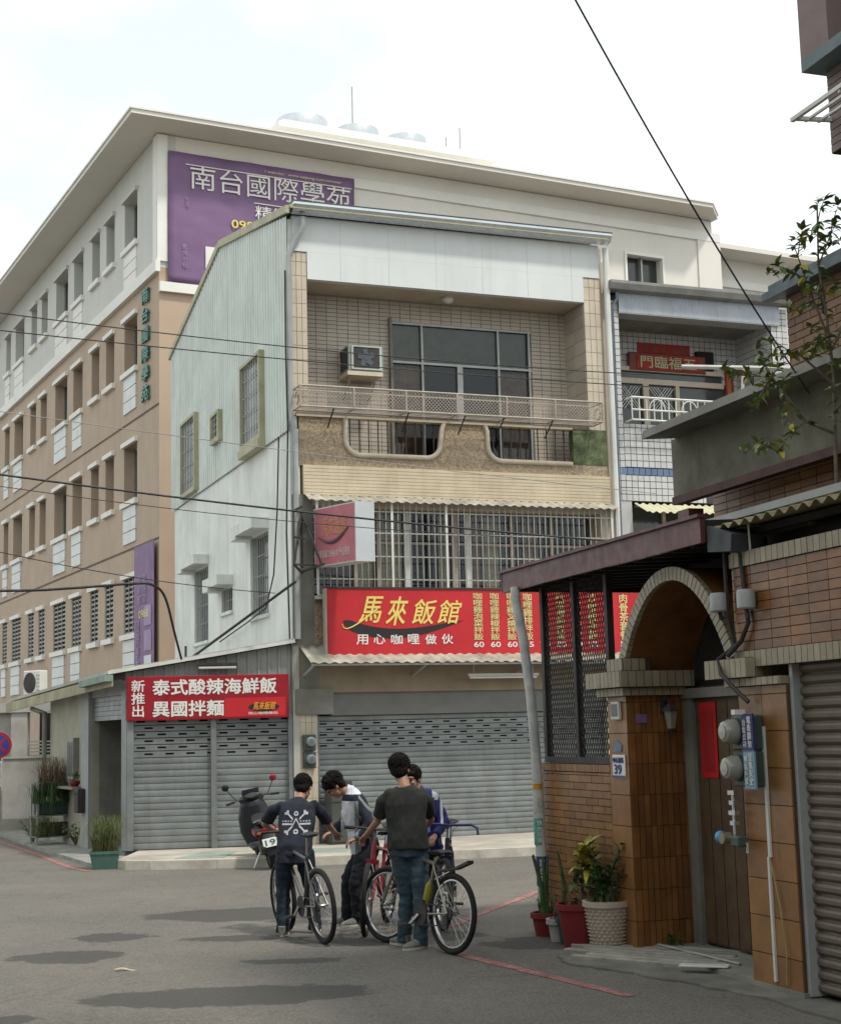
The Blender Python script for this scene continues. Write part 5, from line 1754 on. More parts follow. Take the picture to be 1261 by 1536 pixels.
def remeshed(g, name, mats, voxel=.012, smooth=4, wrinkle=0.0, wscale=9.0, stretch=(1, 1, 1), mi=None):
    """fuses overlapping volumes into one skin, relaxes it and adds cloth folds"""
    me = g.mesh('tmp', mats if isinstance(mats, (list, tuple)) else [mats])
    o = bpy.data.objects.new('tmp', me)
    r_ = o.modifiers.new('r', 'REMESH')
    r_.mode = 'VOXEL'
    r_.voxel_size = voxel
    s_ = o.modifiers.new('s', 'SMOOTH')
    s_.iterations = smooth
    s_.factor = .5
    out = evaluate(o)
    if wrinkle:
        k = len(out.vertices)
        co, no = [0.0] * (3 * k), [0.0] * (3 * k)
        out.vertices.foreach_get('co', co)
        out.vertices.foreach_get('normal', no)
        for i in range(0, 3 * k, 3):
            q = Vector((co[i] * stretch[0], co[i + 1] * stretch[1], co[i + 2] * stretch[2])) * wscale
            d = wrinkle * (noise.noise(q) + .5 * noise.noise(q * 2.3 + Vector((7, 3, 1))))
            for a in range(3):
                co[i + a] += no[i + a] * d
        out.vertices.foreach_set('co', co)
    out.materials.clear()
    for m in (mats if isinstance(mats, (list, tuple)) else [mats]):
        out.materials.append(m)
    idx = [0] * len(out.polygons)
    if mi:
        idx = [mi(p.center, p.normal) for p in out.polygons]
    out.polygons.foreach_set('material_index', idx)
    out.polygons.foreach_set('use_smooth', [True] * len(out.polygons))
    out.name = name
    return out


def limb(g, pts, rad, n=14):
    """tapered limb with rounded joints"""
    P = [Vector(p) for p in pts]
    fine, rr = [], []
    for i in range(len(P) - 1):
        for q in range(5):
            t = q / 5
            fine.append(P[i].lerp(P[i + 1], t))
            rr.append(rad[i] + (rad[i + 1] - rad[i]) * t)
    fine.append(P[-1])
    rr.append(rad[-1])
    g.tube(fine, rr, n)
    for p, r_ in zip(P, rad):
        g.ball(p, r_ * .99, 12, 8)


def hand(g, wrist, d, palm_n, s=1.0, curl=.5):
    """palm, four unequal bent fingers and a thumb leaving the side of the palm"""
    w, d, nrm = Vector(wrist), Vector(d).normalized(), Vector(palm_n)
    nrm = (nrm - d * nrm.dot(d)).normalized()
    side = d.cross(nrm)
    g.loft([(w, .026 * s, .020 * s), (w + d * .03 * s, .036 * s, .018 * s), (w + d * .075 * s, .042 * s, .016 * s), (w + d * .092 * s, .040 * s, .013 * s)], 12, side)
    for k, (o, L) in enumerate(((-.029, .066), (-.010, .076), (.010, .071), (.029, .056))):
        p = w + d * .082 * s + side * o * s
        a = 0.0
        seg = [p]
        for q, f_ in enumerate((.45, .32, .25)):
            a += curl * (.7 + .25 * q)
            dd = d * math.cos(a) + nrm * math.sin(a)
            p = p + dd * L * f_ * s
            seg.append(p)
        g.tube(seg, [.0095 * s, .009 * s, .0085 * s, .007 * s], 8)
        for q in seg:
            g.ball(q, .0085 * s, 8, 6)
    p = w + d * .028 * s - side * .032 * s
    seg = [p, p + (d * .5 - side * .7 + nrm * .35).normalized() * .038 * s]
    seg.append(seg[-1] + (d * .75 - side * .2 + nrm * .6).normalized() * .032 * s)
    g.tube(seg, [.012 * s, .0105 * s, .008 * s], 8)
    for q in seg:
        g.ball(q, .0098 * s, 8, 6)


def head(g, c, fwd, up, s=1.0):
    """skull, jaw, nose, brow, ears; c is the head's centre"""
    c, f, u = Vector(c), Vector(fwd).normalized(), Vector(up).normalized()
    f = (f - u * f.dot(u)).normalized()
    r = f.cross(u)

    def B(a, b, h, rad, sz=(1, 1, 1)):
        M = Matrix((r, f, u)).transposed()
        gg = G().ball((0, 0, 0), rad * s, 14, 10, sz)
        o = len(g.v)
        ctr = c + r * a * s + f * b * s + u * h * s
        g.v += [tuple(ctr + M @ Vector(q)) for q in gg.v]
        g.f += [tuple(i + o for i in q) for q in gg.f]
        g.m += [g.cur] * len(gg.f)
    B(0, -.012, .03, .088, (.88, 1.06, 1.0))
    B(0, .03, -.035, .066, (.92, .85, 1.2))
    B(0, .055, -.085, .034, (1.0, .8, .75))
    B(0, .098, -.018, .016, (.75, .9, 1.5))
    B(0, .108, -.036, .013, (1.2, .9, .8))
    B(0, .078, .022, .034, (1.7, .5, .5))
    for sx in (-1, 1):
        B(sx * .034, .074, -.03, .02, (1.2, .6, .8))
        B(sx * .081, -.005, -.012, .026, (.35, .7, 1.15))
    B(0, .092, -.062, .018, (1.35, .45, .35))


def hair(name, c, fwd, up, parent, s=1.0, length=.0, seed=0, fringe=.0):
    c, f, u = Vector(c), Vector(fwd).normalized(), Vector(up).normalized()
    f = (f - u * f.dot(u)).normalized()
    r = f.cross(u)
    g = G()
    M = Matrix((r, f, u)).transposed()

    def B(a, b, h, rad, sz):
        gg = G().ball((0, 0, 0), rad * s, 16, 11, sz)
        ctr = c + r * a * s + f * b * s + u * h * s
        g.add([ctr + M @ Vector(q) for q in gg.v], gg.f)
    B(0, -.022, .05, .100, (.92, 1.05, .92))
    B(0, -.055, -.005, .078, (1.05, .72, 1.05))
    for sx in (-1, 1):
        B(sx * .068, .012, .032, .034, (.55, 1.0, 1.3))
    if fringe:
        B(0, .062, .062, .045, (1.5, .7, .55 + fringe))
    rnd_ = random.Random(seed)
    me = remeshed(g, name, mt_hair, .0075, 2, .005, 28)
    # locks combed down over the cap
    h2 = G()
    for k in range(420):
        th, ph = rnd_.uniform(0, 2 * PI), math.asin(rnd_.uniform(-.35, 1.0))
        dv = r * math.cos(th) * math.cos(ph) + f * math.sin(th) * math.cos(ph) + u * math.sin(ph)
        if dv.dot(f) > .45 and ph < .35 - fringe * .6:
            continue
        base = c + (r * dv.dot(r) * .089 + f * (dv.dot(f) * .100 - .022) + u * (dv.dot(u) * .091 + .048)) * s
        dn = (Vector(r) * rnd_.uniform(-.5, .5) - u * (1.0 if ph < .9 else .2) + f * (.5 if dv.dot(f) > 0 else -.25))
        dn = (dn - dv * dn.dot(dv)).normalized()
        L = rnd_.uniform(.03, .055) * s
        h2.tube([base - dv * .004, base + dn * L * .5 + dv * .007 * s, base + dn * L - dv * (.004 if ph > -.1 else .010) * s], [.0065 * s, .006 * s, .0015 * s], 4, cap=False)
    locks = h2.mesh('locks', mt_hair, True)
    ho = link(name, me, parent)
    link('locks', locks, ho, kind='stuff')
    return ho


def shoe(name, heel, toe, parent, m=None):
    h, t_ = Vector(heel), Vector(toe)
    d = (t_ - h).normalized()
    L = (t_ - h).length
    g = G()
    z = Vector((0, 0, 1))
    rt_ = d.cross(z)
    g.loft([(h + z * .05 - d * .01, .030, .045), (h + z * .05 + d * L * .15, .040, .048), (h + z * .047 + d * L * .45, .044, .044), (h + z * .035 + d * L * .75, .048, .032), (h + z * .028 + d * L * .95, .034, .024), (h + z * .024 + d * L * 1.03, .016, .014)], 16, rt_)
    g.tube([h + z * .06 + d * .03, h + z * .105 + d * .02], [.042, .040], 14)
    o = link(name, remeshed(g, name, m or mt_shoe, .008, 3), parent)
    g = G()
    oc = []
    for i in range(18):
        a = 2 * PI * i / 18
        oc.append(h + d * (L * .5 + L * .55 * math.cos(a)) + rt_ * (.045 + .008 * math.cos(a)) * math.sin(a))
    v = [(p.x, p.y, h.z + .001) for p in oc] + [(p.x, p.y, h.z + .022) for p in oc]
    g.add(v, [tuple(reversed(range(18))), tuple(range(18, 36))] + [(i, (i + 1) % 18, (i + 1) % 18 + 18, i + 18) for i in range(18)])
    g.build('sole', mt_sole, o)
    return o


def person(label, loc, J, fwd, shirt, trousers, sleeve='short', shirt_mi=None, hair_kw=None, shoe_m=None, torso_w=.17, torso_d=.11, group=None, hem=.10, rx=(1, 0, 0)):
    """J: joint positions relative to the feet point (x right, y away, z up)"""
    t = thing('person', label, 'person', loc)
    t.scale = (.935, .935, .935)
    V = {k: Vector(v) for k, v in J.items()}
    up = (V['head'] - V['neck']).normalized()
    ak = 1.0 if sleeve == 'short' else .66
    hu = Vector(J.get('head_up', tuple(up)))
    rx = Vector(rx)
    g = G()
    head(g, V['head'], J['face'], hu)
    limb(g, [V['neck'] - (V['neck'] - V['hip']).normalized() * .03, V['neck'].lerp(V['head'], .55)], [.052, .050])
    sh_c = (V['shL'] + V['shR']) / 2
    g.loft([(V['hip'] - Vector((0, 0, .08)), .12, .09), (V['hip'], .135, .095), (V['hip'].lerp(sh_c, .5), .12, .085), (V['hip'].lerp(sh_c, .85), .14, .085), (sh_c + (V['neck'] - sh_c) * .3, .10, .07), (V['neck'], .05, .05)], 16, rx)
    for sd in 'LR':
        limb(g, [V['sh' + sd].lerp(sh_c, .35) - Vector((0, 0, .03)), V['sh' + sd].lerp(V['el' + sd], .35), V['el' + sd], V['wr' + sd]], [.030 * ak, .040 * ak, .036 * ak, .025])
        hd = Vector(J.get('hd' + sd, tuple(V['wr' + sd] - V['el' + sd])))
        hand(g, V['wr' + sd] - hd.normalized() * .005, hd, J.get('pn' + sd, (0, 0, -1)), 1.0, J.get('curl' + sd, .55))
        limb(g, [V['hp' + sd], V['kn' + sd], V['an' + sd]], [.07, .048, .036])
    link('body', remeshed(g, 'body', mt_skin, .0075, 3), t)
    # trousers
    g = G()
    hc = V['hip']
    g.loft([(hc - Vector((0, 0, .12)), torso_w * .80, torso_d * .95), (hc - Vector((0, 0, .03)), torso_w * .98, torso_d * 1.12), (hc + (sh_c - hc) * .05, torso_w * .94, torso_d * 1.04), (hc + (sh_c - hc) * .10, torso_w * .88, torso_d * .95)], 20, rx)
    for sd in 'LR':
        kn, an, hp = V['kn' + sd], V['an' + sd], V['hp' + sd]
        limb(g, [hp, hp.lerp(kn, .5), kn, kn.lerp(an, .5)], [.098, .088, .073, .066])
        lo_ = an + Vector((0, 0, -.035))
        g.tube([kn.lerp(an, .45), an, lo_], [.067, .064, .067], 16)
    link('trousers', remeshed(g, 'trousers', trousers, .0095, 2, .013, 8.5, (1, 1, 1.7)), t)
    # shirt
    g = G()
    hm = hc + Vector((0, 0, -hem))
    g.loft([(hm, torso_w * 1.06, torso_d * 1.2), (hc + (sh_c - hc) * .06, torso_w * 1.05, torso_d * 1.2), (hc.lerp(sh_c, .4), torso_w * 1.0, torso_d * 1.1), (hc.lerp(sh_c, .75), torso_w * 1.1, torso_d * 1.15), (hc.lerp(sh_c, .95), torso_w * 1.08, torso_d * 1.0), (sh_c.lerp(V['neck'], .5), torso_w * .72, torso_d * .8), (V['neck'] - (V['neck'] - sh_c) * .12, .072, .068)], 24, rx)
    for sd in 'LR':
        s_, e_, w_ = V['sh' + sd], V['el' + sd], V['wr' + sd]
        g.ball(s_.lerp(sh_c, .22) - Vector((0, 0, .008)), .060, 14, 9)
        if sleeve == 'short':
            g.tube([s_.lerp(sh_c, .3) - Vector((0, 0, .012)), s_.lerp(e_, .3), s_.lerp(e_, .82)], [.058, .062, .066], 16)
        else:
            limb(g, [s_.lerp(sh_c, .25) - Vector((0, 0, .010)), e_], [.064, .064])
            g.ball(e_, .068, 12, 8)
            g.tube([e_, e_.lerp(w_, .6), w_], [.061, .052, .045], 14)
    if sleeve == 'long':
        g.tube([V['neck'] - up * .04, V['neck'] + up * .028], [.075, .070], 16)
    sm = remeshed(g, 'shirt', shirt, .0095, 2, .014, 7.0, (1.3, 1, .8), shirt_mi)
    so = link('jacket' if sleeve == 'long' else 'shirt', sm, t)
    for sd in 'LR':
        hl = V['an' + sd] + Vector((0, 0, -V['an' + sd].z)) - Vector(J.get('ft' + sd, fwd)).normalized() * .06
        hl.z = J.get('fz' + sd, 0.0)
        shoe('shoe', hl, hl + Vector(J.get('ft' + sd, fwd)).normalized() * .25, t, shoe_m)
    hair('hair', V['head'], J['face'], hu, t, **(hair_kw or {}))
    # eyes and brows
    f = Vector(J['face']).normalized()
    f = (f - hu.normalized() * f.dot(hu.normalized())).normalized()
    r = f.cross(hu.normalized())
    for sx in (-1, 1):
        G().ball(V['head'] + r * sx * .031 + f * .090 + hu.normalized() * .004, .011, 8, 6, (1.2, .8, .7)).build('eye', mt_black, t, True)
    return t, so


def face_away(y=.0, z=-.3, x=.0):
    return (x, 1 + y, z)


# first boy: back to us, stooping over his bicycle
p1_, s1_ = person('person in navy T-shirt with white wrench print on the back, stooping over a bicycle', (-1.32, 14.24, 0),
   dict(head=(.155, .36, 1.40), neck=(.12, .27, 1.295), shL=(-.10, .22, 1.235), shR=(.31, .24, 1.23), elL=(-.235, .34, 1.05), wrL=(-.16, .58, .97), elR=(.40, .40, 1.02), wrR=(.45, .66, .93),
        hip=(.09, .0, .80), hpL=(.0, .0, .77), hpR=(.18, .02, .77), knL=(-.03, .04, .43), anL=(-.03, -.03, .07), knR=(.24, .10, .44), anR=(.27, .14, .07), face=(.25, 1, -.75), head_up=(.05, .55, 1), ftL=(.1, 1, 0), ftR=(.1, 1, 0)),
   (.1, 1, 0), mt_navy, mt_djean, torso_w=.17, hem=.12, hair_kw=dict(seed=3, s=.97))
# print on the back, laid on the cloth
bv = BVHTree.FromPolygons([v.co for v in s1_.data.vertices], [p.vertices[:] for p in s1_.data.polygons])


def emblem(x, z):
    a = abs(x)
    if (x ** 2 + (z - .085) ** 2) ** .5 < .022 or (x ** 2 + (z + .085) ** 2) ** .5 < .024:
        return ((x ** 2 + (z - .085) ** 2) ** .5 > .010) if z > 0 else ((x ** 2 + (z + .085) ** 2) ** .5 > .010)
    if abs(a - abs(z)) < .011 and .03 < a < .085:
        return True
    if .075 < a < .115 and abs(abs(z) - .095) < .022 and not (abs(a - .105) < .012 and abs(abs(z) - .108) < .010):
        return True
    if .035 < a < .14 and (abs(z - .012) < .006 or abs(z + .014) < .008):
        return (z < 0) or (int((a + 5) / .014) % 2 == 0)
    if abs(z) < .04 and a < (.045 - (z + .04) * .5) and a > (.045 - (z + .04) * .5) - .012:
        return True
    return False


g = G()
cx_, cz_, st = .105, 1.075, .0042
for i in range(-36, 37):
    for j in range(-34, 35):
        if not emblem(i * st, j * st):
            continue
        q = []
        for dx, dz in ((0, 0), (1, 0), (1, 1), (0, 1)):
            o = Vector((cx_ + (i + dx) * st, -1.0, cz_ + (j + dz) * st))
            hh = bv.ray_cast(o, Vector((0, 1, 0)))
            if hh[0] is None:
                q = None
                break
            q.append(hh[0] - Vector((0, .003, 0)))
        if q:
            g.add(q, [(0, 1, 2, 3)])
g.build('shirt_print', mt_print, s1_)


# second boy: turned left in a white and navy track jacket
def jk2(c, n):
    if c.z > 1.315 and c.x < .17:
        return 1
    if c.x > .15 and c.z > .9 and n.x > -.55:
        return 2 if abs((c.x - .10) * .8 + (c.z - 1.2) * .62 - .10) < .010 else 0
    if n.y < .15 and c.x < .17 and c.z < 1.25 and c.x > -.05:
        return 1 if c.x < .105 else 2
    return 0


p2_, s2_ = person('person with bowed head in white and navy track jacket, standing between the first two bicycles', (-.80, 14.85, 0),
   dict(head=(-.10, -.02, 1.40), neck=(.035, .0, 1.345), shL=(.055, .17, 1.275), shR=(.115, -.17, 1.275), elL=(-.02, .26, 1.02), wrL=(-.13, .10, .93), elR=(.26, -.20, 1.02), wrR=(.12, -.24, .88),
        hip=(.20, .0, .75), hpL=(.17, .08, .72), hpR=(.20, -.08, .72), knL=(.02, .04, .46), anL=(.0, .05, .07), knR=(.10, -.12, .44), anR=(.12, -.06, .07), face=(-.75, -.15, -.85), head_up=(-.8, -.1, .75), ftL=(-.9, -.3, 0), ftR=(-.8, -.5, 0),
        hdL=(-1, -.4, -.3), hdR=(-1, -.2, -.4)),
   (-.9, -.3, 0), [mt_navy, mt_jkw, mt_jkg], mt_black2, sleeve='long', shirt_mi=jk2, torso_w=.155, torso_d=.125, hem=.03, rx=(.25, -1, 0), hair_kw=dict(seed=9, s=1.06, fringe=.45))
# third: dark T-shirt and jeans, seen from behind
p3_, s3_ = person('person in charcoal T-shirt and faded blue jeans seen from behind, tallest of the group', (-.12, 13.2, 0),
   dict(head=(-.125, .14, 1.585), neck=(-.085, .06, 1.455), shL=(-.26, .06, 1.375), shR=(.10, .10, 1.375), elL=(-.345, .16, 1.12), wrL=(-.46, .36, .985), elR=(.15, .28, 1.12), wrR=(.06, .46, 1.0),
        hip=(-.06, .0, .93), hpL=(-.15, .0, .89), hpR=(.03, .02, .89), knL=(-.09, .10, .47), anL=(-.12, .18, .07), knR=(.04, .0, .47), anR=(.03, -.04, .07), face=(.12, 1, -.45), head_up=(-.05, .3, 1), ftL=(-.6, .7, 0), ftR=(-.45, -.35, 0)),
   (-.3, 1, 0), mt_tee, mt_jean, torso_w=.180, torso_d=.115, hem=.06, hair_kw=dict(seed=5, s=1.06))


def jk4(c, n):
    if abs(c.x - .20) < .012 and 1.0 < c.z < 1.25:
        return 1
    if c.z > 1.24 and .11 < c.x < .17 and n.z > .2:
        return 1
    return 0


p4_, s4_ = person('person in bright blue track jacket facing us, half hidden behind the charcoal T-shirt', (-.06, 14.82, 0),
   dict(head=(-.10, -.05, 1.455), neck=(-.04, .0, 1.335), shL=(-.17, .05, 1.265), shR=(.16, -.04, 1.265), elL=(-.19, -.12, 1.05), wrL=(-.05, -.28, .93), elR=(.22, -.12, 1.02), wrR=(.13, -.28, .90),
        hip=(.02, .05, .78), hpL=(-.07, .05, .75), hpR=(.11, .05, .75), knL=(-.07, .0, .43), anL=(-.09, .04, .07), knR=(.12, .02, .43), anR=(.10, .06, .07), face=(-.35, -1, -.25), head_up=(-.03, -.1, 1), ftL=(-.2, -1, 0), ftR=(.1, -1, 0)),
   (0, -1, 0), [mt_blue, mt_jkw], mt_black2, sleeve='long', shirt_mi=jk4, torso_w=.17, torso_d=.11, hem=.08, hair_kw=dict(seed=12, fringe=.3))

# ================================================================== bicycles
mt_tyre = mat('tyre_rubber', (.016, .016, .016), .85, var=.3, scale=20)
mt_chr = mat('chrome', (.55, .55, .54), .22, .9, var=.1)
mt_spk = mat('spoke_steel', (.42, .42, .42), .3, .8, var=.1)


def bicycle(label, rear, front, lean, frame_m, bar='flat', bottle=False, guard=False, bar_m=None, steer=0.0, r=.335, sh=0.0):
    rear, front = Vector((*rear, 0)), Vector((*front, 0))
    d = front - rear
    t = thing('bicycle', label, 'bicycle', rear, 0, 'bicycles held by the group')
    yaw = math.atan2(d.y, d.x)
    t.rotation_euler = Matrix.Rotation(yaw, 3, 'Z').to_4x4().to_3x3().to_4x4().to_euler() if False else (Matrix.Rotation(yaw, 3, 'Z') @ Matrix.Rotation(lean, 3, 'X')).to_euler()
    WB = 1.03
    t.scale = (.97, .97, .97)

    def wheel(cx, st):
        w = thing('wheel', '', '')
        del w['label'], w['category']
        w.parent = t
        w.location = (cx, 0, r)
        w.rotation_euler = (0, 0, st)
        n = 40
        circ = lambda rad, y=0: [(rad * math.cos(2 * PI * i / n), y, rad * math.sin(2 * PI * i / n)) for i in range(n)]
        G().tube(circ(r - .024), .024, 8, closed=True).build('tyre', mt_tyre, w, True)
        G().tube(circ(r - .058), .012, 6, closed=True).build('rim', mt_chr, w, True)
        g = G()
        for k in range(28):
            a = 2 * PI * k / 28
            sy = .028 * (1 if k % 2 else -1)
            a2 = a + (.5 if (k // 2) % 2 else -.5)
            g.tube([(.018 * math.cos(a2), sy, .018 * math.sin(a2)), ((r - .062) * math.cos(a), 0, (r - .062) * math.sin(a))], .0016, 4, cap=False)
        g.build('spokes', mt_spk, w, kind='stuff')
        G().lathe([(.012, -.05), (.022, -.035), (.016, 0), (.022, .035), (.012, .05)], axis='y', n=12).build('hub', mt_chr, w, True)
        return w
    wheel(0, 0)
    wheel(WB, steer)
    bb, seat, hd_t, hd_b = (.42, 0, .30), (.27, 0, .78), (.80, 0, .84), (.845, 0, .68)
    for nm, a, b, rad in (('seat_tube', bb, seat, .017), ('top_tube', (.29, 0, .73), (.80, 0, .80), .017), ('down_tube', bb, (.835, 0, .72), .020), ('head_tube', hd_t, hd_b, .022)):
        G().tube([a, b], rad, 10).build(nm, frame_m, t, True)
    for sy in (-1, 1):
        G().tube([(.40, sy * .03, .30), (.0, sy * .062, r)], .010, 7).build('chain_stay', frame_m, t, True)
        G().tube([(.285, sy * .018, .72), (.0, sy * .062, r)], .009, 7).build('seat_stay', frame_m, t, True)
        G().tube([(.85, sy * .05, .66), (.90, sy * .055, .56), (1.03, sy * .052, r)], .014, 8).build('fork_blade', frame_m, t, True)
    G().box(.835, .875, -.06, .06, .645, .68).build('fork_crown', frame_m, t)
    G().tube([(.27, 0, .76), (.235, 0, .93 - sh)], .0135, 8).build('seat_post', mt_chr, t, True)
    g = G()
    g.loft([((.07, 0, .955), .05, .012), ((.10, 0, .965), .075, .022), ((.18, 0, .962), .065, .024), ((.26, 0, .958), .030, .02), ((.34, 0, .95), .02, .016), ((.37, 0, .945), .010, .008)], 14, (0, 1, 0))
    so_ = g.build('saddle', mat('saddle_black', (.02, .02, .02), .5), t, True)
    so_.location = (sh * .25, 0, -sh)
    bm_ = bar_m or mt_iron
    c0, s0 = math.cos(steer), math.sin(steer)
    hb = Vector((.80, 0, .86))

    def SP_(x, y, z):
        return (hb.x + c0 * x - s0 * y, s0 * x + c0 * y, z)
    G().tube([(.795, 0, .84), (.785, 0, .93), SP_(.05, 0, .96)], .013, 8).build('stem', mt_chr, t, True)
    if bar == 'flat':
        hbp = [SP_(.0, -.29, .965), SP_(.03, -.15, .97), SP_(.05, 0, .96), SP_(.03, .15, .97), SP_(.0, .29, .965)]
    elif bar == 'drop':
        hbp = [SP_(.05, -.20, .82), SP_(.13, -.21, .83), SP_(.16, -.21, .90), SP_(.11, -.20, .965), SP_(.05, -.14, .965), SP_(.05, 0, .96), SP_(.05, .14, .965), SP_(.11, .20, .965), SP_(.16, .21, .90), SP_(.13, .21, .83), SP_(.05, .20, .82)]
    else:
        hbp = [SP_(.24, -.24, .90), SP_(.20, -.24, .955), SP_(.06, -.22, .975), SP_(.05, 0, .965), SP_(.06, .22, .975), SP_(.20, .24, .955), SP_(.24, .24, .90)]
    G().tube(hbp, .013, 8).build('handlebar', bm_, t, True)
    if bar == 'flat':
        for sy in (-1, 1):
            G().tube([SP_(.0, sy * .29, .965), SP_(.015, sy * .18, .968)], .017, 8).build('grip', mt_tyre, t, True)
            G().tube([SP_(.03, sy * .16, .965), SP_(.07, sy * .20, .945), SP_(.05, sy * .27, .935)], .006, 6).build('brake_lever', mt_chr, t, True)
    G().lathe([(.095, .045), (.095, .05)], (.42, 0, .30), 'y', 28).build('chainring', mt_iron, t)
    G().lathe([(.048, .035), (.048, .05)], (0, 0, r), 'y', 18).build('cassette', mt_iron, t)
    for sy, dx, dz in ((1, .13, -.10), (-1, -.13, .10)):
        G().bar((.42, sy * .065, .30), (.42 + dx, sy * .075, .30 + dz), .016, .022).build('crank', mt_chr, t)
        G().box(.38 + dx, .46 + dx, min(sy * .08, sy * .17), max(sy * .08, sy * .17), .29 + dz, .31 + dz).build('pedal', mt_iron, t)
    ch = [(.42, .048, .395), (.0, .044, r + .048)]
    G().tube(ch, .005, 5).build('chain', mt_iron, t)
    G().tube([(.42, .048, .205), (.02, .044, r - .10)], .005, 5).build('chain', mt_iron, t)
    G().box(-.01, .05, .05, .07, r - .13, r - .02).build('derailleur', mt_iron, t)
    G().tube([(.06, 0, .68), (.28, 0, .60)], .006, 5).build('brake_bridge', mt_chr, t)
    if bottle:
        bt_ = G().lathe([(.033, 0), (.035, .02), (.035, .13), (.022, .155), (.014, .165), (.014, .18)], n=16).build('bottle', mat('yellow_bottle', (.30, .28, .03), .4), t, 50)
        bt_.matrix_local = Matrix.Translation((.40, 0, .42)) @ Matrix.Rotation(R(-17), 4, 'Y')
    if guard:
        G().prism([(-.24, .76), (-.05, .70), (.24, .66), (.24, .675), (-.05, .72), (-.24, .785)], -.03, .03, 'xz').build('mudguard', mt_iron, t)
    # cables
    G().tube([SP_(.05, .1, .97), (.93, .06, .93), (.88, .03, .8), (.6, .03, .74)], .003, 4).build('brake_cable', mt_cable, t, True)
    return t


bicycle('silver and black bicycle seen from the rear beside the navy T-shirt', (-.93, 13.6), (-1.36, 14.53), R(-4), mat('frame_silver_black', (.12, .12, .12), .35, .5, var=.3), bar='drop', steer=.0)
bicycle('red bicycle seen nose-on beside the track jacket', (-.42, 15.0), (-.60, 13.98), R(-4), mat('frame_red', (.20, .012, .022), .35, var=.2, coat=.2), bar='flat', steer=.1)
bicycle('silver mountain bicycle with yellow bottle beside the faded jeans', (.16, 12.76), (-.42, 13.62), R(4), mat('frame_champagne', (.30, .28, .22), .3, .6, var=.1), bar='flat', bottle=True, guard=True, steer=.15, sh=.13)
bicycle('bicycle with blue bullhorn handlebar held by the person in blue', (.17, 15.3), (.10, 14.30), R(-4), mat('frame_blue', (.014, .016, .045), .3, var=.1), bar='bull', bar_m=mat('bar_blue', (.035, .042, .15), .4), steer=.3)

# ================================================================== scooter
t = thing('motor_scooter', 'black and red motor scooter parked in front of the grey shutter', 'scooter', (-2.20, 21.95, .0), 0)
t.rotation_euler = (Matrix.Rotation(R(106), 3, 'Z') @ Matrix.Rotation(R(-5.4), 3, 'Y') @ Matrix.Rotation(R(-11), 3, 'X')).to_euler()
t.location = (-2.14, 21.32, .0)
t.scale = (.86, 1.12, .84)
mt_sb = mat('scooter_black', (.012, .013, .016), .42, var=.2, coat=.1)
mt_sr = mat('scooter_red', (.22, .012, .02), .3, var=.1, coat=.4)
mt_sg = mat('scooter_grey', (.055, .058, .06), .5, var=.15)
for cx_ in (0.0, 1.22):
    w = thing('wheel', '', '')
    del w['label'], w['category']
    w.parent = t
    w.location = (cx_, 0, .235)
    n = 32
    G().tube([(.185 * math.cos(2 * PI * i / n), 0, .185 * math.sin(2 * PI * i / n)) for i in range(n)], .05, 10, closed=True).build('tyre', mt_tyre, w, True)
    G().lathe([(.14, -.035), (.15, -.02), (.06, -.03), (.06, .03), (.15, .02), (.14, .035)], axis='y', n=20).build('rim', mt_sg, w, True)
g = G()
g.loft([((-.22, 0, .70), .05, .03), ((-.10, 0, .66), .12, .08), ((.15, 0, .62), .15, .12), ((.42, 0, .58), .13, .13), ((.52, 0, .50), .10, .10)], 16, (0, 1, 0))
link('tail_body', remeshed(g, 'tail_body', mt_sb, .012, 3), t)
g = G()
g.loft([((-.22, 0, .80), .09, .03), ((-.05, 0, .82), .13, .045), ((.22, 0, .80), .14, .05), ((.40, 0, .79), .12, .05), ((.62, 0, .80), .09, .04)], 16, (0, 1, 0))
link('seat', remeshed(g, 'seat', mat('seat_vinyl', (.02, .02, .02), .6), .012, 3), t)
G().bbox(.45, .92, -.16, .16, .26, .33, .02).build('floorboard', mt_sg, t)
g = G()
g.loft([((.90, 0, .28), .17, .07), ((1.0, 0, .50), .22, .14), ((1.06, 0, .75), .21, .17), ((1.04, 0, .95), .16, .14), ((1.0, 0, 1.03), .10, .08)], 16, (0, 1, 0))
link('leg_shield', remeshed(g, 'leg_shield', mt_sb, .012, 3), t)
G().bbox(-.04, .32, -.152, .152, .56, .66, .02).build('side_panel', mt_sr, t)
g = G()
g.loft([((1.16, 0, .92), .10, .06), ((1.06, 0, 1.02), .17, .10), ((.92, 0, 1.10), .10, .05)], 14, (0, 1, 0))
link('headlamp_cowl', remeshed(g, 'headlamp_cowl', mt_sb, .012, 2), t)
G().prism([(1.14, 1.0), (1.0, 1.20), (.98, 1.20), (1.10, 1.0)], -.11, .11, 'xz').build('windscreen', mat('smoked_screen', (.09, .10, .12), .15), t)
G().tube([(.86, -.32, 1.04), (.95, -.15, 1.06), (.97, 0, 1.05), (.95, .15, 1.06), (.86, .32, 1.04)], .013, 8).build('handlebar', mt_iron, t, True)
for sy in (-1, 1):
    G().tube([(.86, sy * .34, 1.04), (.90, sy * .24, 1.05)], .02, 8).build('grip', mt_tyre, t, True)
    m_ = thing('mirror', '', '')
    del m_['label'], m_['category']
    m_.parent = t
    G().tube([(.92, sy * .20, 1.06), (.96, sy * .26, 1.18), (.95, sy * .30, 1.27)], .007, 6).build('mirror_arm', mt_iron, m_, True)
    G().ball((.95, sy * .31, 1.31), .06, 12, 8, (.35, .8, 1.0)).build('mirror_head', mt_sr if sy < 0 else mt_sb, m_, True)
    G().ball((-.16, sy * .10, .64), .045, 10, 7, (.8, 1.0, .6)).build('indicator', mat('amber_lens', (.40, .16, .02), .3), t, True)
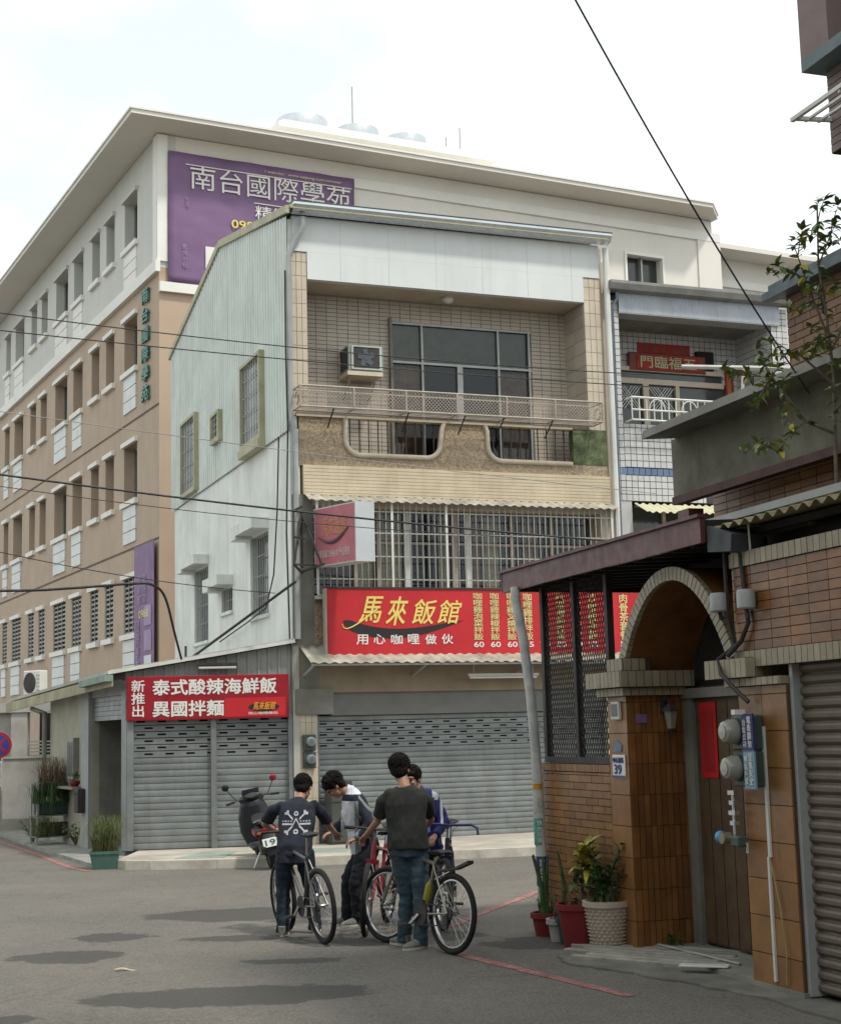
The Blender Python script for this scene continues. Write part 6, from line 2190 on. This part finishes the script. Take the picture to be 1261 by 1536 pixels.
G().ball((-.215, 0, .70), .07, 14, 9, (.35, 1.35, .5)).build('tail_lamp', mat('red_lens', (.45, .01, .015), .25), t, True)
G().tube([(.05, -.13, .80), (-.22, -.12, .86), (-.29, 0, .87), (-.22, .12, .86), (.05, .13, .80)], .014, 8).build('grab_rail', mt_chr, t, True)
g = G()
g.loft([((-.34, 0, .28), .09, .015), ((-.30, 0, .45), .09, .018), ((-.20, 0, .62), .10, .02)], 12, (0, 1, 0))
link('rear_guard', remeshed(g, 'rear_guard', mt_sb, .010, 2), t)
pl = G().box(-.005, .005, -.13, .13, -.07, .07).build('number_plate', mt_wlet, t)
pl.matrix_local = Matrix.Translation((-.34, -.02, .50)) @ Matrix.Rotation(R(18), 4, 'Y')
tx = text(pl, '195', (-.008, .10, -.045), (0, -1, 0), (0, 0, 1), .20, .09, mat('plate_green', (.03, .14, .12), .5), off=.02)
G().tube([(.1, -.14, .24), (-.15, -.16, .28), (-.30, -.16, .34)], [.035, .05, .045], 12).build('silencer', mt_sg, t, True)
G().bbox(.0, .36, -.10, .10, .22, .42, .04).build('engine', mt_sg, t)
G().tube([(.98, 0, .95), (1.12, 0, .62), (1.20, 0, .30)], .03, 10).build('fork', mt_sg, t, True)
g = G()
g.loft([((1.0, 0, .43), .05, .02), ((1.15, 0, .49), .075, .03), ((1.30, 0, .46), .07, .02), ((1.42, 0, .36), .05, .015)], 12, (0, 1, 0))
link('front_guard', remeshed(g, 'front_guard', mt_sb, .010, 2), t)
G().tube([(.35, .08, .25), (.30, .2, .02), (.24, .2, .01)], .012, 6).build('side_stand', mt_chr, t)

# dark electrical cabinet by the pillar
t = thing('metal_cabinet', 'dark metal cabinet against the wall behind the bowed head boy', 'cabinet', on(0, C, .66, -.16, .12), R(21))
G().bbox(-.18, .18, -.16, .14, .0, .98, .012).build('carcass', mat('cabinet_dark', (.06, .065, .058), .6, var=.2), t)
G().box(-.165, .165, -.172, -.161, .04, .62).build('door', MATS['cabinet_dark'], t)
G().box(-.165, .165, -.172, -.161, .65, .95).build('door', MATS['cabinet_dark'], t)
G().tube([(.13, -.185, .3), (.13, -.185, .42)], .008, 6).build('handle', mt_steel, t)
# ================================================================== plants
mt_leaf = mat('dark_leaf', (.05, .105, .032), .5, var=.35, scale=12, rnd=.3)
mt_leafy = mat('yellow_green_leaf', (.36, .33, .04), .5, var=.35, scale=14, rnd=.3)
mt_grass = mat('long_grass', (.11, .14, .045), .7, var=.4, scale=14)
mt_dry = mat('dry_grass', (.17, .12, .07), .8, var=.4, scale=14)
mt_twig = mat('twig_bark', (.14, .12, .095), .85, var=.3, scale=20)


def leaf_mesh(L, W, m, bend=.25):
    g = G()
    prof = [(0, .12), (.2, .75), (.45, 1.0), (.7, .75), (.9, .3), (1.0, .02)]
    v = []
    for s_, w in prof:
        z = -bend * L * s_ * s_
        v += [(L * s_, -W * w / 2, z + W * .12 * w), (L * s_, 0, z), (L * s_, W * w / 2, z + W * .12 * w)]
    f = []
    for i in range(len(prof) - 1):
        a = 3 * i
        f += [(a, a + 3, a + 4, a + 1), (a + 1, a + 4, a + 5, a + 2)]
    g.add(v, f)
    return g.mesh('leaf', m, 'all')


def put_leaf(me, parent, p, yaw, pitch, s=1.0, roll=0.0):
    o = link('leaf', me, parent)
    o.matrix_local = Matrix.Translation(p) @ Matrix.Rotation(yaw, 4, 'Z') @ Matrix.Rotation(-pitch, 4, 'Y') @ Matrix.Rotation(roll, 4, 'X') @ Matrix.Scale(s, 4)


def blades(parent, n, h, spread, m, name='grass_blades', w=.008, base=(0, 0, 0), droop=.35, rx=.1, ry=.1, seed=1):
    rr = random.Random(seed)
    g = G()
    B = Vector(base)
    for k in range(n):
        a = rr.uniform(0, 2 * PI)
        b = B + Vector((rr.uniform(-rx, rx), rr.uniform(-ry, ry), 0))
        L = h * rr.uniform(.55, 1.1)
        out = Vector((math.cos(a), math.sin(a), 0))
        sp = spread * rr.uniform(.1, 1)
        side = Vector((-out.y, out.x, 0)) * w / 2
        pts = [b, b + out * sp * .3 + Vector((0, 0, L * .5)), b + out * sp * .75 + Vector((0, 0, L * (.9 - droop * .2))), b + out * sp * 1.2 + Vector((0, 0, L * (1 - droop)))]
        v = []
        for i, p in enumerate(pts):
            ww = side * (1 - i / 3.2)
            v += [p - ww, p + ww]
        g.add(v, [(0, 1, 3, 2), (2, 3, 5, 4), (4, 5, 7, 6)])
    return g.build(name, m, parent, kind='stuff')


def pot(parent, r0, r1, h, m, rim=.015, n=26, name='pot'):
    G().lathe([(r0, 0), (r0 + .002, .01), (r1 - .004, h - .05), (r1 + rim, h - .045), (r1 + rim, h), (r1 - .008, h), (r1 - .012, h - .03)], n=n).build(name, m, parent, 40)
    G().lathe([(r1 - .014, h - .05), (r1 - .014, h - .035)], n=n).build('soil', mt_soil, parent)


mt_potr = mat('dark_red_plastic', (.17, .018, .022), .5, var=.2)
mt_potg = mat('dark_green_plastic', (.03, .06, .05), .5, var=.2)
# woven cream pot with glossy-leaved plant
t = thing('potted_plant', 'tall cream basket-weave pot with dark upright leaves beside the gate pillar', 'potted plant', (1.44, 12.78, 0))
pm = mat('cream_plastic_pot', (.46, .385, .315), .55, var=.08, scale=6)
pot(t, .125, .185, .40, pm)
for row in range(11):
    z = .03 + row * .029
    rr_ = .127 + (.183 - .127) * z / .36 + .003
    g = G()
    n_ = 22
    for k in range(n_):
        a = 2 * PI * (k + .5 * (row % 2)) / n_
        p = Vector((rr_ * math.cos(a), rr_ * math.sin(a), z + .008))
        g.ball(p, .014, 6, 4, (1, 1, .55))
    g.build('weave_band', pm, t, True, kind='stuff')
rr = random.Random(4)
lm1 = leaf_mesh(.15, .055, mt_leaf)
for k in range(12):
    a = rr.uniform(0, 2 * PI)
    h_ = rr.uniform(.2, .5)
    tip = Vector((math.cos(a) * .16 * rr.random() + (.06 if k % 2 else -.08), math.sin(a) * .12, .38 + h_))
    b0 = Vector((rr.uniform(-.07, .07), rr.uniform(-.07, .07), .36))
    G().tube([b0, b0.lerp(tip, .5) + Vector((0, 0, .03)), tip], [.009, .007, .004], 6).build('stem', mt_leaf, t, True)
    for q in range(9):
        s_ = .25 + .75 * q / 8
        put_leaf(lm1, t, b0.lerp(tip, s_), rr.uniform(0, 2 * PI), rr.uniform(.2, 1.0), rr.uniform(.6, 1.0))
# croton in a dark red pot
t = thing('potted_plant', 'big dark red pot holding a yellow-leaved croton', 'potted plant', (1.24, 12.98, 0))
pot(t, .14, .19, .36, mt_potr)
lm2 = leaf_mesh(.20, .065, mt_leafy, .5)
lm3 = leaf_mesh(.17, .055, mt_leaf, .4)
G().tube([(.02, 0, .33), (.03, .0, .6), (.06, .0, .80)], [.014, .012, .008], 7).build('stem', mt_twig, t, True)
for k in range(56):
    s_ = rr.random()
    p = Vector((.06, 0, .62 + .20 * s_)) + Vector((rr.uniform(-.02, .02), rr.uniform(-.02, .02), 0))
    put_leaf(lm2, t, p, rr.uniform(0, 2 * PI), rr.uniform(-.1, 1.1), rr.uniform(.6, 1.0))
for k in range(44):
    p = Vector((rr.uniform(-.04, .14), rr.uniform(-.06, .06), rr.uniform(.36, .62)))
    put_leaf(lm3, t, p, rr.uniform(0, 2 * PI), rr.uniform(-.2, 1.0), rr.uniform(.6, 1.0))
blades(t, 40, .25, .16, mt_dry, w=.008, base=(0, 0, .32), rx=.12, ry=.12, seed=2)
# aloe-like stalks in small pots
for (x, y, r0, r1, h_, m_, lab, hh, sd) in ((1.02, 13.78, .10, .13, .20, mt_potr, 'small red pot with upright cactus stalks beside the white post', .52, 3),
                                            (1.10, 13.40, .075, .10, .19, mt_concl, 'small grey cement pot between the red pots', .18, 5),
                                            (1.16, 13.22, .07, .095, .22, mt_potg, 'small dark green pot with a curved stalk in front of the croton', .62, 7)):
    t = thing('potted_plant', lab, 'potted plant', (x, y, 0))
    pot(t, r0, r1, h_, m_)
    r2 = random.Random(sd)
    for k in range(1 if sd == 5 else (5 if sd == 3 else 2)):
        dx, dy = r2.uniform(-.12, .03), r2.uniform(-.05, .05)
        L = hh * r2.uniform(.7, 1.0)
        pts_ = [Vector((r2.uniform(-.04, .04), r2.uniform(-.03, .03), h_ - .04)), Vector((dx * .4, dy, h_ + L * .5)), Vector((dx, dy, h_ + L))]
        G().tube(pts_, [.022, .018, .008], 7).build('stalk', mt_leaf, t, True)
    blades(t, 26, .22, .14, mt_dry if sd == 5 else mt_leaf, w=.012, base=(0, 0, h_ - .04), rx=r1 * .5, ry=r1 * .5, seed=sd)
t = thing('weed_tuft', 'green weed tuft growing at the foot of the gate pillar', 'weed', (1.93, 12.50, 0))
rr = random.Random(8)
lm4 = leaf_mesh(.07, .035, mt_leaf, .3)
for k in range(5):
    a = rr.uniform(0, 2 * PI)
    tip = Vector((math.cos(a) * .06, math.sin(a) * .06, rr.uniform(.08, .17)))
    G().tube([(0, 0, 0), tip], [.004, .002], 5).build('stem', mt_leaf, t)
    for q in range(5):
        put_leaf(lm4, t, tip * (.3 + .7 * q / 4), rr.uniform(0, 2 * PI), rr.uniform(0, .9), rr.uniform(.6, 1.1))
# grass planter by the lean-to
t = thing('grass_planter', 'green plastic trough of tall grass at the kerb beside the lean-to doorway', 'planter', (-4.60, 22.02, 0), R(8))
g = G()
v = []
for z, k in ((0, .82), (.21, 1.0), (.21, 1.07), (.25, 1.07), (.25, .94), (.20, .92)):
    v += [(sx * .20 * k, sy * .15 * k, z) for sx, sy in ((-1, -1), (1, -1), (1, 1), (-1, 1))]
f = [(3, 2, 1, 0), (20, 21, 22, 23)]
for i in range(5):
    for j in range(4):
        f.append((4 * i + j, 4 * i + (j + 1) % 4, 4 * i + 4 + (j + 1) % 4, 4 * i + 4 + j))
g.add(v, f)
g.build('trough', mat('teal_plastic', (.075, .15, .12), .5, var=.2), t)
blades(t, 420, .62, .34, mt_grass, base=(0, 0, .2), rx=.16, ry=.12, seed=21, w=.009)
blades(t, 120, .40, .28, mt_dry, name='dry_blades', base=(0, 0, .2), rx=.16, ry=.12, seed=22, w=.008)
# plant rack in the alley
t = thing('plant_rack', 'metal shelf rack of dark crates with brownish grass on top in the alley', 'rack', (-6.52, 26.9, .05), R(30))
for x in (-.34, .34):
    for y in (-.18, .18):
        G().box(x - .014, x + .014, y - .014, y + .014, 0, 1.05).build('upright', mt_pipe, t)
for z in (.12, .48, .80):
    G().box(-.36, .36, -.2, .2, z, z + .02).build('shelf', mt_conc, t)
for (x, z, m_) in ((-.02, .145, mt_iron), (-.02, .505, mt_potg), (-.02, .825, mt_iron)):
    G().bbox(x - .28, x + .28, -.16, .16, z, z + .22, .015).build('crate', m_, t)
blades(t, 260, .55, .40, mt_dry, base=(0, 0, 1.0), rx=.26, ry=.12, seed=31, w=.011)
blades(t, 150, .55, .35, mt_leaf, name='hanging_blades', base=(-.1, -.2, .7), rx=.3, ry=.1, seed=35, w=.02, droop=1.4)
blades(t, 160, .40, .30, mt_grass, name='green_blades', base=(-.2, -.15, .15), rx=.2, ry=.12, seed=32, w=.012)
for (x, y, h_, lab, sd) in ((-6.0, 26.3, .42, 'low dark leafy plant on the footway right of the plant rack', 41), (-7.0, 27.4, .5, 'straggly plant growing behind the plant rack', 43)):
    t = thing('shrub', lab, 'shrub', (x, y, .05))
    r2 = random.Random(sd)
    ml = leaf_mesh(.12, .05, mt_leaf, .3)
    for k in range(9):
        a = r2.uniform(0, 2 * PI)
        tip = Vector((math.cos(a) * .22, math.sin(a) * .22, h_ * r2.uniform(.5, 1)))
        G().tube([(0, 0, 0), tip * .5 + Vector((0, 0, .04)), tip], [.008, .006, .003], 5).build('stem', mt_twig, t)
        for q in range(7):
            put_leaf(ml, t, tip * (.3 + .7 * q / 6), r2.uniform(0, 2 * PI), r2.uniform(-.2, .9), r2.uniform(.6, 1.1))
t = thing('potted_plant', 'little trailing plant on the window shelf of the lean-to', 'potted plant', on(0, S, *(ls(2.75, 1.04, .11))))
pot(t, .06, .085, .10, mt_potr, .006)
r2 = random.Random(51)
for k in range(24):
    put_leaf(lm4, t, Vector((r2.uniform(-.07, .07), r2.uniform(-.05, .05), .10 + r2.uniform(0, .12))), r2.uniform(0, 2 * PI), r2.uniform(-.6, .9), 1.2)
# sapling on the garage roof
t = thing('sapling', 'leafy sapling with sparse twigs above the garage roof at the right edge', 'tree', (2.83, 10.2, 3.24))
O_ = Vector((2.83, 10.2, 3.24))
tw = [([(2.83, 10.2, 3.24), (2.84, 10.2, 3.7), (2.86, 10.2, 4.17), (2.84, 10.2, 4.55), (2.80, 10.18, 4.93), (2.81, 10.15, 5.36)], .0155),
      ([(2.83, 10.2, 4.45), (2.72, 10.15, 4.75), (2.62, 10.1, 5.05)], .010),
      ([(2.84, 10.2, 3.75), (2.62, 10.1, 3.82), (2.40, 10.05, 4.12), (2.16, 10.0, 4.13)], .013),
      ([(2.40, 10.05, 4.12), (2.30, 10.0, 3.98), (2.24, 9.98, 3.90)], .008),
      ([(2.85, 10.2, 4.1), (2.60, 10.15, 4.32), (2.44, 10.1, 4.28)], .010),
      ([(2.84, 10.2, 4.3), (3.0, 10.2, 4.6), (3.05, 10.2, 4.95)], .010),
      ([(2.84, 10.2, 3.9), (3.0, 10.1, 4.05), (3.1, 10.1, 4.3)], .010),
      ([(2.62, 10.1, 3.82), (2.5, 10.1, 3.72), (2.42, 10.1, 3.60)], .007),
      ([(2.80, 10.18, 4.93), (2.88, 10.15, 5.12), (2.92, 10.15, 5.2)], .007)]
lm5 = leaf_mesh(.075, .032, mat('sapling_leaf', (.15, .215, .075), .45, var=.4, scale=9, rnd=.4), .3)
lm6 = leaf_mesh(.085, .036, mt_leafy, .3)
r2 = random.Random(61)
for ps, rad in list(tw):
    for k in range(5 if rad > .012 else 3):
        i = r2.randrange(len(ps) - 1)
        if rad > .012 and i == 0:
            continue
        b0 = Vector(ps[i]).lerp(Vector(ps[i + 1]), r2.random())
        dv = Vector((r2.uniform(-1, .7), r2.uniform(-.5, .5), r2.uniform(-.1, .9))).normalized()
        L = r2.uniform(.14, .30)
        tw.append(([tuple(b0), tuple(b0 + dv * L * .5 + Vector((0, 0, .02))), tuple(b0 + dv * L)], .005))
for ps, rad in tw:
    P_ = [Vector(p) - O_ for p in ps]
    G().tube(P_, [rad * (1 - .65 * i / (len(P_) - 1)) for i in range(len(P_))], 7).build('trunk' if rad > .015 else 'twig', mt_twig, t, True)
    tot = sum((b - a).length for a, b in zip(P_[:-1], P_[1:]))
    nl_ = int(tot * (40 if rad > .014 else 48))
    for k in range(nl_):
        s_ = (.25 + .75 * r2.random()) * (len(P_) - 1)
        i = min(int(s_), len(P_) - 2)
        p = P_[i].lerp(P_[i + 1], s_ - i)
        put_leaf(lm6 if r2.random() < .2 else lm5, t, p, r2.uniform(0, 2 * PI), r2.uniform(-.7, .9), r2.uniform(.7, 1.25), r2.uniform(-.6, .6))
    for k in range(5):
        put_leaf(lm5, t, P_[-1], r2.uniform(0, 2 * PI), r2.uniform(.1, 1.2), r2.uniform(.8, 1.2))
t = thing('bamboo_pole', 'pale pole sticking out level from the eave behind the sapling', 'pole', (3.3, 12.4, 4.72))
G().tube([(0, 0, 0), (-1.05, .2, .10)], [.022, .018], 8).build('shaft', mt_wpaint, t)
G().tube([(-.55, .1, .05), (-.58, .1, -.28)], .014, 6).build('prop', mt_wpaint, t)

# ================================================================== end of the alley
t = thing('gateway', 'grey concrete gateway with dark opening at the end of the alley', 'gateway', (-9.6, 31.6, 0), R(3))
G().box(-.6, 2.0, -.12, .2, 2.42, 2.62).build('beam', mt_concl, t)
G().box(1.05, 1.38, -.08, .2, 0, 2.42).build('post', mt_concl, t)
G().box(-.6, 1.05, .05, .2, 0, 2.42).build('wall', mt_concl, t)
G().box(1.38, 2.1, 1.2, 1.3, 0, 2.42).build('back_panel', mt_dark, t)
for i in range(5):
    G().box(1.38, 2.1, .02, .05, 1.52 + i * .07, 1.55 + i * .07).build('rail', mt_pipe, t)
t = thing('low_wall', 'pale low wall beside the traffic sign at the alley end', 'wall', (-8.62, 31.25, 0), R(3))
G().box(.0, .98, 0, .16, 0, .28).build('plinth', mt_conc, t)
G().box(.005, .975, .004, .15, .28, 1.48).build('wall', mt_concl, t)
G().box(-.02, 1.0, -.02, .18, 1.48, 1.52).build('coping', mt_concl, t)
t = thing('traffic_sign', 'round red and blue no parking sign on a pole at the left edge', 'sign', (-8.52, 30.6, .03))
rd, bd = mat('sign_round_red', (.36, .02, .03), .4), mat('sign_round_blue', (.03, .05, .28), .4)
G().tube([(0, .03, 0), (0, .03, 1.5), (0, .03, 1.98)], .035, 10).build('pole', mat('pole_paint', (.06, .055, .07), .5), t, True)
G().lathe([(.26, 0), (.26, -.012)], (0, 0, 1.73), 'y', 36).build('disc', rd, t)
G().lathe([(.205, -.012), (.205, -.016)], (0, 0, 1.73), 'y', 36).build('field', bd, t)
for a in (PI / 4, -PI / 4):
    G().bar((-.2 * math.cos(a), -.018, 1.73 - .2 * math.sin(a)), (.2 * math.cos(a), -.018 - .0005 * a, 1.73 + .2 * math.sin(a)), .05, .004, up=(0, 1, 0)).build('slash', rd, t)
G().box(-.07, .07, -.01, .0, .92, 1.42).build('plate', mt_wlet, t)
text(t, '禁\n止\n停\n車', (-.04, -.014, .96), X, Zu, .08, .42, mt_black, off=.01)

# ================================================================== overhead cables
def cable(label, a, b, sag, r_, m_=None):
    t = thing('overhead_cable', label, 'cable', a)
    A = Vector(a)
    G().tube([p - A for p in catenary(a, b, sag)], r_, 6).build('wire', m_ or mt_cable, t, True)
    return t


mt_gw = mat('grey_wire', (.28, .27, .26), .6)
cable('topmost black cable crossing above the balcony air conditioner', (-11.0, 17.32, 7.95), (3.6, 22.93, 7.18), .25, .008)
cable('black cable running just under the topmost one', (-11.0, 17.32, 7.55), (3.6, 22.93, 6.99), .16, .008)
cable('thickest black cable crossing in front of the security grille', (-11.0, 17.3, 6.0), (3.7, 22.97, 4.53), .20, .015)
cable('thin wire hung just below the thickest cable', (-11.0, 17.3, 6.05), (1.4, 22.1, 4.6), .30, .006)
cable('pale thin wire crossing below the balcony', (-11.0, 17.3, 6.75), (3.6, 22.93, 5.32), .12, .006, mt_gw)
cable('thin wire ending at the white side wall window', (-11.0, 17.3, 6.1), (-2.4, 24.6, 4.1), .45, .007)
cable('bluish cable slanting down from the top edge to the brown house', (.25, 7.4, 6.9), (2.95, 11.2, 4.25), .14, .007, mat('blue_cable', (.03, .05, .09), .5))
t = thing('overhead_cable', 'thick cable turning down the corner of the brown block', 'cable', (-11.0, 17.3, 3.7))
A = Vector((-11.0, 17.3, 3.7))
P_ = [(-11.0, 17.3, 3.85), (-8.0, 18.45, 3.72), (-5.4, 19.45, 3.74), (-4.6, 19.75, 3.78), (-3.85, 20.05, 3.85), (-3.60, 20.2, 3.84), (-3.5, 20.6, 3.70), (-3.60, 22.0, 3.30), (-3.75, 23.6, 2.98)]
pts_ = []
for i in range(len(P_) - 1):
    p0, p1, p2, p3 = [Vector(P_[max(0, min(len(P_) - 1, j))]) for j in (i - 1, i, i + 1, i + 2)]
    for q in range(6):
        s_ = q / 6
        pts_.append(.5 * ((2 * p1) + (p2 - p0) * s_ + (2 * p0 - 5 * p1 + 4 * p2 - p3) * s_ * s_ + (3 * p1 - p0 - 3 * p2 + p3) * s_ ** 3) - A)
G().tube(pts_, .018, 7).build('wire', mt_cable, t, True)
t = thing('service_cable', 'taut dark stay sloping from the lean-to roof up to the pink sign', 'cable', on(0, S, .9, .4, 3.0))
A = on(0, S, .9, .4, 3.0)
G().tube([Vector((0, 0, 0)), Vector((-1.95, 23.3, 4.15)) - A], .022, 7).build('rod', mt_iron, t, True)
G().tube([Vector((0.0, 0, -.02)), Vector((.0, .0, .25))], .02, 7).build('anchor', mt_iron, t)

# ================================================================== unseen terraces added to shade the street, left of and behind the camera
for (x0, x1, y0, y1, h_, lab) in ((-15.0, -5.6, -14.0, 11.0, 8.5, 'unseen terrace added to shade the street, just outside the left edge'), (-6.0, 16.0, -26.0, -15.0, 7.5, 'unseen terrace added to shade the street, behind the viewpoint')):
    t = thing('added_shade_terrace', lab, 'building', ((x0 + x1) / 2, (y0 + y1) / 2, 0))
    a, b = (x1 - x0) / 2, (y1 - y0) / 2
    G().box(-a, a, -b, b, 0, h_).build('wall', mt_conc, t)
    G().box(-a - .2, a + .2, -b - .2, b + .2, h_, h_ + .25).build('roof', mt_concl, t)
    for k in range(5):
        for fl in range(2):
            z = 1.2 + fl * 3.2
            if x0 < -10:
                yy = -b + 2.5 + k * 5.2
                G().box(a, a + .05, yy, yy + 1.8, z, z + 1.5).build('window', mt_glass, t)
            else:
                xx = -a + 1.5 + k * 4.2
                G().box(xx, xx + 1.8, b, b + .05, z, z + 1.5).build('window', mt_glass, t)

# litter on the road
for (x, y, a, L, lab) in ((-2.42, 12.35, .1, .16, 'pale dry leaf scrap lying on the road among the dark stains'), (.12, 18.6, .6, .10, 'small white paper scrap on the road behind the bicycles'), (1.35, 14.9, .2, .10, 'white paper scrap on the road left of the post')):
    t = thing('litter_scrap', lab, 'litter', (x, y, .004), a)
    g = G()
    n_ = 7
    v = []
    for i in range(n_):
        s_ = i / (n_ - 1)
        w_ = .022 * (1 - abs(s_ - .45)) * (1.2 if i % 2 else .8)
        z = .006 + .010 * math.sin(s_ * 5)
        v += [(L * (s_ - .5), -w_, z), (L * (s_ - .5), w_, z + .004), (L * (s_ - .5), -w_, z - .005), (L * (s_ - .5), w_, z - .001)]
    f = []
    for i in range(n_ - 1):
        a_, b_ = 4 * i, 4 * i + 4
        f += [(a_, b_, b_ + 1, a_ + 1), (a_ + 2, a_ + 3, b_ + 3, b_ + 2), (a_, a_ + 2, b_ + 2, b_), (a_ + 1, b_ + 1, b_ + 3, a_ + 3)]
    g.add(v, f)
    g.build('scrap', mat('dry_scrap', (.45, .38, .28), .8), t)
bpy.data.scenes.remove(TMP)
